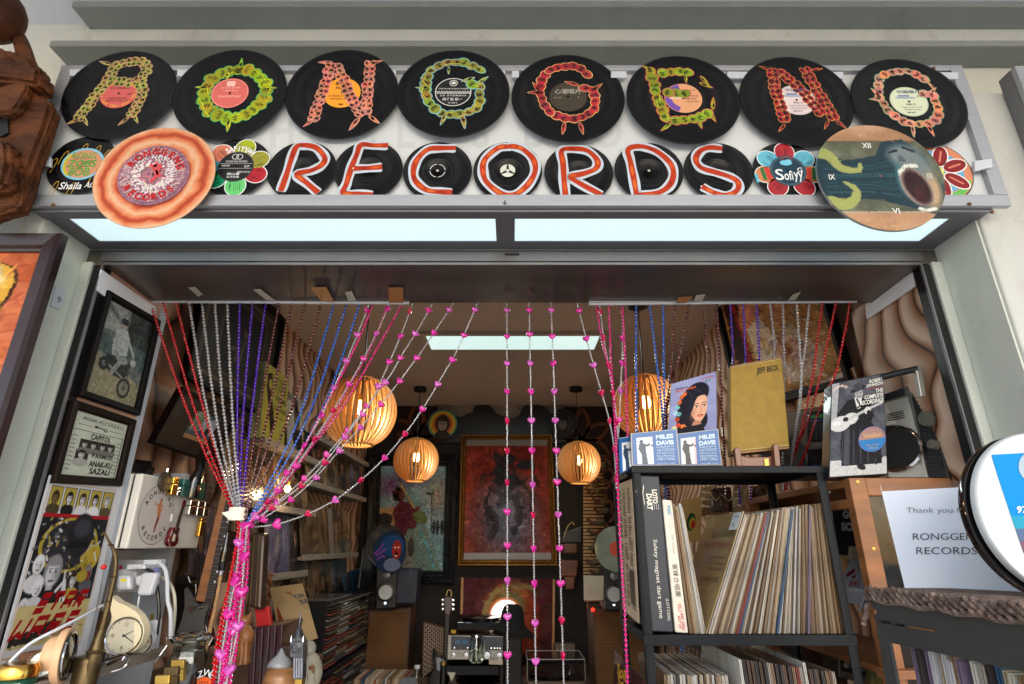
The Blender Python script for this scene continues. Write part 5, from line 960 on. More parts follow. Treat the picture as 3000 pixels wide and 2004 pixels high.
HM=[beadmat('magenta_heart',(232,44,170),.4,.08),beadmat('crimson_heart',(226,14,96),.4,.08),beadmat('violet_pink_heart',(220,90,196),.4,.08)]  # red copy for edge-on hearts: their translucent look put into the colour
M_cord=mat('nylon_cord',(200,196,196),.4,var=0)
def heart_mesh(m):
 n=26;pts=[]
 for i in range(n):
  a=2*math.pi*i/n;x=16*math.sin(a)**3;y=13*math.cos(a)-5*math.cos(2*a)-2*math.cos(3*a)-math.cos(4*a);pts.append((x/34,(y+2)/34))
 v=[];f=[]
 for s_,h in((1.,0),(.86,.16),(.5,.24)):v+=[(x*s_,h,y*s_)for x,y in pts]
 v.append((0,.25,0));k=len(v)
 f+=[(l*n+i,l*n+(i+1)%n,(l+1)*n+(i+1)%n,(l+1)*n+i)for l in range(2)for i in range(n)]+[(2*n+i,2*n+(i+1)%n,k-1)for i in range(n)]
 v2=[(x,-y,z)for x,y,z in v];f2=[tuple(i+k for i in reversed(q))for q in f]
 me=bpy.data.meshes.new('heart_bead');me.from_pydata(v+v2,[],f+f2);me.polygons.foreach_set('use_smooth',[True]*len(me.polygons));me.materials.append(m)
 bm=bmesh.new();bm.from_mesh(me);bmesh.ops.remove_doubles(bm,verts=bm.verts,dist=.0005);bmesh.ops.recalc_face_normals(bm,faces=bm.faces);bm.to_mesh(me);bm.free();return me
HMESH=[heart_mesh(m)for m in HM];RB=random.Random(11)
def strand(label,pts,kind,group,hearts=False,size=None,jitter=.0012):
 """pts: (px, py, D) polyline"""
 t=thing('bead_strand',label,'bead strand',group)
 w=[tuple(P(*p))for p in pts];w=smooth_path(w,8);w=np.array(w);seg=np.linalg.norm(np.diff(w,axis=0),axis=1);cum=np.r_[0,np.cumsum(seg)];L_=cum[-1]
 at=lambda s:np.array([np.interp(s,cum,w[:,k])for k in range(3)])
 step,bl,bw=((.0074,.0050,.0058)if hearts else(.0112,.0098,.0098))if not size else size
 tv,tf=BR_ if hearts else BT;V=[];Fc=[];s=step*.5;nxt=.012+RB.uniform(0,.004)if hearts else 1e9;tw=RB.uniform(-1,1)
 while s<L_:
  if hearts and s>=nxt:
   p=at(s+.010);tg_=Vector(at(min(L_,s+.02))-at(s)).normalized();tw=tw*.85+RB.uniform(-.8,.8)
   tw=max(-1.5,min(1.5,tw))if s<L_*.62 or len(pts)<13 else RB.uniform(-.6,.6);o=bpy.data.objects.new('heart_bead',HMESH[1 if abs(tw)>.95 else(0 if RB.random()<.6 else 2)]);COL.objects.link(o);o.parent=t
   z=-tg_;y=Vector((math.sin(tw),-math.cos(tw),0));y=(y-z*y.dot(z)).normalized();x=y.cross(z)
   M_=Matrix((x,y,z)).transposed()
   o.location=p;o.rotation_euler=M_.to_euler();sc=(.0255 if s<L_*.62 or len(pts)<13 else.035)*RB.uniform(.94,1.04);o.scale=(sc,sc*.8,sc);nxt+=.088+RB.uniform(-.004,.004);s+=.0215;continue
  p=at(s);tg_=Vector(at(min(L_,s+.004))-at(max(0,s-.004))).normalized();z=-tg_;y=Vector((0,1,0));y=(y-z*y.dot(z)).normalized();x=y.cross(z);M_=np.array([list(x),list(y),list(z)])
  q=(tv*np.array([bw,bw,bl]))@M_+p+(NR.rand(3)-.5)*jitter;k=len(V)*len(tv);V.append(q);Fc+=[tuple(i+k for i in f_)for f_ in tf];s+=step
 g=MB();g.v=[tuple(r)for r in np.concatenate(V)];g.f=Fc;g.c=[(0,0,0)]*len(g.v);g.build('beads',BM[kind],t,smooth=False,stuff=True,recalc=False)
 g=MB();g.tube([Vector(r)for r in w[::2]],.0009,4);g.build('cord',M_cord,t)
 return t
TIE=(699,1512);DT=1.625
EL=[(697,1552),(672,1692),(652,1808),(629,1929),(620,2020)];ER=[(729,1552),(722,1690),(708,1800),(690,1920),(668,2020)]
def tail(u,d):return[(a[0]+(b[0]-a[0])*u+3*math.sin(i*2.1+u*19),a[1],DT+d-.02*i)for i,(a,b)in enumerate(zip(EL,ER))]
def hang(x,tie,sag,d=0.,top=884):
 out=[(x,top,DT)]
 for k in(.2,.4,.6,.8):out.append((x+(tie[0]-x)*k+sag*math.sin(math.pi*k)*(.7+.6*k),top+(tie[1]-top)*k,DT+d*k))
 return out
gl='bead strands gathered at the left'
ordn=['first','second','third','fourth']
def left(kind,xs,ties,sags,us,cname):
 for i,x in enumerate(xs):
  d=RB.uniform(-.012,.012);pts=hang(x,ties[i],sags[i],d)+[(ties[i][0],ties[i][1],DT+d)]+tail(us[i],d+{'red':-.012,'clear':.008,'purple':.016,'brown':.02,'blue':.018}[kind])
  strand('%s %s bead strand from the left, drawn to the white tie'%(ordn[i],cname),pts,kind,gl)
left('red',[438,477,515],[(684,1500),(688,1503),(692,1506)],[-16,-14,-8],[0,.05,.1],'red')
left('clear',[554,591,629,666],[(692,1502),(696,1502),(700,1502),(704,1502)],[-18,-14,-10,-5],[.2,.34,.5,.12],'clear drop')
left('purple',[703,741,779],[(700,1506),(703,1506),(707,1506)],[-6,-8,-4],[.5,.42,.58],'violet')
left('brown',[819,856,895,941],[(711,1504),(715,1502),(718,1500),(722,1500)],[-4,4,12,24],[.55,.62,.3,.68],'dark brown')
left('blue',[980,1018,1056],[(722,1534),(724,1536),(726,1538)],[30,36,48],[.52,.44,.6],'blue')
for i,(x,pts,u)in enumerate(((1094,[(1070,950),(1030,1040),(990,1120),(940,1215),(880,1330),(800,1450)],.62),(1139,[(1095,1000),(1030,1120),(975,1215),(890,1340),(800,1460)],.98),(1181,[(1137,965),(1096,1037),(1061,1099),(1003,1193),(958,1255),(891,1336),(802,1461)],.86))):
 d=.01*i-.01;strand('%s magenta drop strand from the left, slanting down to the tie'%ordn[i],[(x,884,DT)]+[(a,b,DT+d)for a,b in pts]+[(726,1538,DT+d)]+tail(u,-.014),'pink',gl)
HS=[([(1083,889),(1053,965),(1021,1043),(985,1121),(949,1204),(900,1291),(851,1367),(797,1452),(725,1536)],.84,'leftmost heart strand, twisted with a magenta strand'),([(1143,885),(1110,963),(1072,1037),(1032,1110),(985,1188),(936,1264),(884,1342),(824,1425),(727,1536)],.32,'second heart strand from the left, crossing the large lamp'),([(1209,890),(1182,964),(1149,1042),(1116,1116),(1088,1177),(1032,1251),(938,1371),(864,1438),(727,1538)],.7,'third heart strand from the left, slanting before the large lamp'),([(1267,888),(1229,958),(1185,1028),(1141,1103),(1070,1195),(1029,1249),(967,1322),(900,1394),(824,1461),(727,1540)],.5,'fourth heart strand from the left, touching the right side of the large lamp'),([(1329,888),(1285,954),(1240,1023),(1187,1095),(1131,1167),(1074,1233),(1020,1290),(904,1420),(800,1500),(727,1542)],.4,'fifth heart strand from the left, passing right of the large lamp'),([(1400,886),(1368,962),(1335,1035),(1293,1107),(1247,1184),(1197,1257),(1133,1335),(1065,1400),(985,1463),(888,1511),(801,1538),(727,1545)],.78,'longest slanting heart strand, curving lowest toward the tie')]
for i,(pts,u,lb)in enumerate(HS):
 d=-.012+.005*i;strand(lb,[(a,b,DT+d*(k>0))for k,(a,b)in enumerate(pts)]+tail(u,-.02+.004*i),'clear',gl,hearts=True)
for x,bx,lb in((1485,1487,'left of the three straight hanging heart strands'),(1550,1571,'middle of the three straight hanging heart strands'),(1614,1653,'right of the three straight hanging heart strands')):
 strand(lb,[(x,886,DT),(x+(bx-x)*.25,1150,DT),(x+(bx-x)*.6,1560,DT),(bx,2030,DT)],'clear','straight heart strands',hearts=True)
gr='bead strands hanging at the right';sm_={}
RS=[('clear',1,'heart strand leaning toward the black rack',[(1691,888,0),(1712,970,0),(1734,1053,0),(1758,1136,0),(1782,1218,0),(1797,1296,-.02),(1803,1370,-.04),(1806,1432,-.05)]),('pink',0,'magenta strand running down the left side of the black rack',[(1745,888,0),(1757,961,0),(1771,1026,0),(1792,1118,0),(1801,1233,0),(1807,1366,-.06),(1812,1490,-.085),(1820,1643,-.09),(1829,1780,-.09),(1840,2030,-.09)]),('pink',0,'middle magenta strand above the blue boxes',[(1783,888,0),(1788,1003,0),(1792,1099,0),(1800,1175,0),(1803,1270,0),(1809,1347,-.03)]),('pink',0,'right magenta strand ending behind the blue boxes',[(1823,888,0),(1828,984,0),(1832,1080,0),(1836,1194,0),(1838,1290,0)]),('clear',1,'heart strand crossing the left magenta strand',[(1757,890,0),(1766,974,0),(1780,1056,0),(1794,1139,0),(1803,1194,0),(1811,1285,0)]),('clear',1,'heart strand between the two right magenta strands',[(1823,892,.005),(1824,980,.005),(1822,1062,.005),(1818,1146,.005),(1814,1234,.005),(1808,1310,.005)]),('blue',0,'left blue strand before the right lamp',[(1863,886,0),(1864,1118,0),(1866,1290,.04)]),('blue',0,'middle blue strand on the right, leaning right',[(1902,886,0),(1922,1049,0),(1939,1194,.06),(1945,1300,.18),(1948,1470,.3),(1975,1700,.3),(2002,1965,.3)]),('blue',0,'right blue strand beside the magazine',[(1942,886,0),(1945,1080,0),(1948,1252,.12),(1955,1470,.3),(1980,1700,.3),(2006,1955,.3)]),('brown',0,'first dark brown strand on the right',[(1976,886,0),(1970,1022,0),(1960,1137,.04),(1952,1213,.1),(1956,1450,.31),(1984,1950,.31)]),('brown',0,'second dark brown strand on the right',[(2019,886,0),(1995,1022,0),(1968,1137,.05),(1954,1230,.12),(1962,1450,.32),(2016,1960,.32)]),('brown',0,'third dark brown strand on the right, behind the magazine',[(2060,886,0),(2073,1022,.06),(2080,1100,.12),(2100,1300,.25),(2112,1480,.3)]),('brown',0,'fourth dark brown strand, beside the yellow box',[(2100,886,0),(2105,1003,0),(2113,1118,.03),(2117,1233,.1),(2122,1320,.2),(2130,1500,.3)]),('purple',0,'left violet strand above the yellow box',[(2138,884,0),(2146,1000,.1),(2149,1100,.16),(2160,1300,.2),(2168,1480,.3)]),('purple',0,'middle violet strand above the yellow box',[(2177,884,0),(2182,1000,.1),(2186,1100,.16),(2196,1300,.2),(2200,1470,.3)]),('purple',0,'right violet strand above the yellow box',[(2216,884,0),(2222,1000,.1),(2226,1100,.16),(2224,1300,.2)]),('clear',0,'first clear drop strand from the left above the yellow box',[(2255,884,0),(2268,1000,.1),(2272,1080,.16),(2290,1300,.25),(2292,1400,.3)]),('clear',0,'second clear drop strand, above the right of the yellow box',[(2294,884,0),(2296,1000,.08),(2298,1100,.15),(2294,1330,.28),(2292,1450,.32)]),('clear',0,'third clear drop strand, right of the yellow box',[(2333,884,0),(2343,1022,0),(2347,1099,.01),(2343,1175,.05),(2331,1252,.12),(2318,1359,.26),(2298,1420,.33),(2308,1468,.34)]),('clear',0,'fourth clear drop strand, joining the third',[(2371,884,0),(2358,1022,0),(2348,1099,.02),(2344,1185,.06),(2326,1290,.16),(2316,1370,.27),(2312,1430,.33),(2330,1468,.34)]),('red',0,'left red strand on the right side',[(2410,884,0),(2396,984,0),(2385,1080,.02),(2366,1175,.06),(2347,1263,.14),(2322,1340,.24),(2296,1440,.33)]),('red',0,'middle red strand on the right side',[(2450,884,0),(2427,992,0),(2408,1080,.02),(2389,1156,.06),(2366,1233,.12),(2343,1290,.2),(2316,1370,.3),(2300,1460,.34)]),('red',0,'rightmost red strand of the curtain',[(2490,884,0),(2473,984,0),(2450,1087,.02),(2419,1156,.05),(2389,1233,.1),(2366,1309,.18),(2340,1372,.28)])]
for kind,h,lb,pts in RS:strand(lb,[(a,b,DT+d)for a,b,d in pts],kind,gr,hearts=bool(h))
for k,(u,dd)in enumerate(((.38,-.01),(.8,-.006),(.5,-.017))):
 strand(('short magenta strand at the left of the bundle below the tie','short magenta strand at the right of the bundle below the tie','short magenta strand in the middle of the bundle below the tie')[k],[(722-k*4,1536,DT+dd)]+tail(u,dd),'pink',gl)
for c4,lb in((((430,876),(1198,880),(1198,890),(430,885)),'left white plastic rail holding the bead strands'),(((1726,880),(2512,880),(2512,885),(1726,893)),'right white plastic rail holding the bead strands')):
 q=QD(c4,1.618);t=thing('curtain_rail',lb,'rail');slab(t,'rail',M_wplas,q,.008,.001);g=MB();q.box(g,0,.4,1,.5,0,.0015);g.build('groove',M_aludark,t)
M_tape=mat('clear_tape',(196,190,172),.3,var=.05,alpha=.8);M_brtape=mat('brown_packing_tape',(158,108,62),.45,var=.06)
for c4,m,lb in(([(552,842),(572,840),(608,874),(590,876)],M_tape,'clear tape strip on the door head at far left'),([(742,848),(762,846),(808,880),(784,880)],M_tape,'clear tape strip on the door head, second from left'),([(910,842),(956,840),(980,884),(942,882)],M_brtape,'brown tape strip left of the clear tape'),([(1012,856),(1030,852),(1044,880),(1020,882)],M_tape,'clear tape strip between two brown tapes'),([(1138,842),(1182,842),(1182,886),(1140,886)],M_brtape,'brown tape strip at the end of the left rail'),([(1988,870),(2030,868),(2010,886),(1982,888)],M_brtape,'brown tape strip on the right rail'),([(2040,864),(2066,862),(2056,884),(2030,884)],M_tape,'clear tape strip beside the brown tape on the right rail'),([(2322,862),(2346,854),(2330,878),(2308,880)],M_tape,'clear tape strip at far right of the door head')):
 ps=[PZ(x,y,2.1245)if y<874 else P(x,y,1.612)for x,y in c4]
 q=Quad(*ps);g=MB();q.box(g,0,0,1,1,.0005,.0015);tag(g.build('tape_strip',m),lb,'tape')
t=thing('fabric_tie','white fabric band tied round the gathered bead strands','tie');c=P(697,1506,1.625)
g=MB();g.lathe([(.021,-.017),(.0225,0),(.0215,.017),(.0195,.017),(.02,0),(.0195,-.017),(.021,-.017)],c,n=24,sx=1.15,cap=False);g.build('band',mat('white_ribbon',(216,210,196),.7,bump=.2),t,smooth=True)
q=QD([(648,1502),(680,1496),(690,1520),(668,1520)],1.605);slab(t,'loose_end',mat('white_ribbon',(216,210,196),.7),q,.003,.001)
# ============================================================ RIGHT SIDE
M_rack=M_blackpaint
RF,RBk=1.55,1.87;XL,XR=.328,.848;ZT=H+.204;ZS2=H-.207
t=thing('metal_rack','black metal shelf rack full of records in the right half of the doorway','rack')
for x in(XL,XR-.021):
 for y in(RF,RBk-.021):
  g=MB();g.box((x,y,0),(x+.004,y+.021,ZT-.018))if x==XL else g.box((x+.018,y,0),(x+.021,y+.021,ZT-.018))
  if y==RF:g.box((x+(.0041 if x==XL else 0),y,0),(x+(.021 if x==XL else.0179),y+.004,ZT-.018))
  else:g.box((x+(.0041 if x==XL else 0),y+.018,0),(x+(.021 if x==XL else.0179),y+.021,ZT-.018))
  g.build('post',M_rack,t,bevel=.001)
for z in(ZT,ZS2,H-.585):
 g=MB();g.box((XL-.003,RF-.003,z-.018-.006*(z<ZT)),(XR+.003,RF+.002,z));g.box((XL-.003,RBk-.002,z-.018),(XR+.003,RBk+.003,z));g.box((XL-.003,RF+.0021,z-.018),(XL,RBk-.0021,z));g.box((XR,RF+.0021,z-.018),(XR+.003,RBk-.0021,z));g.box((XL,RF+.0021,z-.004),(XR,RBk-.0021,z-.001));g.build('shelf_panel',M_rack,t,bevel=.001)
for x,y in((1864,1440),(2429,1442)):
 g=MB();g.lathe([(.0001,.0012),(.0035,.0012),(.0035,0)],P(x,y,RF),(0,-1,0),n=10);g.build('bolt_hole',M_black,t)
q=QX([(1809,1420),(1852,1404),(1874,1826),(1827,1786)],.334);t=thing('printed_sheet','cream newsprint record sleeve back seen on the left side of the rack','record sleeve');slab(t,'card',mat('newsprint',(192,172,144),.8),q,-.003)
g=MB();R_=random.Random(3)
for c_ in range(3):
 v=.06
 while v<.93:
  u0=.1+c_*.3;
  if R_.random()<.86:q.box(g,u0,v,u0+R_.uniform(.14,.24),v+.006,.0032,.0036,(60,52,44))
  v+=.0125
q.box(g,.62,.66,.9,.9,.0032,.0037,(60,50,40));g.build('print',PM,t,cols=True,stuff=True)
# ---- standing records: shared slab meshes in sleeve colours
SLV=[(196,178,148),(176,150,118),(212,204,188),(150,122,92),(224,220,210),(120,92,66),(204,190,160),(182,172,160),(96,74,58),(214,212,214),(168,134,96),(70,62,62),(60,96,130),(150,60,56),(130,112,136)]
def sleeve_mat(i):
 return mat('sleeve_card_%s'%('cream tan ivory ochre white umber buff grey brown pale caramel charcoal blue red mauve'.split()[i]),SLV[i],.42,var=.25,scale=60,coat=.25,stretch=(1,1,.15))
SLV=[tuple(q_*.88 for q_ in c_)for c_ in SLV]
SM_={}
def sleeve(i,th=.0042,h=.312,d=.30):
 k=(i,round(th,4),h)
 if k not in SM_:
  g=MB();r=random.Random(i*7+int(th*1e4));n=7;a=[]
  g.box((-th*.36,.004,.001),(th*.36,d,h-.002));
  for s_ in(-1,1):
   x0,x1=(s_*th*.5,s_*th*.2);
   g.box((min(x0,x1)*.98,.0,0),(max(x0,x1)*.98,d*.999,h-.001*(s_>0)))
  SM_[k]=g.mesh('sleeve',sleeve_mat(i))
 return SM_[k]
CN_='cream tan ivory ochre white umber buff grey brown pale caramel charcoal blue red mauve'.split()
def place_sleeve(label,group,x,y,z,lean,i,th=.0042,h=.312,yaw=0.,d=.30):
 o=bpy.data.objects.new('record_sleeve',sleeve(i,th,h,d));COL.objects.link(o);o.location=(x,y,z);o.rotation_euler=(0,lean,yaw);o['placed']=1
 if group:label=label.replace('record sleeve',CN_[i]+' record sleeve',1);group=CN_[i]+' '+group
 return tag(o,label,'record',group)
RS_=random.Random(21);D0=1.566
def fan(x0b,x1b,x0t,x1t,y0t,y1t,n,label,group,zb=None,weights=None):
 for k in range(n):
  s=(k+.5)/n;b_=P(x0b+(x1b-x0b)*s,1858,D0);tp=P(x0t+(x1t-x0t)*s,y0t+(y1t-y0t)*s,D0)
  lean=math.atan2(tp.x-b_.x,tp.z-b_.z);i=RS_.choice([0,0,1,1,2,3,3,4,5,5,6,7,8,8,9,10,10,11]);lb=label
  th=abs((x1b-x0b)/n)*.00094*.94
  place_sleeve(lb,group,b_.x,D0+RS_.uniform(-.006,.008),ZS2+.0005,lean+RS_.uniform(-.004,.004),i,th=th,h=round(.312+RS_.choice([-.006,-.003,0,.002]),3))
fan(2022,2070,1968,1998,1470,1466,9,'worn record sleeve leaning left beside the white boxed set','sleeves leaning left on the rack shelf')
fan(2074,2150,2184,2242,1497,1490,18,'worn record sleeve at the leaning left end of the packed shelf','sleeves at the leaning end')
fan(2150,2474,2242,2414,1490,1462,82,'worn record sleeve packed upright on the rack shelf','sleeves packed on the rack shelf')
for xb,xt,i,lb in((2158,2248,13,'red spined record leaning in the packed shelf'),(2166,2254,12,'dark blue spined record beside the red spined one'),(2276,2322,12,'light blue spined record near the middle of the shelf'),(2368,2372,14,'mauve edged record right of the middle of the shelf')):
 b_=P(xb,1858,D0-.004);tp=P(xt,1490,D0-.004);place_sleeve(lb,None,b_.x,D0-.009,ZS2+.0005,math.atan2(tp.x-b_.x,tp.z-b_.z),i,th=.0045)
t=thing('dart_game_box','tall dark box lettered Safety magnet dart game at the left of the shelf','game box');q=QD([(1874,1393),(1931,1395),(1973,1853),(1906,1850)],1.558);slab(t,'box',mat('charcoal_card',(44,47,54),.5,var=.15,scale=20),q,.24,.003)
g=MB();f=lambda u,v,w=0:q.p(u,v,w);put_text(g,f,'LOTO',.56,.095,.82,.19,.0006,(214,210,196),offset=.04,rot=1);put_text(g,f,'DART',.26,.125,.54,.235,.0006,(214,210,196),offset=.04,rot=1);stroke(g,f,[(.16,.07),(.1,.12),(.14,.2)],.03,.0006,(214,210,196))
for a in range(3):
 for b in range(3):ell(g,f,.63+b*.1,.2+a*.012,.02,.003,.0006,(214,210,196),n=8)
put_text(g,f,'Safety magnet dart game',.38,.43,.62,.92,.0006,(206,202,188),offset=.0,rot=1);put_text(g,f,'(LDT2200)',.76,.80,.92,.93,.0006,(206,202,188),offset=-.005,rot=1);g.build('lettering',PM,t,cols=True)
t=thing('boxed_set','worn white boxed record set lettered BEST OF BEE GEES on its spine','record box');q=QD([(1940,1463),(1968,1466),(2017,1856),(1979,1853)],1.560);slab(t,'box',mat('worn_white_card',(206,198,184),.6,var=.1,scale=30),q,.3,.003)
g=MB();put_text(g,f,'WJC',.35,.04,.75,.12,.0006,(40,130,170),offset=.03,rot=1);put_text(g,f,'\u871c\u8702\u5408\u5531\u5718',.3,.5,.78,.74,.0006,(40,36,34),rot=1);put_text(g,f,'BEST OF',.3,.88,.5,.97,.0006,(170,30,40),offset=.02,rot=1);put_text(g,f,'BEE GEES',.55,.86,.78,.98,.0006,(170,30,40),offset=.02,rot=1);put_text(g,f,'VOL-2',.4,.79,.7,.85,.0006,(170,30,40),offset=.02,rot=1);put_text(g,f,'HIT SONGS',.5,.28,.7,.42,.0006,(80,70,60),offset=-.01,rot=1);g.build('lettering',PM,t,cols=True)
t=thing('record_sleeve','gold album lettered Bud Shank, leaning face on in the gap of the shelf','record');ft_,fb_=P(2178,1497,1.560),P(2068,1857,1.560);q=Quad(ft_+Vector((0,.29,0)),ft_,fb_,fb_+Vector((0,.29,0)));slab(t,'cover',mat('gold_card',(150,128,88),.25,var=.2,scale=6,coat=.5),q,.002)
g=MB();put_text(g,f,'Bud Shank',.35,.14,.95,.22,.0008,(70,60,44));put_text(g,f,'Shorty Rogers',.2,.25,.95,.33,.0008,(120,30,50));put_text(g,f,'Jimmy Rowles',.45,.38,.9,.42,.0008,(84,72,54));put_text(g,f,'Harry Babasin',.45,.43,.92,.47,.0008,(84,72,54));put_text(g,f,'Roy Harte',.55,.48,.9,.52,.0008,(84,72,54));put_text(g,f,'records 1205',.4,.56,.9,.61,.0008,(84,72,54));g.build('lettering',PM,t,cols=True)
g=MB();q.box(g,.78,.01,.98,.16,.0008,.0014,(206,214,220));put_text(g,f,'1950',.82,.03,.95,.06,.0018,(40,60,90));put_text(g,f,'R.',.84,.1,.92,.14,.0018,(40,60,90));g.build('price_sticker',PM,t,cols=True)
for k in range(26):place_sleeve('worn record sleeve at the left of the lower rack shelf','left sleeves on the lower shelf',XL+.045+k*.0062,1.57+RS_.uniform(-.004,.01),H-.612+RS_.uniform(0,.004),RS_.uniform(.0,.02),RS_.choice([2,4,7,9,0,11,12,3]),th=.0046)
for k in range(24):
 i=4 if k in(0,16)else RS_.choice([11,8,5,7,13,11,3]);place_sleeve('white record sleeve lettered PARKE at the left of the lower right stack' if k==0 else('pale blue white sleeve standing proud in the lower right stack' if k==16 else 'dark record sleeve in the lower right stack'),None if k in(0,16)else 'right sleeves on the lower shelf',XL+.245+k*.0098,1.565+RS_.uniform(-.004,.01),H-.575+(.012 if k==16 else 0)-k*.0012,-.03,i,th=.006)
t=thing('album_cover','dark maroon album with yellow script in the lower left corner of the rack','record');q=QX([(1803,1908),(1886,1992),(1880,2090),(1800,2010)],.322);slab(t,'cover',mat('maroon_card',(62,24,28),.3,coat=.4),q,-.003);g=MB();put_text(g,f,'Soll',.16,.2,.5,.55,.004,(210,160,50),offset=.03);put_text(g,f,'Son',.2,.5,.6,.85,.004,(210,160,50),offset=.03);g.build('lettering',PM,t,cols=True)
t=thing('desk_fan','black wire guarded fan glimpsed behind the lower rack shelf','fan');c=P(2085,1925,2.35);ax=Vector((-.5,-1,.1)).normalized();g=MB();g.lathe([(.17,-.004),(.174,0),(.17,.004),(.166,0),(.17,-.004)],c,ax,n=40,cap=False);g.build('guard_rim',M_black,t,smooth=True)
e1=ax.cross(Vector((0,0,1))).normalized();e2=e1.cross(ax);g=MB()
for k in range(48):
 a=2*math.pi*k/48;d=e1*math.cos(a)+e2*math.sin(a);g.tube([c+d*.03+ax*.05,c+d*.12+ax*.045,c+d*.17],.0011,4)
for r_ in(.06,.11,.15):g.tube([c+(e1*math.cos(a)+e2*math.sin(a))*r_+ax*(.048-.02*(r_>.14))for a in np.linspace(0,2*math.pi,33)],.0011,4)
g.build('guard_wires',M_black,t,stuff=True);g=MB();g.lathe([(.0001,.052),(.03,.05),(.034,.04)],c,ax,n=20);g.build('hub',M_aludark,t);
for k in range(3):
 a=k*2.094+.4;d=e1*math.cos(a)+e2*math.sin(a);d2=e1*math.cos(a+.9)+e2*math.sin(a+.9);g=MB();g.prism([c+d*.02,c+d*.14,c+(d+d2).normalized()*.15+ax*.02,c+d2*.12+ax*.025],ax*.002);g.build('blade',mat('smoky_blade',(70,66,76),.2),t)
g=MB();g.tube([c-ax*.05,c-ax*.14],.045,16);g.build('motor',M_black,t);g=MB();g.tube([c-ax*.1,c-ax*.1-Vector((0,0,.9))],.015,8);g.build('pole',M_black,t)
# ---- things on top of the rack
def cdcover(lettered):
 def cv_():
  c=Canvas(90,80,(36,88,150));c.rect(.09,.15,.46,.98,(206,208,212));c.poly([(.11,.62),(.1,.3),(.2,.2),(.3,.4),(.4,.5),(.42,.98),(.11,.98)],(214,216,220))
  k=(44,62,86)if not lettered else(26,20,26);c.ell(.2,.28,.045,.06,k);c.poly([(.15,.34),(.26,.32),(.3,.42),(.3,.6),(.33,.98),(.2,.98),(.2,.7),(.13,.5)],k);c.line([(.24,.38),(.34,.42),(.38,.36)],.04,k);c.line([(.27,.36),(.44,.42)],.015,k);c.ell(.44,.42,.022,.035,k)
  if lettered:
   for j in range(26):y=.2+j*.03;c.line([(.42+.02*math.sin(j*2),y),(.45,y+.01)],.012,(160,40,50),.6)
  return c
 return cv_
def cdbox(label,corners,D,vol,dark,dep=.024):
 t=thing('compact_disc_box',label,'CD box','blue CD boxes on the rack');q=QD(corners,D);slab(t,'case',mat('clear_case',(40,46,54),.08,coat=1.),q,dep,.001,w=-.0008)
 cdcover(dark)().put('cover',lambda u,v:q.p(.03+.94*u,.03+.94*v,.0004),t,printmat('cd_print',.2,coat=.25,spec=.2));g=MB();f=lambda u,v,w=0:q.p(u,v,w);wc=(196,214,226)
 put_text(g,f,'MILES',.53,.13,.9,.26,.001,wc,offset=.05);put_text(g,f,'DAVIS',.53,.3,.9,.43,.001,wc,offset=.05);put_text(g,f,'CHRONICLE',.53,.46,.9,.5,.001,wc,offset=.01)
 q.box(g,.53,.535,.91,.543,.0008,.0012,wc);put_text(g,f,'THE COMPLETE',.53,.565,.9,.605,.001,wc);put_text(g,f,'PRESTIGE',.53,.635,.9,.675,.001,wc);put_text(g,f,'RECORDINGS',.53,.705,.9,.745,.001,wc);q.box(g,.53,.765,.91,.773,.0008,.0012,wc);put_text(g,f,'1951-1956',.53,.8,.9,.85,.001,wc,offset=.01)
 if vol:put_text(g,f,vol,.53,.925,.9,.96,.001,wc)
 g.build('lettering',PM,t,cols=True)
cdbox('middle blue CD box lettered MILES DAVIS, overlapping its neighbours',[(1847,1269),(1984,1255),(1994,1364),(1851,1365)],1.575,'VOLUME THREE',False)
cdbox('right blue CD box lettered MILES DAVIS with a dark trumpet player',[(1978,1271),(2105,1255),(2117,1364),(1980,1365)],1.605,'VOLUME TWO',True)
cdbox('left blue CD box, mostly hidden by the middle one',[(1810,1283),(1900,1268),(1905,1350),(1814,1392)],[1.62,1.61,1.61,1.56],None,False)
t=thing('magazine','stack of film magazines with a dark haired woman on the lilac cover','magazine');q=QD([(1968,1125),(2098,1088),(2101,1366),(1950,1370)],[1.66,1.66,1.63,1.63]);slab(t,'pages',mat('magazine_pages',(176,180,176),.6,var=.1,scale=200,stretch=(30,30,1)),q,.014,.001,w=-.0006)
cv=Canvas(120,220,(138,142,182));cv.noise(14,4,stretch=.4);cv.grad((112,114,156),.2,.9,.5)
cv.ell(.56,.2,.3,.135,(18,16,30),.12,rot=-.25);cv.ell(.4,.34,.22,.2,(16,14,26),.12);cv.poly([(.2,.24),(.5,.14),(.7,.3),(.72,.62),(.2,.66),(.14,.4)],(18,16,28));cv.ell(.72,.5,.1,.1,(18,16,28),.2)
cv.poly(smooth_path([(.46,.27),(.6,.21),(.78,.25),(.8,.36),(.77,.44),(.7,.5),(.62,.53),(.52,.48),(.45,.4)],4,True),(208,156,130));cv.ell(.48,.4,.1,.14,(170,112,88),.9,al=.7);cv.ell(.66,.3,.12,.05,(222,176,150),.9,al=.6);cv.ell(.58,.56,.12,.07,(176,122,98),.3);cv.ell(.71,.43,.06,.04,(216,166,138),.9,al=.6)
cv.poly(smooth_path([(.36,.12),(.66,.13),(.78,.22),(.7,.23),(.6,.24),(.53,.3),(.47,.4),(.36,.5)],4,True),(20,18,32));cv.line(smooth_path([(.5,.15),(.62,.17),(.7,.22)],4),.012,(60,58,84));cv.line(smooth_path([(.4,.16),(.46,.22),(.44,.34)],4),.012,(50,48,76))
for x in(.57,.735):cv.ell(x,.352,.045,.011,(224,214,206),.3);cv.ell(x+.003,.352,.02,.011,(26,16,18),.3);cv.line([(x-.05,.345),(x,.338),(x+.05,.346)],.012,(24,16,20));cv.line([(x-.055,.322),(x,.312),(x+.05,.32)],.013,(34,22,26))
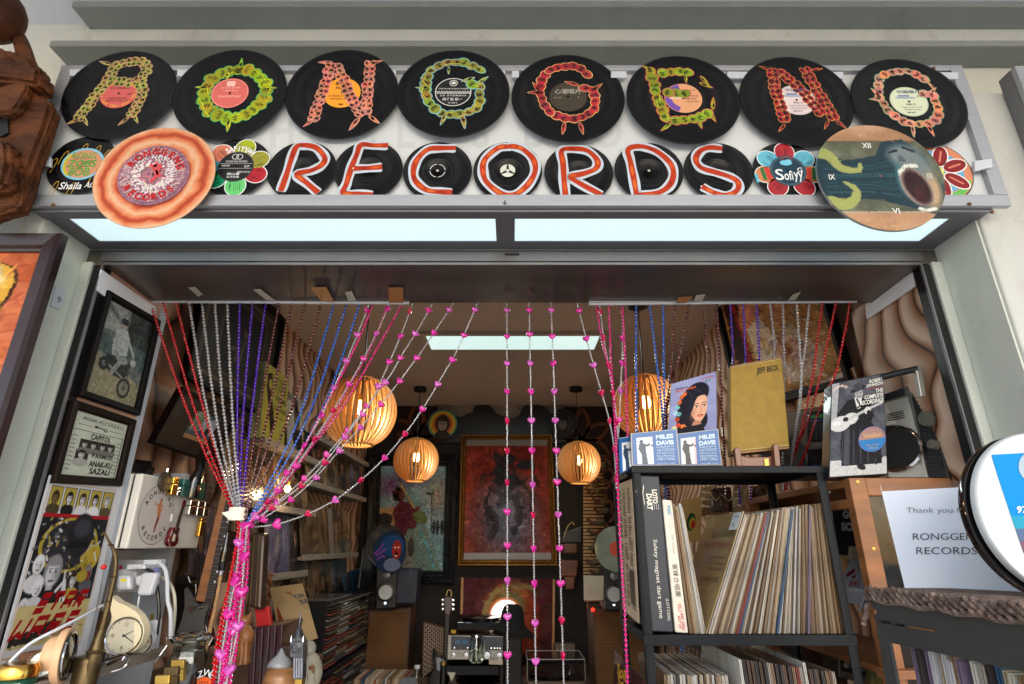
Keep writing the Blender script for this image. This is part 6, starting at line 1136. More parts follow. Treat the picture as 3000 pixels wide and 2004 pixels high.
cv.line([(.665,.35),(.68,.4),(.675,.412),(.64,.414)],.012,(160,104,84));cv.line([(.6,.452),(.65,.444),(.71,.45)],.022,(160,50,52));cv.line([(.62,.463),(.66,.466),(.7,.46)],.02,(190,84,80))
for x,y,c_ in((.24,.2,(196,84,36)),(.3,.17,(206,110,50)),(.2,.26,(200,96,44)),(.16,.32,(120,170,190)),(.13,.38,(150,190,200)),(.2,.4,(110,160,190)),(.17,.46,(186,60,36)),(.2,.53,(190,70,40)),(.3,.55,(220,130,60)),(.12,.56,(200,204,130)),(.36,.58,(214,120,60)),(.46,.6,(206,150,150))):
 for a in range(5):cv.ell(x+.03*math.cos(a*1.26),y+.016*math.sin(a*1.26),.032,.014,tuple(min(255,q_*random.uniform(.8,1.15))for q_ in c_),.35)
cv.poly([(.3,.56),(.7,.55),(.85,.75),(.8,1),(.1,1),(.15,.75)],(20,16,26));cv.noise(6,40)
cv.put('cover',lambda u,v:q.p(u,v,.0002),t,PG);g=MB();f=lambda u,v,w=0:q.p(u,v,w);put_text(g,f,'Filem',.1,.075,.36,.1,.001,(20,20,30),offset=.02);put_text(g,f,'MALAYSIA',.1,.105,.56,.13,.001,(196,80,50),offset=.03);put_text(g,f,'NOVEMBER',.66,.035,.95,.055,.001,(190,40,50));put_text(g,f,'31',.74,.065,.86,.09,.001,(40,120,80),offset=.02);g.build('lettering',PM,t,cols=True)
t=thing('yellow_book_box','big mustard yellow boxed book lettered JEFF BECK on a wooden stand','book');q=QD([(2139,1076),(2291,1049),(2314,1308),(2142,1326)],[1.69,1.69,1.665,1.665]);slab(t,'box',mat('mustard_cloth',(150,120,46),.65,var=.12,scale=40,bump=.12,bscale=300),q,.035,.004)
slab(t,'spine_cap',mat('tan_edge',(148,108,72),.6),q,.034,0,v0=-.018,v1=.0,u0=.01,u1=.99,w=-.001);slab(t,'lower_edge',mat('tan_edge',(148,108,72),.6),q,.034,0,v0=1.0,v1=1.02,u0=.01,u1=.99,w=-.001)
g=MB();put_text(g,f,'JEFF BECK',.5,.07,.92,.16,.001,(44,38,22),offset=.03);stroke(g,f,[(.01,.008),(.99,.008)],.004,.0006,(214,200,150));stroke(g,f,[(.01,.985),(.99,.985)],.004,.0006,(214,200,150));g.build('lettering',PM,t,cols=True)
t=thing('book_stand','small brown wooden stand holding the yellow boxed book','stand');M_st=mat('reddish_wood',(112,62,38),.35,var=.2,coat=.3)
for pts in([(2152,1316),(2158,1310),(2166,1311),(2171,1322),(2176,1366),(2158,1366)],[(2266,1304),(2271,1298),(2279,1300),(2283,1312),(2288,1366),(2272,1366)]):g=MB();g.prism(pxpoly(pts,1.63),(0,.018,0));g.build('arm',M_st,t,bevel=.002)
g=MB();g.prism(pxpoly([(2170,1334),(2190,1340),(2250,1338),(2273,1330),(2276,1366),(2174,1366)],1.65),(0,.02,0));g.build('cross_piece',M_st,t,bevel=.002)
g=MB();g.prism(pxpoly([(2238,1346),(2250,1344),(2251,1364),(2240,1365)],1.649),(0,-.003,0));g.build('hinge',M_brass,t)
# ---- orange cabinet on the right with radios on top
CF=1.50;ZC=P(2600,1400,CF).z;XC=P(2487,1402,CF).x
t=thing('glass_cabinet','orange pine cabinet with a glass front, right of the black rack','cabinet')
for x0,x1,y0_,y1_ in((XC,XC+.043,CF,CF+.03),(XC,XC+.04,2.17,2.20)):g=MB();g.box((x0,y0_,0),(x1,y1_,ZC));g.build('post',M_orwood,t,bevel=.002)
g=MB();g.box((XC+.0435,CF+.001,ZC-.045),(1.15,CF+.03,ZC));g.build('top_rail',M_orwood,t,bevel=.002)
for z0_,z1_ in((ZC-.022,ZC-.002),(ZC-.075,ZC-.052)):g=MB();g.box((XC+.002,CF+.0305,z0_),(XC+.03,2.1695,z1_));g.build('side_rail',M_orwood,t,bevel=.002)
g=MB();g.box((XC+.01,CF+.031,ZC-.0215),(1.15,2.20,ZC-.004));g.build('top_board',M_orwood,t)
g=MB();g.box((XC+.0435,CF+.014,.4),(1.15,CF+.017,ZC-.0455));g.build('glass_door',mat('smoky_door_glass',(200,190,176),.03,trans=1,var=0,ior=1.3),t)
g=MB();g.box((XC+.005,CF+.031,H-.29),(1.15,2.20,H-.275));g.build('inner_shelf',M_orwood,t);g=MB();g.box((XC-.02,CF-.02,H-.29),(1.15,CF+.012,H-.272));g.build('lower_rail',M_orwood,t)
g=MB();g.box((XC+.03,2.201,.2),(1.15,2.21,ZC));g.build('back_panel',M_dkwood,t)
for px,py in((2513,1412),(2560,1608)):g=MB();g.lathe([(.0001,.002),(.0045,.0015),(.005,0)],P(px,py,CF),(0,-1,0),n=12);g.build('screw',M_brass,t)
t=thing('lettered_shirt','black shirt with white letters GO SOU inside the cabinet','shirt');q=QD([(2440,1480),(2512,1482),(2524,1632),(2452,1624)],1.85);slab(t,'cloth',mat('navy_cloth',(20,20,32),.9),q,.008,.002);g=MB();put_text(g,f,'GO',.36,.1,.86,.27,.001,(190,192,200),offset=.06);put_text(g,f,'SOU',.26,.34,1.0,.52,.001,(190,192,200),offset=.06);g.build('lettering',PM,t,cols=True)
t=thing('white_carton','white carton with red and blue figures lying askew inside the cabinet','carton');q=QD([(2508,1636),(2626,1640),(2556,1742),(2474,1790)],[2.0,2.1,1.9,1.9]);q=Quad(P(2492,1636,1.80),P(2612,1640,1.80),P(2540,1730,1.68),P(2458,1718,1.70));slab(t,'box',M_wplas,q,.05,.002);g=MB()
for a,b,c_ in((.1,.45,(150,30,36)),(.3,.5,(170,30,40)),(.5,.55,(60,40,110)),(.35,.25,(30,40,36)),(.6,.2,(30,30,34))):stroke(g,f,[(a,b+.2),(a+.12,b),(a+.22,b-.12)],[.1,.13,.06],.0012,c_)
put_text(g,f,'ERS',.3,.78,.66,.94,.001,(170,30,40),offset=.03);g.build('print',PM,t,cols=True)
q=Quad(P(2540,1732,1.67),P(2618,1640,1.79),P(2640,1690,1.78),P(2520,1790,1.66));slab(t,'side_flap',M_wplas,q,.004);g=MB()
for k in range(5):ell(g,f,.15+k*.17,.4,.04,.14,.001,[(170,30,40),(30,110,60),(40,40,44),(200,120,40),(30,110,60)][k],n=8)
g.build('flap_print',PM,t,cols=True,stuff=True)
t=thing('white_cap_box','rounded white box with a small printed logo on the cabinet shelf','box');q=QD([(2490,1600),(2545,1600),(2552,1640),(2488,1640)],1.84);slab(t,'box',mat('ivory_card',(196,184,160),.6),q,.08,.006);g=MB();put_text(g,f,'DUNLOP',.1,.3,.9,.6,.001,(50,46,44));g.build('lettering',PM,t,cols=True)
t=thing('folded_paper_stand','pale folded card stand leaning behind the cabinet glass','card');q=QD([(2560,1490),(2592,1512),(2600,1610),(2556,1610)],1.9);slab(t,'card',mat('ivory_card',(196,184,160),.6),q,.03,.004);q=QD([(2592,1540),(2604,1526),(2600,1620),(2574,1620)],1.85);slab(t,'leg',mat('ivory_card',(196,184,160),.6),q,.01);q=QD([(2578,1606),(2640,1596),(2640,1626),(2574,1630)],1.8);slab(t,'sign_strip',mat('ivory_card',(196,184,160),.6),q,.01)
t=thing('recordings_box','black and white boxed set lettered THE COMPLETE RECORDINGS with a seated guitarist','record box');q=QD([(2436,1124),(2589,1092),(2600,1390),(2429,1400)],[1.545,1.545,1.52,1.52]);slab(t,'box',mat('black_card',(24,24,30),.3,coat=.3),q,.045,.002)
cv=Canvas(140,250,(70,72,82));cv.noise(24,5);cv.poly([(0,0),(.14,0),(.1,.4),(0,.5)],(150,150,156));cv.rect(0,.84,1,1,(176,176,176));cv.noise(8,20)
cv.poly([(.2,.48),(.75,.48),(.9,.66),(.92,.9),(.2,.9),(.18,.7)],(26,26,32));cv.poly([(.22,.55),(.35,.52),(.34,.9),(.2,.88)],(60,62,70));
for k in range(10):cv.line([(.24+k*.06,.55),(.22+k*.065,.88)],.014,(70,72,80)if k%2 else(16,16,20))
cv.poly([(.1,.36),(.3,.22),(.5,.2),(.72,.26),(.8,.42),(.7,.5),(.2,.5)],(24,24,28));cv.poly([(.43,.2),(.58,.2),(.55,.32),(.49,.33)],(200,200,200));cv.line([(.48,.22),(.55,.3),(.5,.31)],.03,(30,30,34))
cv.ell(.52,.165,.085,.055,(150,150,152),.12);cv.ell(.5,.11,.17,.03,(40,40,46),.2,rot=-.25);cv.ell(.5,.085,.1,.045,(60,62,70),.2);cv.rect(.47,.155,.5,.162,(20,20,22));cv.rect(.545,.15,.575,.157,(20,20,22));cv.line([(.49,.195),(.55,.193)],.012,(60,50,50))
cv.ell(.17,.46,.2,.085,(188,188,188),.06,rot=-.15);cv.ell(.36,.42,.15,.065,(188,188,188),.08,rot=-.15);cv.ell(.27,.42,.055,.026,(30,30,34),.1);cv.line([(.34,.42),(.66,.35),(.95,.3)],.05,(170,170,172));cv.ell(.68,.36,.07,.045,(196,196,196),.2);cv.ell(.1,.45,.09,.03,(206,206,206),.3);cv.line([(.7,.38),(.72,.46)],.08,(24,24,30))
cv.ell(.55,.92,.09,.03,(24,24,28),.15,rot=.5);cv.ell(.84,.83,.1,.03,(24,24,28),.15,rot=.3);cv.dabs(400,.006,.03,.01,40);cv.noise(10,50)
cv.put('cover',lambda u,v:q.p(.01+.98*u,.01+.98*v,.0005),t,PG);g=MB();wh=(222,222,212)
put_text(g,f,'ROBERT',.72,.045,.97,.085,.0014,wh,offset=.02);put_text(g,f,'JOHNSON',.66,.09,.97,.13,.0014,wh,offset=.02);stroke(g,f,[(.67,.142),(.97,.138)],.006,.0014,(170,40,44));put_text(g,f,'THE',.83,.155,.97,.195,.0014,wh,offset=.02);put_text(g,f,'COMPLETE',.62,.205,.97,.245,.0014,wh,offset=.02);put_text(g,f,'RECORDINGS',.54,.255,.97,.3,.0014,wh,offset=.02)
ring_text(g,lambda x,y,w:q.p(x,-y*.5,w),'ROOTSnBLUES',.14,.05,-55,55,.0014,(214,190,180),cx=.17,cy=-.24,offset=.02);g.build('lettering',PM,t,cols=True)
g=MB();fo=lambda x,y,w=0:q.p(.745+x*.245,.655-y*.125,w);ell(g,fo,0,0,1,1,.0012,(150,116,110),n=36);g.add([fo(-.96,-.02,.0015)]+[fo(.96*math.cos(math.radians(a)),.96*math.sin(math.radians(a)),.0015)for a in range(181,360,10)]+[fo(.96,.02,.0015)],[tuple(range(20))],(24,110,170));ring(g,fo,0,0,.98,.04,.0018,(90,84,150),n=36);put_text(g,fo,'Vocalion',-.66,.5,.66,.12,.002,(196,160,110),offset=.02);put_text(g,fo,'ROBERT JOHNSON',-.5,-.42,.5,-.55,.002,(190,150,110));put_text(g,fo,'Hellhound',-.3,-.62,.4,-.75,.002,(190,150,110));g.build('round_sticker',PM,t,cols=True)
sq=Quad(q.b,q.b-q.n*.045,q.c-q.n*.045,q.c);g=MB();fs=lambda u,v,w=0:sq.p(u,v,w);put_text(g,fs,'Robert Johnson The Complete Recordings',.3,.3,.7,.66,.0006,(200,200,190),rot=1);put_text(g,fs,'Columbia',.3,.8,.7,.93,.0006,(200,200,190),rot=1);g.build('spine_lettering',PM,t,cols=True)
t=thing('portable_radio','large silver and black portable radio with a round speaker and chrome handle','radio');M_sil=mat('silver_plastic',(150,148,140),.35,metal=.4,var=.05);Dr=1.80
q=Quad(P(2590,1180,1.62),P(2660,1160,1.575),P(2719,1399,1.54),P(2600,1399,1.59));slab(t,'front',M_sil,q,.02,.003)
fr=Quad(q.p(-.3,-.14),q.p(1.12,-.14),q.p(1.1,1.0),q.p(-.3,1.0));slab(t,'case',mat('grey_plastic_case',(84,82,76),.45),fr,.06,.004,w=-.004)
c=q.p(.22,.63,.001);g=MB();g.lathe([(.0001,-.001),(.062,-.001),(.062,.004),(.0001,.006)],c,q.n,n=48);g.build('speaker_mesh',mat('speaker_mesh',(20,20,20),.7,bump=.9,bscale=600),t,smooth=True);g=MB();g.lathe([(.06,.002),(.066,.007),(.071,.002),(.07,-.001)],c,q.n,n=48,cap=False);g.build('speaker_ring',M_chrome,t,smooth=True)
for k in range(4):slab(t,'tuning_slot',M_black,q,-.0015,0,u0=.1,u1=.72,v0=.17+k*.028,v1=.18+k*.028)
slab(t,'dial_window',M_black,fr,-.0035,0,u0=.25,u1=.85,v0=.03,v1=.1)
rs=Quad(P(2664,1132,1.575),P(2712,1144,1.535),P(2782,1401,1.50),P(2721,1400,1.54));slab(t,'side_panel',mat('ribbed_black_panel',(28,27,26),.5),rs,.05,.003);g=MB()
for k in range(20):v=.12+k*.042;rs.box(g,.12,v,.88,v+.014,0,.0015)
g.build('side_rib',M_black,t,stuff=True)
for px,py,r_ in((2723,1230,.023),(2739,1305,.0135)):g=MB();g.lathe([(r_*1.05,0),(r_,.01),(r_*.92,.016),(.0001,.017)],P(px,py,1.53 if py<1250 else 1.52),rs.n,n=28);g.build('knob',mat('smoked_knob',(120,118,108),.2,metal=.5),t,smooth=True)
tubepx(t,'handle_bar',M_black,[(2560,1112,1.56),(2620,1096,1.53),(2690,1080,1.49)],.009,12);g=MB();hq=Quad(P(2680,1074,1.49),P(2700,1076,1.49),P(2712,1160,1.49),P(2696,1164,1.49));hq.box(g,0,0,1,1,-.012,.003);g.build('handle_arm',M_sil,t,bevel=.003)
t=thing('cassette_radio','old grey brown cassette radio lettered National behind the boxed set','radio');q=QD([(2298,1206),(2600,1160),(2612,1402),(2296,1402)],1.93);slab(t,'case',mat('bronze_plastic',(82,70,60),.4,metal=.2),q,.08,.004);slab(t,'cassette_panel',mat('dark_panel',(22,22,26),.2,coat=.4),q,-.003,0,u0=.22,u1=.9,v0=.06,v1=.97)
for v,m in((.12,mat('green_strip',(20,110,60),.3)),(.2,mat('blue_strip',(30,60,140),.3)),(.82,mat('blue_strip',(30,60,140),.3))):slab(t,'colour_strip',m,q,-.005,0,u0=.25,u1=.6,v0=v,v1=v+(.045 if v<.15 else.012))
slab(t,'label_band',mat('grey_band',(76,74,74),.4),q,-.004,0,u0=.22,u1=.9,v0=.5,v1=.6);g=MB()
for k in range(9):v=.25+k*.026;q.box(g,.27,v,.55,v+.006,.003,.0045,(50,50,56));q.box(g,.27,v+.37,.55,v+.376,.003,.0045,(44,44,50))
for k in range(6):q.box(g,.28+k*.045,.26,.31+k*.045,.46,.004,.007,(34,34,40))
g.build('key_rows',PM,t,cols=True,stuff=True);g=MB();put_text(g,f,'National',.34,.88,.56,.925,.004,(206,190,130),offset=.02);put_text(g,f,'AMBIENCE STEREO',.26,.53,.5,.56,.0055,(130,130,130));g.build('lettering',PM,t,cols=True)
c=P(2296,1336,1.915);g=MB();g.lathe([(.0001,-.006),(.075,-.006),(.075,.001),(.0001,.003)],c,(0,-1,0),n=40);g.build('speaker',M_black,t,smooth=True);g=MB();g.lathe([(.074,0),(.078,.006),(.083,0)],c,(0,-1,0),n=48,cap=False);g.build('speaker_ring',M_chrome,t,smooth=True)
q=QX([(2082,790),(2394,740),(2515,1122),(2180,1218)],1.235);cv=Canvas(150,190,(156,112,56));cv.noise(40,4,stretch=.6);cv.poly([(.03,.1),(.2,.1),(.26,.9),(.03,.9)],(50,26,20));cv.line([(.12,.2),(.2,.5),(.2,.8)],.06,(150,34,24))
cv.ell(.3,.38,.12,.2,(196,130,92),.3,rot=.3);cv.ell(.28,.2,.08,.08,(176,110,76),.3);cv.poly([(.26,.48),(.42,.4),(.55,.6),(.5,.85),(.3,.8)],(206,190,170));cv.poly([(.55,.6),(.7,.5),(.9,.75),(.85,.95),(.55,.95)],(196,170,150));cv.ell(.6,.3,.1,.3,(170,112,66),.5);cv.line([(.3,.75),(.5,.7),(.6,.9)],.05,(214,206,196));cv.ell(.62,.72,.06,.1,(120,60,30),.5)
R_=random.Random(8)
for k in range(150):x,y=R_.uniform(.35,.97),R_.uniform(.02,.8);l=R_.uniform(.02,.07);cv.line([(x,y),(x+R_.uniform(-.01,.02),y+l)],R_.uniform(.008,.03),R_.choice([(196,130,60),(110,66,40),(200,160,90),(60,60,90),(150,70,40),(130,90,110),(176,120,50),(206,180,130)]),.6)
cv.ell(.78,.42,.025,.03,(20,110,150),.3);cv.noise(12,30);cv.dabs(1200,.01,.07,.014,30)
framed('framed_painting','large abstract ochre painting of robed figures hung tilted on the right wall','painting',q,.05,M_blkframe,cv,depth=.03,gloss=False)
q=QX([(2330,1150),(2500,1075),(2525,1150),(2345,1236)],1.22);tag(slab(None,'wooden_board',mat('varnished_board',(128,84,44),.3,var=.2),q,.01),'plain varnished brown board under the large painting','board')
t=thing('record_display','yellow brown sleeve with a green and red striped oval logo behind the rack','record');q=QD([(2000,1462),(2060,1455),(2052,1585),(1990,1592)],2.6);slab(t,'cover',mat('mustard_sleeve',(176,140,80),.5),q,.004,.01);g=MB()
for k,c_ in enumerate(((20,20,18),(40,100,40),(190,150,40),(160,40,30))):ell(g,f,.5+k*.03,.55+k*.02,.22-k*.035,.2-k*.035,.001+k*.0005,c_,n=20,rot=0)
g.build('logo',PM,t,cols=True)
for k,(a,b,D,i)in enumerate(((2058,1428,2.7,10),(2096,1432,2.72,3),(2150,1420,2.7,1),(2205,1425,2.75,8))):
 q=QD([(a,b),(a+44,b-8),(a+40,b+80),(a-8,b+84)],D);o=thing('album_cover',('leftmost brown album','second tan album','third tan album','rightmost dark album')[k]+' seen through the rack above the packed sleeves','record');slab(o,'sleeve',sleeve_mat(i),q,.004);cv=Canvas(30,40,SLV[i]);cv.noise(50,4);cv.put('cover',lambda u,v:q.p(.04+.92*u,.04+.92*v,.0006),o,PG)
t=thing('headstock','dark guitar headstock with white tuning pegs seen through the rack','guitar');q=QD([(2086,1430),(2142,1428),(2148,1500),(2080,1502)],2.3);slab(t,'head',mat('dark_red_wood',(46,20,18),.25,coat=.4),q,.015,.003)
for s_ in(0,1):
 for k in range(3):p0=q.p(s_,.2+k*.28,-.004);g=MB();g.tube([p0,p0+Vector(((-1+2*s_)*.02,0,.002))],.003,6);g.ball(p0+Vector(((-1+2*s_)*.028,0,.003)),.009,10,(1,.5,.7));g.build('tuning_peg',mat('cream_peg',(190,180,150),.4),t)
g=MB();sp=smooth_path([tuple(q.p(a,b,.004))for a,b in((-.1,.2),(.2,.5),(.5,.3),(.8,.55),(1.1,.3))],5);g.tube(sp,.0025,5);g.build('string_knot',mat('pale_string',(176,150,100),.7),t)
t=thing('amplifier','grey valve amplifier with knobs low behind the rack and cabinet','amplifier');q=QD([(2455,1912),(2560,1935),(2560,2010),(2458,1985)],2.0);slab(t,'case',mat('hammered_grey',(90,90,86),.4,metal=.4,bump=.2),q,.1,.003);slab(t,'face',M_black,q,-.002,0,u0=.06,u1=.94,v0=.12,v1=.7)
for k in range(4):g=MB();g.lathe([(.0001,.012),(.009,.011),(.01,0)],q.p(.18+k*.2,.42,.002),q.n,n=14);g.build('knob',M_aludark,t)
q=QD([(2556,1930),(2585,1935),(2590,2010),(2552,2010)],1.75);t=thing('green_bottle','green printed packet standing low beside the black crate','packet');slab(t,'packet',mat('green_packet',(64,84,52),.4,var=.5,scale=30,rgb2=(150,120,60)),q,.03,.004)
# ---- foreground right: crate, mat, acrylic notice, round sign
XC2=PX(2552,1758,1.).x*0+P(2552,1758,.90).x;Z0=P(2552,1758,.90).z
t=thing('record_crate','dark grey record crate in the bottom right foreground','crate');M_cr=mat('matt_grey_metal',(52,54,54),.6,var=.1,dirt=.2)
def cpoly(name,pts,X,d,m=M_cr,bev=.002):g=MB();g.prism([PX(x,y,X)for x,y in pts],(d,0,0));return g.build(name,m,t,bevel=bev)
cpoly('front_board',[(2552,1758),(3000,1808),(3300,1842),(3300,2030),(3000,1970),(2608,1884),(2660,2160),(2620,2160)],XC2,.004)
for pts,m in(([(2582,1818),(2608,1822),(2608,1828),(2583,1825)],M_black),([(2622,1826),(2650,1830),(2650,1836),(2622,1832)],M_black),([(2664,1834),(2740,1846),(2740,1851),(2664,1840)],mat('brown_slot',(110,78,44),.7))):cpoly('slot',pts,XC2-.0005,-.0008,m,0)
g=MB();g.lathe([(.0001,.002),(.0035,.0015),(.004,0)],PX(2563,1793,XC2),(-1,0,0),n=12);g.build('rivet',mat('copper_rivet',(150,100,70),.4,metal=.6),t)
R_=random.Random(12)
for k in range(34):
 y_=.868-k*.0105;i=R_.choice([4,9,7,12,2,0,11,14,3,7,9]);place_sleeve('plastic wrapped record sleeve in the foreground crate','sleeves in the foreground crate',XC2+.014+R_.uniform(0,.006),y_,Z0-.365+R_.uniform(-.006,.004),.05+R_.uniform(-.015,.015),i,th=.0075,yaw=math.radians(-90))
t=thing('woven_mat','coarse pinkish brown woven mat edge lying on the foreground crate','mat');M_wov=mat('woven_fibre',(142,122,112),.95,var=0,rgb2=(74,54,44),scale=70,bump=.8,bscale=240)
for rw in range(3):
 for side in(0,1):
  g=MB();L_=[]
  for k in range(90):
   s=k/89;a_=k*1.25+side*math.pi;L_.append(Vector((XC2-.004+rw*.003+.0035*math.cos(a_),.905-.46*s,Z0+.003+rw*.006+.0028*math.sin(a_)+.0014*math.sin(k*.5+rw))))
  g.tube([Vector(v)for v in smooth_path([tuple(v)for v in L_],2)],.0027,6);g.build('twisted_strand',M_wov,t,smooth=True)
g=MB();g.box((XC2-.002,.44,Z0+.006),(XC2+.30,.905,Z0+.016));g.build('sheet',M_wov,t,bevel=.002)
tubepx(t,'loose_strand',M_wov,[(2556,1762,.9),(2540,1776,.9),(2538,1800,.9),(2528,1832,.9)],.0032,6)
DA=.95
t=thing('acrylic_notice','clear acrylic stand with a printed paper reading RONGGENG RECORDS','notice');tl_,tr_=P(2578,1421,.955),P(3070,1392,.78);pl=Quad(tl_,tr_,tr_-Vector((0,0,.2)),tl_-Vector((0,0,.2)));q=Quad(tl_,PQ(2960,1398.5,pl),PQ(3000,1745,pl),PQ(2652,1728,pl))
g=MB();q.box(g,0,0,1,1,-.002,.0);g.build('acrylic_sheet',mat('clear_acrylic',(240,240,240),.04,trans=1,var=0,ior=1.2),t);slab(t,'paper',mat('white_paper',(228,234,246),.5,var=.02),q,-.0009,0,u0=.005,u1=.99,v0=.065,v1=1.,w=.0006)
g=MB();fn_=lambda x,y,w=0:PQ(x,y,q,.0025+w);tc=(76,66,74)
put_text(g,fn_,'Thank you for',2655,1487,2840,1507,.0006,(96,90,98),offset=-.012);put_text(g,fn_,'RONGGENG',2674,1562,2882,1582,.0006,tc,offset=-.004);put_text(g,fn_,'RECORDS',2684,1603,2862,1624,.0006,tc,offset=-.004);g.build('lettering',PM,t,cols=True)
t=thing('round_sign','round white light sign with a black rim and blue picture at the right edge','sign');c=Vector((0.6857,.74,1.4372));rr=0.1041
ax=Vector((-.35,-1,-.02)).normalized();g=MB();g.lathe([(.0001,-.016),(rr*.985,-.016),(rr,-.01),(rr,-.004),(.0001,-.004)],c+Vector((-.001,.004,-.002)),(0,-1,0),n=80);g.build('rim',M_gb,t,smooth=True)
g=MB();g.lathe([(.0001,.006),(rr*.965,.006),(rr*.978,.0045),(rr*.985,.002),(rr*.985,-.004),(.0001,-.004)],c+Vector((.0035,0,.001)),(0,-1,0),n=80);g.build('lens',mat('opal_acrylic',(190,195,198),.3,var=.02,coat=.3),t,smooth=True)
g=MB();fb=lambda x,y,w=0:P(x,y,.74-.0066-w)
pts=[(2904,1332),(3010,1318),(3180,1330),(3180,1600),(3010,1640),(2986,1560),(2950,1460)];n_=8
for k in range(n_):
 s0,s1=k/n_,(k+1)/n_;L=lambda s:(2904+96*s**1.05,1332+290*s);a0,a1=L(s0),L(s1);cc=(8,124,190)if s0<.55 else((20,130,180),(40,140,170),(80,100,130),(110,80,100))[min(3,k-4 if k>=4 else 0)]
 g.add([fb(a0[0],a0[1]),fb(3160,a0[1]-14),fb(3160,a1[1]-14),fb(a1[0],a1[1])],[(0,1,2,3)],cc)
g.build('picture_panel',PG,t,cols=True);g=MB();put_text(g,fb,'97',2979,1483,3010,1503,.0008,(220,226,226),offset=.02);ell(g,fb,3024,1366,40,44,.0006,(150,170,180),n=24);g.build('print',PG,t,cols=True)
# ============================================================ BACK WALL (5.5 m in)
BW=5.50;S2=lambda pts:cr(2.24,1100,850,pts);S3=lambda pts:cr(2.24,1000,1304,pts)
q=QD([(1255,1170),(1700,1170),(1700,1262),(1255,1262)],5.524);g=MB();q.box(g,0,0,1,1,-.002,.001);struct('pale_wall_band',g,mat('pale_back_wall',(150,140,128),.8,var=.1))
t=thing('scalloped_board','black scalloped header board on the back wall above the gold framed print','board')
sc=smooth_path(S2([(400,830),(430,775),(545,830),(600,815),(640,800),(650,765),(690,748),(740,752),(772,780),(790,806),(835,825),(870,840),(910,838),(945,815),(970,765),(1010,752),(1065,755),(1110,768),(1145,800),(1165,828),(1250,820)]),3)
g=MB();g.prism(pxpoly(sc+S2([(1250,1000),(400,1000)]),5.46),(0,.03,0));g.build('panel',mat('black_lacquer_board',(20,17,16),.4,var=.3),t,bevel=.004)
g=MB()
for pts in([(130,760),(410,757),(410,1100),(130,1100)],[(1230,768),(1560,768),(1560,1250),(1230,1250)]):g.poly(pxpoly(S2(pts),BW+.01),(34,20,16))
cs=[((200,1010),250),((345,1010),250),((200,760),250),((60,960),260),((1360,1010),250),((1600,1010),250),((1480,830),240),((1330,1240),250)]
R_=random.Random(2)
for(cx,cy)in[(272,960),(1355,985)]:
 for a in range(0,360,60):
  a0=math.radians(a+30);pts1=[];pts2=[]
  for k in range(13):
   s=k/12;r_=210*s;w_=math.sin(math.pi*s)*46;ca,sa=math.cos(a0),math.sin(a0)
   pts1.append((cx+r_*ca-w_*sa,cy+r_*sa+w_*ca));pts2.append((cx+r_*ca+w_*sa,cy+r_*sa-w_*ca))
  for p_ in(pts1,pts2):
   xl_,xr_=((132,410)if cx<800 else(1232,1560));p_=[(x,y)for x,y in p_ if xl_<x<xr_ and 765<y<1240]
   if len(p_)>2:stroke(g,lambda x,y,w:P(1100+x/2.24,850+y/2.24,BW-w),p_,24,0,(96,58,32))
t=thing('petal_wallpaper','dark wallpaper with large orange brown petal pattern on the back wall','wallpaper');g.build('paper',printmat('wallpaper_print',.6),t,cols=True,recalc=False,stuff=True)
def rectq(pts,D):return QD(pts,D)
cv=Canvas(120,190,(104,128,138));cv.noise(34,4);cv.ell(.15,.2,.3,.15,(120,70,120),.9,al=.7);cv.ell(.55,.12,.3,.12,(90,80,110),.9,al=.8);cv.ell(.9,.3,.3,.3,(140,110,90),.9,al=.6);cv.ell(.7,.95,.5,.4,(96,116,100),.9,al=.6)
for k in range(16):x=random.uniform(.2,.95);y=random.uniform(.05,.45);cv.line(smooth_path([(x,y),(x+.06,y-.04),(x+.1,y+.02),(x+.05,y+.05)],4),.008,(150,158,160),.5)
cv.poly([(0,.42),(.3,.4),(.3,.62),(0,.66)],(150,126,96));cv.ell(.08,.53,.13,.07,(54,50,50),.2)
cv.poly([(.2,.45),(.3,.33),(.42,.35),(.56,.42),(.6,.52),(.56,.66),(.3,.7),(.24,.58)],(84,44,56));cv.noise(8,16);cv.ell(.28,.28,.1,.07,(22,18,24),.1);cv.ell(.33,.3,.05,.045,(88,58,46),.2);cv.line([(.22,.26),(.36,.25)],.02,(120,60,60))
cv.line([(.3,.17),(.44,.32),(.58,.46)],.035,(150,132,96));cv.ell(.62,.5,.15,.06,(90,98,70),.15,rot=.7);cv.line([(.36,.42),(.5,.45),(.58,.42)],.06,(84,44,56));cv.ell(.6,.41,.03,.02,(110,70,50),.3)
cv.poly([(.44,.62),(.72,.58),(.85,.8),(.98,1),(.3,1),(.38,.8)],(96,110,104));cv.line(smooth_path([(.62,.62),(.75,.78),(.86,.98)],5),.02,(66,130,144));cv.ell(.45,.85,.14,.2,(120,108,96),.6,al=.7);cv.line([(.8,.3),(.8,.65)],.015,(40,40,44));cv.line([(.72,.27),(.82,.28)],.03,(40,40,44))
for x in(.84,.9,.97):cv.ell(x,.6,.03,.08,(48,46,52),.2)
cv.noise(10,24);cv.dabs(1100,.01,.05,.014,34);cv.a=np.clip((cv.a-90)*1.3+92,0,255)
q=rectq(S3([(190,62),(764,66),(742,912),(160,905)]),BW-.06);framed('framed_poster','large poster of a guitarist in a wide black moulded frame on the back wall','poster',q,.11,mat('black_moulded_frame',(24,25,30),.25,var=.2,coat=.4),cv,depth=.06,fprof=[(0,0),(0,.6),(.1,.8),(.2,.6),(.35,.9),(.5,.65),(.62,1),(.78,.5),(.86,.62),(1,.3),(1,0)])
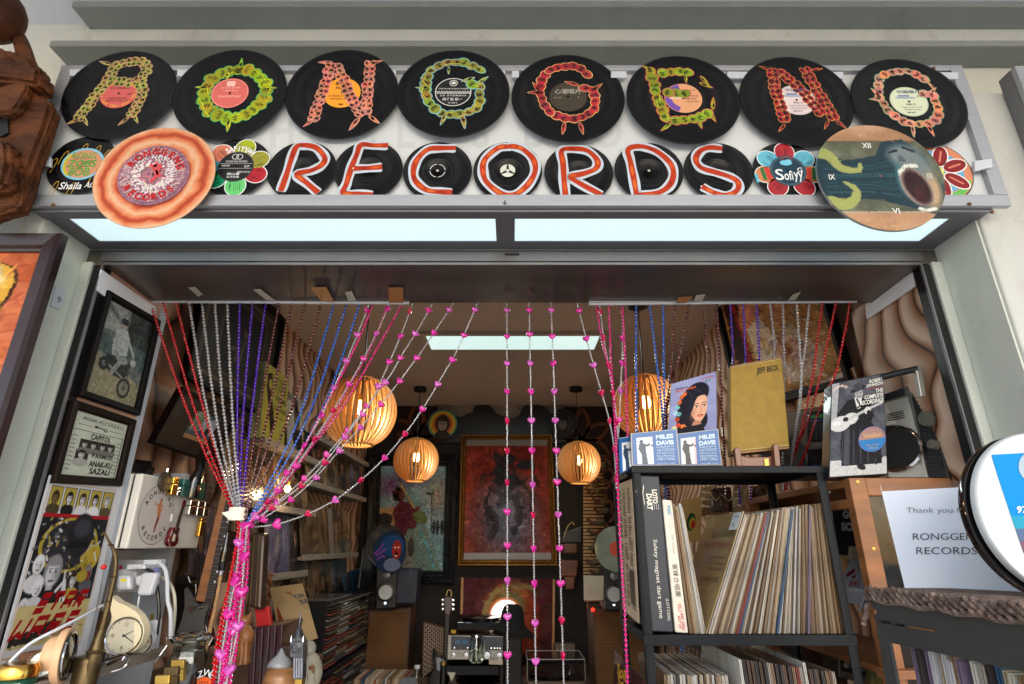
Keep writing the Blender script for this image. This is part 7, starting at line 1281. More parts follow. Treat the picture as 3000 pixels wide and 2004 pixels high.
cv=Canvas(120,160,(120,36,22));cv.noise(46,4);cv.ell(.5,.75,.6,.5,(84,84,104),.9);cv.ell(.5,.55,.42,.34,(110,112,130),.9,al=.85);cv.ell(.12,.25,.25,.25,(120,40,26),.9,al=.6);cv.ell(.9,.2,.25,.2,(120,40,26),.9,al=.6)
dk=(34,30,34)
for a in(((.42,.2),(.34,.3),(.3,.42),(.24,.55),(.28,.7)),((.5,.16),(.46,.3),(.52,.42),(.42,.55)),((.56,.2),(.62,.34),(.72,.4),(.8,.5),(.76,.62)),((.3,.3),(.2,.32),(.18,.4)),((.7,.36),(.8,.32),(.88,.4)),((.36,.44),(.5,.5),(.64,.46)),((.42,.2),(.36,.14)),((.3,.6),(.36,.72),(.3,.82)),((.6,.5),(.64,.66),(.58,.78))):cv.line(smooth_path(a,6),random.uniform(.03,.1),dk,.75)
cv.ell(.52,.17,.1,.045,dk,.2);cv.ell(.72,.22,.12,.05,dk,.2);cv.ell(.4,.26,.07,.07,dk,.3);cv.ell(.5,.36,.2,.09,dk,.4);cv.noise(10,20);cv.dabs(1200,.012,.07,.018,34);cv.a*=.95;cv.rect(0,0,1,.055,(120,116,110));cv.rect(0,.945,1,1,(132,130,130));cv.ell(.5,.55,.2,.25,(150,160,180),.95,al=.35)  # pale blue centre: reflection in the glass painted into the print
q=rectq([(1352,1274),(1617,1274),(1632,1657),(1342,1657)],BW-.05);framed('framed_print','gold framed smoky red print of a horned figure, centre of the back wall','print',q,.05,mat('antique_gold_frame',(120,84,34),.4,metal=.7,var=.35,scale=30,bump=.2),cv,depth=.05,fprof=[(0,0),(0,.6),(.15,.5),(.25,.5),(.45,.9),(.55,1),(.62,.7),(.8,.75),(.86,.55),(1,.4),(1,0)])
def bust_disc(name,label,px,py,r,rings,bg,skin,D,parent_m=None):
 t=thing(name,label,'record');c=P(px,py,D);g=MB();g.lathe([(.0001,0),(r,0),(r,.006),(.0001,.006)],c,(0,1,0),n=48);g.build('disc',M_black,t)
 f=lambda x,y,w=0:c+Vector((x*r,-.0008-w,y*r));g=MB()
 for k,(rr_,c_)in enumerate(rings):ell(g,f,0,0,rr_,rr_,.0004*k,c_,n=40)
 w=.004;ell(g,f,0,-.75,.5,.3,w,bg,n=20);ell(g,f,0,.02,.46,.62,w+.0006,bg,n=24);ell(g,f,0,-.05,.3,.42,w+.0012,skin,n=24);ell(g,f,-.02,.36,.36,.2,w+.0018,bg,n=20);ell(g,f,.16,.3,.2,.14,w+.002,bg,n=16)
 for s_ in(-1,1):ring(g,f,s_*.13,.02,.1,.025,w+.0026,(30,28,26),n=16);ell(g,f,s_*.13,.02,.035,.03,w+.0028,(40,34,30),n=8)
 stroke(g,f,[(-.04,.02),(.04,.02)],.02,w+.0026,(30,28,26));stroke(g,f,[(0,0),(.03,-.16),(-.03,-.17)],.03,w+.0026,tuple(x*.7 for x in skin));stroke(g,f,[(-.1,-.29),(.1,-.29)],.035,w+.0026,(80,50,46));g.build('picture',PM,t,cols=True,recalc=False)
bust_disc('picture_disc','round rainbow ringed picture disc of a long haired man in round glasses',1297,1242,.145,[(1,(60,110,130)),(.93,(120,150,60)),(.84,(196,166,50)),(.7,(196,120,40)),(.58,(150,60,50))],(44,34,30),(150,132,116),BW-.1)
bust_disc('picture_disc','dim clear picture disc with the same bespectacled face, right of the header board',1648,1239,.14,[(1,(40,42,44)),(.9,(34,36,38)),(.62,(52,52,54))],(24,24,26),(92,92,92),BW-.1)
t=thing('painted_board','maroon painted board with pale wooden side battens below the gold frame','painting');q=rectq(S3([(785,870),(1405,880),(1400,1392),(780,1360)]),5.30);slab(t,'board',M_maho,q,.02);cv=Canvas(100,90,(58,24,26));cv.noise(14,5);cv.ell(.52,.42,.3,.42,(110,60,26),.25);cv.ell(.52,.44,.22,.34,(70,66,40),.3);cv.ell(.75,.6,.12,.5,(96,34,20),.5);cv.line(smooth_path([(.25,.5),(.3,.3),(.4,.15),(.55,.1),(.75,.12)],6),.06,(96,84,50));cv.line(smooth_path([(.6,.7),(.66,.9),(.62,1)],5),.06,(110,34,20));cv.noise(14,12);cv.dabs(500,.01,.06,.02,30)
cv.put('picture',lambda u,v:q.p(u,v,.002),t,PAINT)
for a in([(785,870),(802,870),(796,1110),(778,1110)],[(1388,880),(1404,880),(1400,1392),(1382,1392)]):slab(t,'side_batten',mat('pale_batten',(138,100,60),.6,var=.2),rectq(S3(a),5.27),.02,.003)
t=thing('round_lamp','glowing round lamp half hidden behind the black hat','lamp');c=P(1482,1806,5.1);g=MB();g.lathe([(.0001,.03),(.10,.025),(.125,0),(.10,-.02),(.0001,-.02)],c,(0,-1,0),n=40);g.build('globe',mat('glowing_globe',(255,236,214),.4,var=0,emit=1.6),t,smooth=True);g=MB();g.lathe([(.125,-.01),(.145,.0),(.15,.02),(.135,.03),(.122,.01)],c,(0,-1,0),n=40,cap=False);g.build('carved_ring',mat('carved_ring',(120,66,34),.6,bump=.6),t,smooth=True)
l=bpy.data.lights.new('lamp_light','POINT');l.energy=1.2;l.color=(1,.85,.7);l.shadow_soft_size=.1;o=bpy.data.objects.new('lamp_light',l);COL.objects.link(o);o.location=c+Vector((-.05,-.2,.1))
t=thing('black_hat','wide brimmed black hat resting on a tall black column','hat');M_felt=mat('black_felt',(10,10,11),.9,var=.2);c=P(1500,1838,4.75);g=MB();g.lathe([(.145,-.045),(.15,-.04),(.11,.01),(.095,.03),(.088,.1),(.07,.145),(.04,.16),(.0001,.16)],c,(.05,0,1),n=36);g.build('crown',M_felt,t,smooth=True);g=MB();g.lathe([(.1,.02),(.15,-.02),(.155,-.03),(.148,-.03),(.095,.005),(.1,.02)],c,(.25,0,1),n=36,cap=False,sx=1.25);g.build('brim',M_felt,t,smooth=True)
t=thing('column','tall black column carrying the hat','column');q=QD([(1474,1856),(1530,1856),(1528,2100),(1472,2100)],4.76);slab(t,'shaft',mat('ribbed_black',(14,14,15),.5,bump=.5,bscale=120),q,.15,.01)
t=thing('receiver','silver fronted stereo receiver with a blue black dial window','receiver');q=QD(cr(3.92,1080,1604,[(912,1010),(1545,1020),(1538,1290),(905,1285)]),4.70);slab(t,'case',M_dkwood,q,.3,.004,u0=-.01,u1=1.01,v0=-.05,v1=1.02,w=-.004);slab(t,'front',mat('silver_face',(150,150,146),.35,metal=.3),q,.006,.001)
slab(t,'dial_window',mat('blue_black_glass',(12,24,34),.1,coat=.6),q,-.002,0,u0=.06,u1=1,v0=.03,v1=.6,w=.0002)
for u in(.14,.26):slab(t,'meter',mat('blue_meter',(20,70,100),.3,emit=.15),q,-.003,0,u0=u,u1=u+.09,v0=.18,v1=.34,w=.0002)
for u in(.12,.36,.42,.48,.54,.79,.85,.9,.95):g=MB();g.lathe([(.0001,.008),(.006,.007),(.007,0)],q.p(u,.52,.002),q.n,n=10);g.build('push_button',M_chrome,t)
for u,r_ in((.11,.018),(.34,.018),(.72,.026),(.94,.02)):g=MB();g.lathe([(.0001,.02),(r_*.9,.019),(r_,.004),(r_*1.15,0)],q.p(u,.8,0),q.n,n=20);g.build('knob',M_chrome,t,smooth=True)
for u,v in((.2,.72),(.2,.86),(.26,.79),(.84,.79),(.89,.79)):slab(t,'switch',M_black,q,-.006,0,u0=u,u1=u+.012,v0=v-.04,v1=v+.04)
t=thing('turntable','black turntable with a record on top of the receiver','turntable');q=QD(cr(3.92,1080,1604,[(1015,858),(1500,862),(1495,955),(1018,950)]),4.68);slab(t,'plinth',M_blackpaint,q,.3,.004);c=q.p(.55,0,-.15)+Vector((0,0,.025));g=MB();g.lathe([(.0001,-.02),(.15,-.02),(.152,.0),(.0001,.002)],c,n=40);g.build('platter',VIN,t,smooth=True);g=MB();g.tube([q.p(.08,0,-.02),q.p(.08,-.4,-.02)],.006,8);g.tube([q.p(.8,0,-.02),q.p(.8,-.4,-.02)],.006,8);g.build('fitting',M_chrome,t);g=MB();q.box(g,.02,.0,.16,.06,.0004,.002);q.box(g,.2,.02,.34,.05,.0004,.002);g.build('badge',M_chrome,t)
t=thing('audio_stand','black audio stand with round posts under the receiver','stand');g=MB();x0,x1=P(1292,1950,4.7).x,P(1478,1950,4.7).x;z=P(1400,1950,4.7).z;g.box((x0,4.68,z-.06),(x1,5.1,z));g.build('shelf_panel',M_blackpaint,t,bevel=.004);
for x in(x0+.02,x1-.02):g=MB();g.tube([(x,4.68,z+.02),(x,4.68,0)],.024,14);g.build('post',M_black,t)
g=MB();g.lathe([(.0001,.03),(.026,.028),(.026,.01)],(x0+.02,4.68,z),n=16);g.build('brass_cap',M_brass,t,smooth=True)
g=MB();g.prism(pxpoly(cr(3.92,1080,1604,[(905,1432),(1000,1438),(955,1540)]),4.66),(0,.01,0));g.build('gusset',M_sil,t)
c=P(1400,1996,4.8);g=MB();g.lathe([(.0001,0),(.16,0),(.165,.012),(.0001,.014)],c,n=40);tag(g.build('spare_platter',VIN,smooth=True),'black record platter on the lower level of the audio stand','platter')
t=thing('glass_jar','small glass jar holding a dark cassette before the receiver','jar');c=P(1395,1940,4.5);g=MB();g.lathe([(.0001,0),(.046,0),(.05,.01),(.05,.13),(.04,.15),(.04,.165),(.036,.165),(.036,.15),(.046,.128),(.046,.012),(.0001,.006)],c,n=24);g.build('glass',M_glass,t,smooth=True);g=MB();g.lathe([(.0001,.178),(.042,.176),(.044,.16),(.041,.158),(.0001,.16)],c,n=24);g.build('lid',M_chrome,t,smooth=True)
tag(slab(None,'cassette',M_black,QD(cr(3.92,1080,1604,[(1215,1165),(1262,1195),(1240,1300),(1190,1285)]),4.5),.015,.002),'dark cassette tilted inside the small glass jar','cassette')
tag(slab(None,'small_box',mat('cream_red_box',(170,160,140),.5,var=.1),QD(cr(3.92,1080,1604,[(1380,1290),(1540,1292),(1540,1348),(1380,1346)]),4.62),.06,.002),'small cream box at the right foot of the receiver','box')
tag(slab(None,'yellow_tin',mat('yellow_tin',(190,140,20),.4),QD(cr(3.92,1080,1604,[(945,950),(1002,952),(1002,988),(945,986)]),4.66),.03,.002),'tiny yellow tin on the left corner of the receiver','tin')
def monitor(label,c4,D,cx,cy,r,cabcol=M_black):
 t=thing('studio_monitor',label,'speaker');q=QD(c4,D);slab(t,'cabinet',mat('satin_black_cabinet',(22,23,26),.4),q,.25,.01);c=q.p(cx,cy,.0);g=MB();g.lathe([(r*1.35,0),(r*1.3,.01),(r*1.02,.012),(r*.98,0)],c,q.n,n=36,cap=False);g.build('surround',M_black,t,smooth=True);g=MB();g.lathe([(r,.006),(r*.5,-.004),(r*.46,-.002),(.0001,.008)],c,q.n,n=36);g.build('cone',mat('white_cone',(176,178,182),.5),t,smooth=True)
 g=MB();g.lathe([(.0001,.004),(.02,.002),(.028,0)],q.p(cx,cy-.42,.001),q.n,n=20);g.build('tweeter',M_aludark,t,smooth=True);g=MB();g.lathe([(.0001,.003),(.007,.002),(.008,0)],q.p(cx,.86,.001),q.n,n=12);g.build('status_light',mat('white_led',(220,240,255),.3,var=0,emit=1.5),t);return t
monitor('black studio monitor with a white cone on the left amplifier',cr(3.92,1080,1604,[(85,225),(325,228),(300,700),(75,715)]),4.55,.5,.6,.05)
t=thing('blue_speaker','dark navy speaker box beside the left studio monitor','speaker');q=QD(cr(3.92,1080,1604,[(330,240),(565,250),(525,650),(305,650)]),4.62);slab(t,'cabinet',mat('navy_cabinet',(14,22,44),.4),q,.22,.01);f=lambda x,y,w=0:q.p(x,y,w);g=MB();ring(g,f,.66,.1,.06,.012,.001,(60,96,140));g.build('ring_mark',PM,t,cols=True)
monitor('black studio monitor with a white cone behind the left post of the rack',[(1772,1660),(1870,1662),(1872,1790),(1770,1790)],4.3,.28,.63,.048)
M_grille=mat('brown_grille_cloth',(98,66,34),.85,var=0,rgb2=(66,44,24),scale=30,bump=.3,bscale=300)
N=M_grille.node_tree.nodes;wv=N.new('ShaderNodeTexWave');wv.bands_direction='Z';wv.inputs['Scale'].default_value=36;wv.inputs['Distortion'].default_value=.6;tc=N.new('ShaderNodeTexCoord');M_grille.node_tree.links.new(tc.outputs['Object'],wv.inputs[0]);rp=N.new('ShaderNodeValToRGB');rp.color_ramp.elements[0].color=L4((60,40,22));rp.color_ramp.elements[1].color=L4((120,82,44));M_grille.node_tree.links.new(wv.outputs['Fac'],rp.inputs[0]);M_grille.node_tree.links.new(rp.outputs[0],N['Principled BSDF'].inputs['Base Color'])
for lb,c4,D in(('brown cloth fronted guitar amplifier under the left monitor',cr(3.92,1080,1604,[(10,745),(458,712),(425,1420),(-40,1420)]),4.7),('brown cloth fronted amplifier behind the left side of the rack',[(1738,1790),(1900,1792),(1905,2060),(1752,2060)],4.4)):
 t=thing('guitar_amplifier',lb,'amplifier');q=QD(c4,D);slab(t,'cabinet',M_dkwood,q,.3,.01,w=-.004,u0=-.03,u1=1.05,v0=-.04,v1=1.04);slab(t,'grille_cloth',M_grille,q,.006)
g=MB();g.ball(P(1737,1786,4.38),.012,12);tag(g.build('standby_lamp',mat('red_led',(255,30,20),.3,var=0,emit=2.),smooth=True),'tiny red standby light below the desk calendar','light')
t=thing('desk_calendar','cream desk calendar page on a small wooden easel','calendar');q=QD(cr(2.24,1000,1304,[(1590,856),(1724,858),(1730,1015),(1592,1018)]),4.35);slab(t,'page',mat('cream_page',(176,164,146),.7),q,.004);g=MB();f=lambda x,y,w=0:q.p(x,y,w)
for k in range(8):q.box(g,.08,.12+k*.1,.92,.126+k*.1,.0005,.001,(140,128,112))
for k in range(7):q.box(g,.1+k*.13,.32,.104+k*.13,.92,.0005,.001,(150,138,120))
g.build('print',PM,t,cols=True);g=MB();a,b=q.p(.2,1,-.01),q.p(.14,1.3,0);g.tube([a,b],.005,6);g.build('leg',M_orwood,t);g=MB();g.tube([q.p(.8,1,-.01),q.p(.88,1.3,0)],.005,6);g.build('leg',M_orwood,t);g=MB();q.box(g,.05,1.0,.95,1.05,-.01,.012);g.build('ledge',M_orwood,t)
t=thing('slat_ornament','tall column of pale wooden slats hung with dark carved vines','ornament');M_psl=mat('pale_slat',(160,128,86),.6,var=.15,scale=20)
for k in range(34):
 y=1342+k*10.4;q=QD([(1709,y),(1770+8*math.sin(k),y+1),(1770,y+7),(1709,y+7)],5.2);slab(t,'slat',M_psl,q,.01)
M_vine=mat('dark_vine',(66,34,20),.7,var=.3,bump=.5);R_=random.Random(6)
for k in range(12):
 y=1340+k*30;x=1730+14*math.sin(k*1.7);tubepx(t,'carved_vine',M_vine,[(x,y,5.15),(x+18,y+14,5.12),(x+40,y+4,5.13),(x+58,y+22,5.14),(x+44,y+42,5.14)],[.012,.018,.014,.02,.012],6)
 g=MB();g.ball(P(x+R_.uniform(-10,50),y+R_.uniform(0,30),5.1),R_.uniform(.03,.05),8,(1,.6,.6));g.build('carved_cap',mat('olive_cap',(70,60,34),.7),t,smooth=True)
t=thing('picture_disc','translucent grey record with a red label beside the rack','record');c=P(1806,1608,4.2);g=MB();g.lathe([(.0001,0),(.152,0),(.152,.003),(.0001,.003)],c,(0,-1,0),n=60);g.build('disc',mat('smoky_clear_vinyl',(120,128,116),.15,coat=.8,var=.3,scale=6),t,smooth=False);g=MB();g.lathe([(.0001,0),(.05,0),(.05,.0045),(.0001,.0045)],c,(0,-1,0),n=36);g.build('label',mat('red_label',(180,60,40),.5),t)
t=thing('carved_mask','dark carved wooden mask figure with a black hat right of the gold frame','carving');M_msk=mat('mask_wood',(92,50,28),.45,var=.3,scale=12,bump=.3)
for nm,pts,m in(('torso',[(1640,1640),(1696,1642),(1690,1690),(1646,1690)],M_msk),('face',[(1650,1592),(1692,1592),(1690,1622),(1652,1622)],M_msk),('lower_block',[(1654,1690),(1686,1690),(1682,1728),(1658,1728)],M_msk),('hat_block',[(1648,1560),(1706,1540),(1706,1592),(1640,1592)],M_black)):g=MB();g.prism(pxpoly(pts,5.2),(0,.08,0));g.build(nm,m,t,bevel=.012)
tag(tubepx(None,'pale_cord',mat('pale_string',(176,150,100)),[(1652,1575,5.15),(1662,1545,5.15),(1676,1530,5.15),(1682,1538,5.15)],.004),'pale cord looped over the dark mask figure','cord')
def batik(name,label,pts,D,nx,ny):
 t=thing(name,label,'cushion');q=QD(pts,D);slab(t,'cushion',mat('brown_cloth',(70,44,30),.9),q,.08,.02,u0=-.1,u1=1.04,v0=-.01,v1=1.01,w=-.002);g=MB();q.box(g,0,0,1,1,0,.004,(26,20,20));f=lambda x,y,w=0:q.p(x/nx,y/ny,w)
 for i in range(nx):
  for j in range(ny):
   for sx,sy in((0,0),(1,0),(0,1),(1,1)):
    a=math.radians(45 if(sx+sy)%2 else-45);ell(g,f,i+.26+.48*sx,j+.26+.48*sy,.3,.13,.0045,(150,130,110),n=8,rot=-a)
 g.build('batik_print',PM,t,cols=True,stuff=True)
batik('patterned_cushion','brown and cream batik patterned cloth beside the left guitar',cr(3.92,1080,1604,[(635,860),(865,925),(855,1300),(620,1500)]),4.9,5,11)
batik('patterned_cushion','batik patterned cushion corner above the right turntable',cr(2.595,1450,1400,[(460,1262),(608,1260),(606,1385),(462,1385)]),5.1,5,5)
t=thing('electric_guitar','guitar with pale headstock and black body leaning at the back left of the receiver','guitar');D=4.8
g=MB();g.prism(pxpoly(cr(3.92,1080,1604,[(865,585),(905,565),(955,585),(945,700),(925,770),(885,770),(868,700)]),D),(0,.02,0));g.build('headstock',mat('grey_headstock',(96,84,82),.4,var=.2),t,bevel=.004)
for k in range(3):
 for s_ in(-1,1):x,y=cr(3.92,1080,1604,[(905+s_*58,605+k*52)])[0];g=MB();g.ball(P(x,y,D),.013,8,(1,.6,1));g.build('tuning_peg',M_chrome,t,smooth=True)
slab(t,'neck',mat('rosewood',(34,22,20)),QD(cr(3.92,1080,1604,[(878,770),(928,770),(910,1300),(862,1300)]),D),.02,.003)
g=MB();g.prism([P(x,y,D)for x,y in smooth_path(cr(3.92,1080,1604,[(740,1160),(775,1190),(800,1235),(870,1240),(900,1350),(910,1600),(700,1620),(690,1500),(745,1400),(730,1280)]),3,True)],(0,.05,0));g.build('body',M_gb,t,bevel=.006);g=MB();g.prism(pxpoly(cr(3.92,1080,1604,[(778,1275),(810,1265),(850,1290),(885,1300),(885,1335),(830,1420),(785,1410)]),D-.004),(0,.004,0));g.build('pickguard',mat('grey_metal_guard',(130,136,146),.3,metal=.5),t)
g=MB();g.tube([Vector(v)for v in smooth_path([tuple(P(x,y,D))for x,y in cr(3.92,1080,1604,[(892,560),(905,500),(935,490),(950,520),(945,565)])],5)],.005,6);g.build('hanging_loop',mat('pale_string',(176,150,100)),t)
t=thing('turntable','turntable with a clear acrylic lid at the bottom centre right','turntable');x0,x1=P(1545,1990,4.1).x,P(1715,1990,4.1).x;zb_=P(1600,1996,4.1).z;zt_=P(1600,1932,4.1).z;g=MB();g.box((x0,4.1,zb_-.08),(x1,4.42,zb_));g.build('plinth',mat('walnut_plinth',(72,48,32),.4,var=.2),t,bevel=.004)
g=MB();g.lathe([(.0001,0),(.15,0),(.152,.018),(.0001,.02)],((x0+x1)/2-.03,4.27,zb_),n=40);g.build('platter',VIN,t,smooth=True);M_acl=mat('thin_acrylic',(226,230,230),.05,trans=1,var=0,ior=1.1,spec=.8)
for a,b in(((x0,4.1,zb_),(x1,4.103,zt_)),((x0,4.1035,zt_-.003),(x1,4.42,zt_)),((x0,4.1035,zb_),(x0+.003,4.42,zt_-.0035)),((x1-.003,4.1035,zb_),(x1,4.42,zt_-.0035))):g=MB();g.box(a,b);g.build('lid_pane',M_acl,t)
g=MB()
for a,b in(((x0,4.099,zt_),(x1,4.099,zt_)),((x0,4.099,zb_),(x0,4.099,zt_)),((x1,4.099,zb_),(x1,4.099,zt_)),((x0,4.42,zt_),(x1,4.42,zt_)),((x1,4.1,zt_),(x1,4.42,zt_)),((x0,4.1,zt_),(x0,4.42,zt_))):g.tube([a,b],.0022,4)
g.build('lid_edge',mat('bright_edge',(150,146,140),.3),t)
g=MB();g.tube([Vector((x1-.06,4.2,zb_+.03)),Vector((x1-.07,4.3,zb_+.05)),Vector((x1-.1,4.12,zb_+.04))],.006,6);g.build('tone_arm',M_chrome,t)
t=thing('dim_shelf_unit','dark low cabinet along the back wall under the hi-fi','cabinet');g=MB();g.box((-1.2,4.95,0),(1.25,5.45,H-.95));g.build('carcass',M_dkwood,t,bevel=.005)
R_=random.Random(9)
for k in range(34):
 b_=P(1022+k*4.7,1990,4.0);place_sleeve('old record standing in the low box before the brown amplifier','records in the low box',b_.x,4.0+R_.uniform(-.01,.01),b_.z-.31,.1+R_.uniform(-.02,.02),R_.choice([3,7,8,1,10,0,2,13,12]),th=.0105)
t=thing('plastic_bottle','clear plastic bottle with a white cap at the bottom','bottle');c=P(1220,2000,4.2);g=MB();g.lathe([(.035,-.1),(.035,.0),(.03,.02),(.014,.06),(.013,.08)],c,n=20,cap=False);g.build('body',M_glass,t,smooth=True);g=MB();g.lathe([(.0001,.08),(.018,.08),(.018,.1),(.0001,.1)],c,n=16);g.build('cap',M_wplas,t)
t=thing('open_album','dark album cover with a white rim standing in front of the low box','record');q=QD([(1180,1985),(1218,1984),(1214,2040),(1150,2040)],3.9);slab(t,'cover',mat('slate_cover',(74,82,92),.4,var=.3),q,.004)
t=thing('picture_disc','round picture record with a red faced figure on blue before a black record','record');c=P(1134,1612,4.45);disc(t,c+Vector((-.02,.02,.03)),.155,rl=.05);g=MB();f=lambda x,y,w=0:c+Vector((x*.125+.02,-.004-w,y*.145-.01))
ell(g,f,0,0,1,1,0,(14,34,60),n=40);ell(g,f,.15,.3,.7,.5,.001,(16,52,96),n=30)
for a in(((-.9,-.1),(-.6,.1),(-.4,.4)),((-.8,-.2),(-.5,-.05),(-.2,.15)),((-.7,-.4),(-.4,-.2),(-.25,-.3))):stroke(g,f,smooth_path(a,4),.1,.002,(96,50,130))
ell(g,f,.2,-.62,.5,.32,.002,(90,96,120),n=20);ell(g,f,.42,.1,.27,.46,.003,(140,30,30),n=24);
for sx in(.32,.52):ell(g,f,sx,.2,.06,.035,.004,(220,190,170),n=8)
ell(g,f,.42,-.12,.1,.14,.004,(40,8,10),n=12);ell(g,f,.4,-.2,.08,.03,.005,(220,200,190),n=8);stroke(g,f,[(.3,.42),(.42,.36),(.55,.42)],.05,.004,(60,10,12));g.build('picture',PG,t,cols=True,recalc=False)
t=thing('small_round_record','small plain grey record edge beside the picture record','record');c=P(1205,1602,4.5);g=MB();g.lathe([(.0001,0),(.07,0),(.07,.003),(.0001,.003)],c,Vector((-.85,-.5,0)),n=36);g.build('disc',mat('grey_shellac',(90,92,96),.3,coat=.4),t)
# ============================================================ LEFT WALL OF THE ROOM
XW=-1.425
q=Quad(PX(552,790,-1.38),PX(880,790,-1.38),PX(780,1238,-1.38),PX(526,1106,-1.38));zb_=PX(526,1106,-1.38).z;d0,d1=PX(526,1106,-1.38).y,3.1
q=Quad(Vector((-1.38,d0,zb_+.62)),Vector((-1.38,d1,zb_+.62)),Vector((-1.38,d1,zb_)),Vector((-1.38,d0,zb_)))
cv=Canvas(140,110,(52,46,40));cv.noise(12,4);cv.rect(.06,.06,.94,.94,(112,92,70));cv.rect(.1,.1,.9,.9,(62,54,46));cv.rect(.24,.14,.84,.86,(96,80,58));cv.rect(.27,.17,.81,.83,(30,26,24));cv.noise(8,10)
cv.ell(.56,.38,.05,.08,(110,84,62),.3);cv.ell(.56,.33,.055,.045,(16,14,14),.3);cv.poly([(.47,.5),(.52,.45),(.6,.45),(.68,.52),(.72,.83),(.44,.83)],(42,38,38));cv.line([(.55,.47),(.52,.7)],.02,(110,100,88));cv.line([(.4,.6),(.5,.56),(.46,.68)],.03,(110,84,62));cv.ell(.18,.6,.12,.25,(76,92,98),.95,al=.5);cv.noise(6,30);cv.a*=.7  # soft teal grey ellipse: glass reflection painted into the picture
framed('framed_picture','large dark picture of a suited musician behind the clear and violet beads','picture',q,.03,M_blkframe,cv,depth=.03)
q=QX([(518,1133),(700,1210),(604,1354),(429,1296)],-1.34);cv=Canvas(90,90,(34,22,20));cv.rect(.34,.18,.84,.82,(16,12,12));cv.rect(.38,.22,.8,.78,(66,84,104));cv.noise(6,8)
for k in range(40):x=random.uniform(.38,.6);cv.line([(x,.22),(x+random.uniform(-.03,.05),.6)],.008,random.choice([(150,170,120),(200,206,200),(90,120,80),(30,50,40)]),.8)
cv.rect(.56,.3,.8,.6,(150,160,180));cv.ell(.7,.55,.05,.12,(20,20,30),.3);cv.ell(.6,.62,.06,.06,(30,60,110),.3);cv.rect(.38,.7,.8,.78,(160,124,90))
framed('framed_photograph','chocolate brown framed small garden photograph tilted under the large dark picture','photograph',q,.02,M_brnframe,cv,depth=.03,matw=0.)
def ledge(label,px0,px1,X=-1.30):
 a,b=PX(*px0,X),PX(*px1,X);z=(a.z+b.z)/2;t=thing('wall_ledge',label,'shelf');g=MB();g.box((XW-.004,min(a.y,b.y),z-.02),(X,max(a.y,b.y),z));g.build('plank',M_grwood,t,bevel=.002);g=MB();g.box((X,min(a.y,b.y),z-.022),(X+.012,max(a.y,b.y),z+.014));g.build('lip',M_grwood,t,bevel=.002);return z,min(a.y,b.y),max(a.y,b.y)
A1=ledge('upper grey wooden ledge under the yellow green book',(770,1288),(940,1358));A2=ledge('middle grey wooden ledge of the nearer shelf bay',(732,1478),(922,1502));A3=ledge('lowest grey wooden ledge of the nearer shelf bay',(781,1690),(897,1677))
B0=ledge('top ledge of the farther shelf bay behind the large lamp',(925,1292),(1078,1350));B1=ledge('upper grey ledge of the farther shelf bay',(897,1413),(1070,1462));B2=ledge('lower grey ledge of the farther shelf bay',(884,1634),(1046,1622))
R_=random.Random(31)
def cover(label,z,y0_,w,h,cols,seed,X=-1.31,lean=.06,name='album_cover',words=None,cat='record',figure=True,th=.004,fullcv=None):
 t=thing(name,label,cat,None);q=Quad(Vector((X-lean,y0_,z+h)),Vector((X-lean,y0_+w,z+h)),Vector((X,y0_+w,z+.003)),Vector((X,y0_,z+.003)));slab(t,'sleeve',mat('dim_card',(96,84,70),.5),q,th)
 r=random.Random(seed);cv=fullcv or Canvas(54,54,cols[0]);
 if not fullcv:
  cv.noise(22,3);
  for k in range(5):x,y=r.random(),r.random();cv.ell(x,y,r.uniform(.08,.3),r.uniform(.1,.35),cols[1+k%(len(cols)-1)],.5,rot=r.uniform(0,3),al=.8)
  if figure:person_bust(cv,r.uniform(.35,.65),r.uniform(.3,.45),.16,(112,84,64),(26,20,18),cols[-1])
  for k in range(5):x=r.random();cv.line([(x,r.uniform(0,.6)),(x+r.uniform(-.1,.1),r.uniform(.6,1))],.012,(196,176,140),.5)  # pale streaks painted on as glints of the plastic sleeve
  cv.noise(10,14);cv.dabs(160,.01,.09,.02,40)
 cv.put('cover',lambda u,v:q.p(.005+.99*u,.005+.99*v,.0008),t,printmat('plastic_sleeved_print',.2,coat=.35,bump=.25,spec=.2))
 if words:
  g=MB();f=lambda u,v,w_=0:q.p(u,v,w_+.0012);words(g,f);g.build('lettering',PM,t,cols=True)
 return q
D_=[[(88,66,46),(50,38,30),(120,92,60),(34,26,22)],[(60,56,66),(84,80,96),(110,104,120),(40,36,44)],[(96,74,50),(60,44,32),(140,110,70),(70,40,30)],[(40,36,34),(90,80,70),(120,60,40),(26,24,24)],[(110,90,66),(80,60,44),(50,36,30),(60,50,40)]]
def kc(g,f):
 c_=(44,40,22);put_text(g,f,'NAT KING',.38,.1,.92,.17,0,c_,offset=.02);put_text(g,f,'COLE',.46,.19,.92,.28,0,c_,offset=.02);put_text(g,f,'THE GREAT',.5,.3,.92,.33,0,c_);put_text(g,f,'FILMS',.5,.35,.96,.43,0,c_,offset=.02);put_text(g,f,'AND',.6,.45,.8,.47,0,c_);put_text(g,f,'SHOWS',.46,.49,.98,.56,0,c_,offset=.02);put_text(g,f,'8 ALBUMS',.62,.62,.9,.65,0,c_)
cvk=Canvas(60,90,(156,148,70));cvk.noise(5,4);cvk.poly([(.12,.12),(.3,.08),(.34,.2),(.3,.3),(.4,.5),(.5,.7),(.4,.95),(.3,.7),(.2,.5),(.1,.3)],(40,36,22));cvk.ell(.26,.25,.08,.08,(150,140,66),.2);cvk.line([(.45,.6),(.4,.75),(.5,.7),(.42,.95)],.04,(40,36,22))
qk=cover('pale green and yellow book lettered NAT KING COLE FILMS SHOWS behind brown beads',A1[0],A1[1]-.02,.33,.42,D_[0],1,lean=.03,name='book',cat='book',words=kc,fullcv=cvk,th=.05)
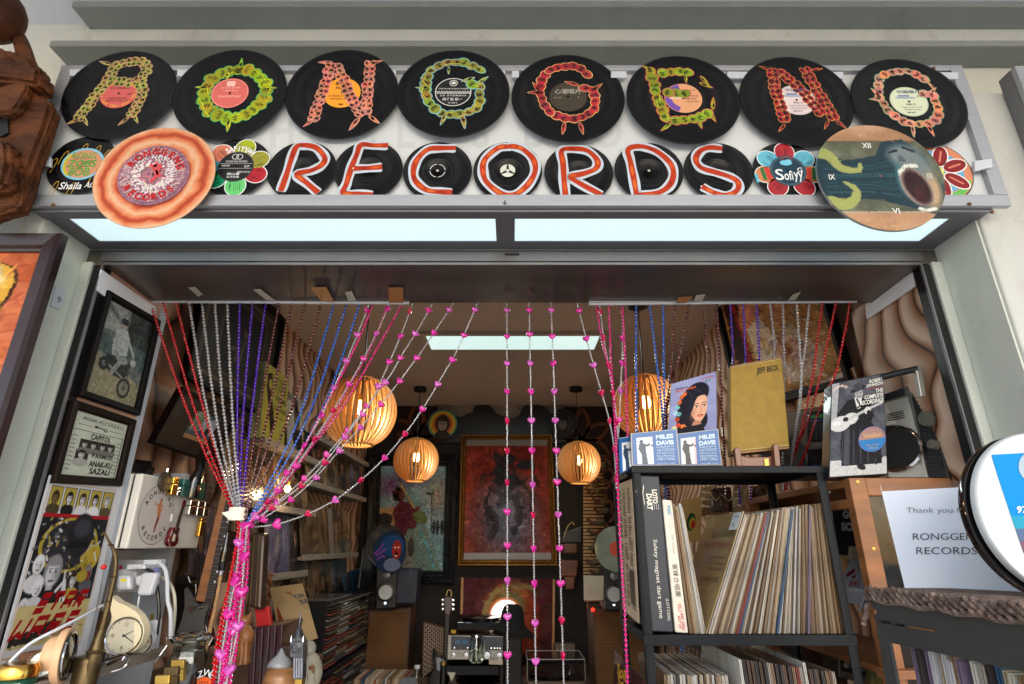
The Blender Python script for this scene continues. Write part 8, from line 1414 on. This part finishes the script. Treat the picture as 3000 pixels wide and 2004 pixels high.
sp=Quad(qk.a-qk.n*.05,qk.a,qk.d,qk.d-qk.n*.05);t=thing('book_spine_label','pale green spine of the yellow green book','book');slab(t,'spine',mat('pale_green_spine',(140,150,110),.5),sp,-.002);g=MB();put_text(g,lambda u,v,w:sp.p(u,v,w),'NAT KING COLE THE GREAT FILMS AND SHOWS',.3,.04,.7,.8,.003,(50,60,40),rot=1);g.build('lettering',PM,t,cols=True)
cover('white edged album with a red brown face right of the yellow green book',A1[0],A1[1]+.36,.28,.37,[(150,144,134),(120,50,30),(60,30,24),(40,30,28)],2,words=lambda g,f:put_text(g,f,'BENNY',.2,.06,.8,.14,0,(60,50,50)))
def row(labels,z,y0_,pitch,w,h,seed,X=-1.31,lean=.05):
 for k,lb in enumerate(labels):cover(lb,z,y0_+k*pitch,w,h,D_[(k+seed)%5],seed*9+k,X-.003*k,lean)
row(['brown toned album left on the middle ledge behind brown beads','tan album with a pale face behind the blue beads','dark album behind the magenta strands on the nearer bay','small brown album catching lamp glare on the nearer bay'],A2[0],A2[1]-.25,.28,.3,.31,2)
cover('large lilac grey album low on the nearer shelf bay',A3[0],A3[1]-.02,.36,.35,[(84,82,104),(104,100,124),(120,110,116),(60,50,60)],77,figure=False,lean=.04);cover('dark brown album right of the lilac grey one',A3[0],A3[1]+.37,.25,.32,D_[3],78)
row(['tall brown album behind the lower part of the large lamp','dark album with gold glints right of the large lamp','album with striped cover near the back corner','narrow album at the end of the upper far ledge'],B1[0],B1[1]+.02,.36,.34,.33,3)
cover('swirled brown album on the lower far ledge',B2[0],B2[1]+.02,.34,.34,D_[0],91,figure=False);cover('album with a brown pattern, middle of the lower far ledge',B2[0],B2[1]+.38,.22,.34,D_[2],92,figure=False);cover('pale plain sleeve edge on the lower far ledge',B2[0],B2[1]+.61,.1,.33,[(130,120,110),(140,130,116),(120,110,100)],93,figure=False);cover('grey brown portrait album at the right of the lower far ledge',B2[0],B2[1]+.73,.42,.33,D_[4],94)
row(['dark album low under the far ledge','album with teal patches under the far ledge','dim album beside the small blue cover'],B2[0]-.36,B2[1]-.02,.42,.4,.33,4)
row(['album half hidden behind the magenta heart strand','narrow album between the hanging wooden pieces'],A2[0]-.36,A2[1]-.42,.2,.2,.33,1)
for lb,y in(('grey upright of the nearer shelf bay',A1[1]-.03),('grey upright between the two shelf bays',B1[1]-.03)):
 g=MB();g.box((XW-.004,y,H-.6),(-1.405,y+.03,H+.7));tag(g.build('shelf_upright',M_grwood,bevel=.002),lb,'upright')
# ---- compact disc tower
t=thing('cd_tower','black shelf tower packed with rows of compact discs','CD rack');q=QX([(972,1762),(1100,1728),(1092,2080),(940,2080)],-1.08);a,b=PX(972,1762,-1.08),PX(1100,1728,-1.08)
y0_,y1_,zt_=a.y,b.y,(a.z+b.z)/2;g=MB();g.box((-1.40,y0_-.02,.2),(-1.10,y0_,zt_+.01));g.build('side_panel',M_blackpaint,t,bevel=.003);g=MB();g.box((-1.40,y0_,zt_-.012),(-1.085,y1_,zt_));g.build('top_panel',M_blackpaint,t)
g=MB();g.box((-1.40,y0_,.2),(-1.25,y1_,zt_-.012));g.build('back_block',M_black,t)
g=MB();g.box((-1.25,y0_,zt_-.40),(-1.085,y1_,zt_-.375));g.build('middle_shelf',M_blackpaint,t)
g=MB();nc=5;wd=(y1_-y0_)/nc
for c_ in range(nc):
 for k in range(46):
  z=zt_-.022-k*.0165
  if zt_-.41<z<zt_-.36:continue
  o_=R_.uniform(-.008,.008);cc=R_.choice([(150,150,146),(90,86,82),(60,56,56),(120,60,50),(110,96,74),(70,80,96),(40,40,42),(130,120,104)]);g.box((-1.24,y0_+c_*wd+.006,z),(-1.085+o_,y0_+(c_+1)*wd-.006,z+.0085),cc)
g.build('compact_discs',printmat('cd_spines',.25,coat=.4),t,cols=True,stuff=True)
for k,lb in enumerate(('flat compact disc case lying on the front of the tower','middle flat compact disc case on the tower','rearmost flat compact disc case on the tower')):
 tag(slab(None,'disc_case',mat('dark_red_case' if k%2 else 'grey_case',(70,40,40)if k%2 else(84,80,78),.2,coat=.5),Quad(Vector((-1.34,y0_+.05+k*.16,zt_+.012)),Vector((-1.34,y0_+.2+k*.16,zt_+.012)),Vector((-1.1,y0_+.2+k*.16,zt_+.012)),Vector((-1.1,y0_+.05+k*.16,zt_+.012))),.01,.001),lb,'CD case')
for c4,X,lb,c_ in(([(1030,1672),(1056,1664),(1062,1722),(1036,1730)],-1.2,'small blue cover standing on the disc tower',(20,64,96)),([(1000,1690),(1028,1672),(1034,1730),(1014,1735)],-1.25,'small pale blue cover left of the blue one',(70,84,104)),([(1066,1606),(1092,1602),(1084,1722),(1052,1724)],-1.12,'dark slate folder standing upright at the end of the tower',(30,38,46))):
 tag(slab(None,'small_cover',mat('cover_%s'%lb.split()[1],c_,.3,coat=.3),QX(c4,X),.01,.001),lb,'cover')
# ---- things standing on the counter, lower left
g=MB();g.box((-1.42,1.95,0),(-.86,2.9,H-.46));tag(g.build('counter',M_dkwood,bevel=.01),'dark wooden counter under the books and figures at lower left','counter')
t=thing('record_sleeve','old record sleeve lettered FUR DEN AMATEUR leaning on the counter','record');q=QD([(790,1722),(886,1709),(931,1868),(828,1904)],[2.45,2.45,2.3,2.3]);slab(t,'sleeve',mat('old_ivory_card',(150,128,92),.4,var=.15,coat=.4),q,.004);g=MB();f=lambda u,v,w=0:q.p(u,v,w)
ell(g,f,.25,.55,.2,.3,.001,(120,52,34),n=24,rot=-.1);ell(g,f,.33,.78,.16,.16,.0012,(104,60,40),n=16);g.add([f(.42,.62,.001),f(.8,.6,.001),f(.86,.84,.001),f(.52,.88,.001)],[(0,1,2,3)],(96,92,60));ell(g,f,.64,.72,.1,.08,.0015,(40,34,30),n=16);g.add([f(.04,.88,.001),f(.18,.86,.001),f(.2,.96,.001),f(.06,.98,.001)],[(0,1,2,3)],(150,80,90))
put_text(g,f,'Ger\u00e4usche',.1,.1,.6,.19,.0012,(120,44,30),offset=.02);put_text(g,f,'F\u00dcR DEN',.54,.18,.96,.27,.0012,(50,60,70),offset=.04);put_text(g,f,'AMATEUR',.54,.3,1.0,.39,.0012,(50,60,70),offset=.04);g.build('print',PG,t,cols=True)
tag(slab(None,'red_book',mat('bright_red_cover',(176,20,24),.4),QD([(746,1784),(786,1776),(794,1830),(752,1838)],2.2),.02,.002),'small bright red book on top of the maroon volumes','book')
for k in range(5):
 a=722+k*19;q=QD([(a+12,1840-k*2),(a+30,1838-k*2),(a+20,2040),(a,2040)],2.15);t=thing('maroon_volume',('leftmost maroon volume behind the carved cat','second maroon volume','third maroon volume','fourth maroon volume','rightmost maroon volume beside the wooden bowl')[k]+('' if k in(0,4)else ' in the row under the red book'),'book','maroon volumes');slab(t,'spine',mat('maroon_leather',(50,20,30),.3,var=.15,coat=.3),q,.2,.004)
t=thing('carved_cat','slim carved wooden cat beside the magenta beads','figurine');M_cat=mat('carved_teak',(134,86,48),.4,var=.2,scale=20,stretch=(1,1,5));D=2.0
tubepx(t,'body',M_cat,[(712,1945,D),(712,1920,D),(716,1890,D),(722,1862,D),(718,1836,D),(716,1826,D)],[.024,.022,.024,.026,.014,.014],14);g=MB();g.ball(P(718,1818,D),.021,14,(1,.9,.8));g.build('head',M_cat,t,smooth=True)
for s_ in(-1,1):g=MB();c=P(718+s_*10,1812,D);g.lathe([(.008,0),(.0001,.02)],c,(s_*.3,0,1),n=8);g.build('ear',M_cat,t)
for s_ in(-1,1):tubepx(t,'foreleg',M_cat,[(716+s_*6,1880,D-.02),(714+s_*6,1915,D-.02),(712+s_*7,1945,D-.02)],[.009,.008,.009],8)
t=thing('wooden_bowl','round turned wooden bowl holding a white lidded pot','bowl');c=P(822,1990,1.95);g=MB();g.lathe([(.026,-.06),(.044,-.045),(.053,-.015),(.05,.01),(.042,.028),(.034,.034),(.03,.03),(.036,.01),(.03,-.03),(.0001,-.04)],c,n=40);g.build('bowl',mat('banded_turned_wood',(150,108,70),.4,var=.25,scale=10,stretch=(1,1,6),coat=.2),t,smooth=True);g=MB();g.lathe([(.0001,.085),(.003,.083),(.012,.066),(.03,.052),(.036,.038),(.034,.028),(.0001,.028)],P(814,1990,1.97),n=28);g.build('white_pot',mat('grey_white_ceramic',(150,154,160),.3),t,smooth=True)
t=thing('clock_tower_statuette','small silver clock tower statuette with a tall spire','statuette');D=1.88;M_pew=mat('dark_pewter',(96,98,104),.3,metal=.9,var=.3,scale=40)
def tier(nm,x0,x1,y0_,y1_,d,m=M_pew):return slab(t,nm,m,QD([(x0,y0_),(x1,y0_),(x1-1,y1_),(x0-1,y1_)],D-d/2),d,.0015)
tier('shaft',858,888,1924,1990,.032);tier('clock_stage',850,888,1880,1926,.042);tier('belfry',855,886,1868,1880,.034)
for k in range(4):slab(t,'shaft_rib',M_chrome,QD([(862+k*7,1928),(864+k*7,1928),(863+k*7,1986),(861+k*7,1986)],D-.0165),-.002)
g=MB();c=P(873,1868,D);g.lathe([(.02,0),(.012,.018),(.008,.024),(.005,.03),(.0065,.036),(.003,.042),(.0025,.06),(.0005,.075)],c,n=12);g.build('spire',M_pew,t,smooth=True);dial(t,P(867,1898,D-.022),Vector((0,-1,0)),.0125,num=False,dcol=M_pew,rim=M_chrome);tier('base',862,884,1990,2010,.034,M_brass)
for x in(852,887):g=MB();g.lathe([(.004,0),(.0005,.016)],P(x,1880,D-.02),n=8);g.build('pinnacle',M_chrome,t)
t=thing('dog_figurine','white and brown sitting dog figurine right of the silver tower','figurine');M_dog=mat('chalky_white',(150,144,130),.7,var=.15,scale=30,bump=.3);D=2.02
tubepx(t,'body',M_dog,[(902,2004,D),(905,1975,D),(906,1945,D),(898,1920,D),(896,1905,D)],[.034,.042,.036,.024,.022],14);g=MB();g.ball(P(898,1900,D-.01),.03,14,(1,1,.85));g.ball(P(890,1908,D-.035),.014,10);g.build('head',M_dog,t,smooth=True)
for x,y in((914,1956),(912,1968),(892,1922)):g=MB();g.ball(P(x,y,D-.038),.011,8,(1,.4,.7));g.build('brown_patch',mat('brown_patch',(104,70,42),.7),t,smooth=True)
for x in(884,908):g=MB();g.ball(P(x,1896,D-.012),.012,8,(.6,.6,1.2));g.build('ear',mat('dark_gold_ear',(84,72,30),.3,metal=.5),t,smooth=True)
for x in(892,912):tubepx(t,'leg',M_dog,[(x,1965,D-.03),(x-2,1985,D-.035),(x-2,2004,D-.035)],[.013,.011,.013],8)
t=thing('carved_leaf_ornament','cluster of orange brown carved leaves hanging behind the beads','ornament');M_lf=mat('carved_leaf_wood',(120,70,36),.5,var=.3,bump=.3);R_=random.Random(14)
for k in range(14):x,y=770+R_.uniform(-10,30),1672+k*8.5;g=MB();a=R_.uniform(0,3);c=P(x,y,2.5);e1=Vector((math.cos(a),-.2,math.sin(a)));e2=Vector((-math.sin(a),.3,math.cos(a)));g.add([c-e1*.03,c+e2*.013,c+e1*.03,c-e2*.013,c+Vector((0,-.008,0)),c+Vector((0,.006,0))],[(0,1,4),(1,2,4),(2,3,4),(3,0,4),(1,0,5),(2,1,5),(3,2,5),(0,3,5)]);g.build('leaf',M_lf,t)
t=thing('long_neck_case','tall dark case with gold edge hanging behind the gathered beads','instrument case');q=QD([(736,1560),(776,1562),(764,1790),(722,1776)],2.15);slab(t,'body',mat('dark_brown_lacquer',(44,30,22),.35,coat=.3),q,.05,.01);g=MB();q.box(g,.22,.03,.26,.97,0,.003);q.box(g,.62,.03,.66,.97,0,.003);g.build('gold_edging',mat('dull_gold_trim',(120,92,50),.4,metal=.4),t)
q=QD([(646,1548),(700,1560),(682,1650),(640,1640)],2.3);t=thing('album_cover','dim brown album with pale bars just below the white tie','record');slab(t,'sleeve',mat('dim_card',(96,84,70)),q,.004);cv=Canvas(40,50,(50,32,26));cv.noise(20,4);cv.rect(.05,.1,.4,.14,(150,130,120));cv.rect(.05,.2,.45,.24,(150,130,120));cv.rect(.05,.3,.4,.34,(150,130,120));cv.put('cover',lambda u,v:q.p(u,v,.001),t,PG)
t=thing('spot_lamp','small glowing wall bulb behind the magenta strands','lamp');c=PX(842,1432,-1.25);g=MB();g.lathe([(.0001,.02),(.014,.012),(.017,0),(.01,-.016),(.0001,-.018)],c,n=16);g.build('bulb',M_bulb,t,smooth=True);g=MB();g.lathe([(.01,.02),(.012,.04),(.0001,.042)],c,n=12);g.build('socket',M_brass,t)
l=bpy.data.lights.new('wall_bulb','POINT');l.energy=1.0;l.color=(1,.68,.36);l.shadow_soft_size=.02;o=bpy.data.objects.new('wall_bulb',l);COL.objects.link(o);o.location=c+Vector((.03,0,0))
# ------------------------------------------------------------ small pieces belong to the part that carries them
SUBP={'hands':'dial','rim':'case','speaker_ring':('speaker_mesh','speaker'),'fret':'fretboard','inlay':'fretboard','pickguard':'body','pickup':'body','bridge_plate':'body','tuning_peg':('headstock','head'),'eye':'body','dial_window':('front','case'),'push_button':'front','knob':('side_panel','front','face'),'meter':'front','switch':'front','tuning_slot':'front','side_rib':'side_panel','shop_sticker':'door','door_latch':'door','cone':'cabinet','surround':'cabinet','tweeter':'cabinet','status_light':'cabinet','ring_mark':'cabinet','round_sticker':'box','price_sticker':'cover','wheel_hub':'wheel','red_bead':'chain','gold_edging':'body','bolt_hole':'post','catch':'lip','clock_face':'clock_stage','shaft_rib':'shaft','brass_cap':'post','bulb':'socket','grille_slot':'grille','windscreen':'cabin','yellow_sticker':'round_plug','pin':'body','binding':'body','bridge':'body','loose_end':'band','guard_wires':'guard_rim','numerals':'clock_body','cassette_panel':'case','colour_strip':'case','label_band':'case','key_rows':'case','badge':'plinth','screw':('top_rail','frame_bar'),'arrow_mark':'frame_bar'}
GRP={}
for o in list(COL.objects):
 if o.parent and not o.parent.parent:GRP.setdefault(o.parent.name,{}).setdefault(o.name.split('.')[0],[]).append(o)
for nm_,ch_ in GRP.items():
 for k_,par_ in SUBP.items():
  if k_ in ch_:
   for p_ in(par_ if isinstance(par_,tuple)else(par_,)):
    if p_ in ch_ and ch_[p_][0].matrix_basis==Matrix()and ch_[p_][0].parent.name==nm_:
     for o in ch_[k_]:o.parent=ch_[p_][0]
     break
# ------------------------------------------------------------ put every origin at the base of its thing
def kids(o):return KID.get(o.name,[])
KID={}
for o in list(COL.objects):
 if o.parent:KID.setdefault(o.parent.name,[]).append(o)
for o in list(COL.objects):
 if o.parent or o.type not in('MESH','EMPTY')or o.get('placed'):continue
 lo=Vector((1e9,)*3);hi=-lo;st=[o];
 while st:
  q=st.pop();st+=kids(q)
  if q.type=='MESH' and len(q.data.vertices):
   a=np.empty(len(q.data.vertices)*3);q.data.vertices.foreach_get('co',a);a=a.reshape(-1,3)
   l,h=a.min(0),a.max(0)
   mw=q.matrix_basis
   for c in((l[0],l[1],l[2]),(h[0],h[1],h[2])):
    c=mw@Vector(c)
    lo=Vector(map(min,lo,c));hi=Vector(map(max,hi,c))
 if lo.x>1e8:continue
 b=Vector(((lo.x+hi.x)/2,(lo.y+hi.y)/2,lo.z))
 if o.type=='MESH':
  o.data.transform(Matrix.Translation(-b))
 o.location=b
 for c in kids(o):c.location=c.location-b
for o in COL.objects:
 if 'placed' in o:del o['placed']
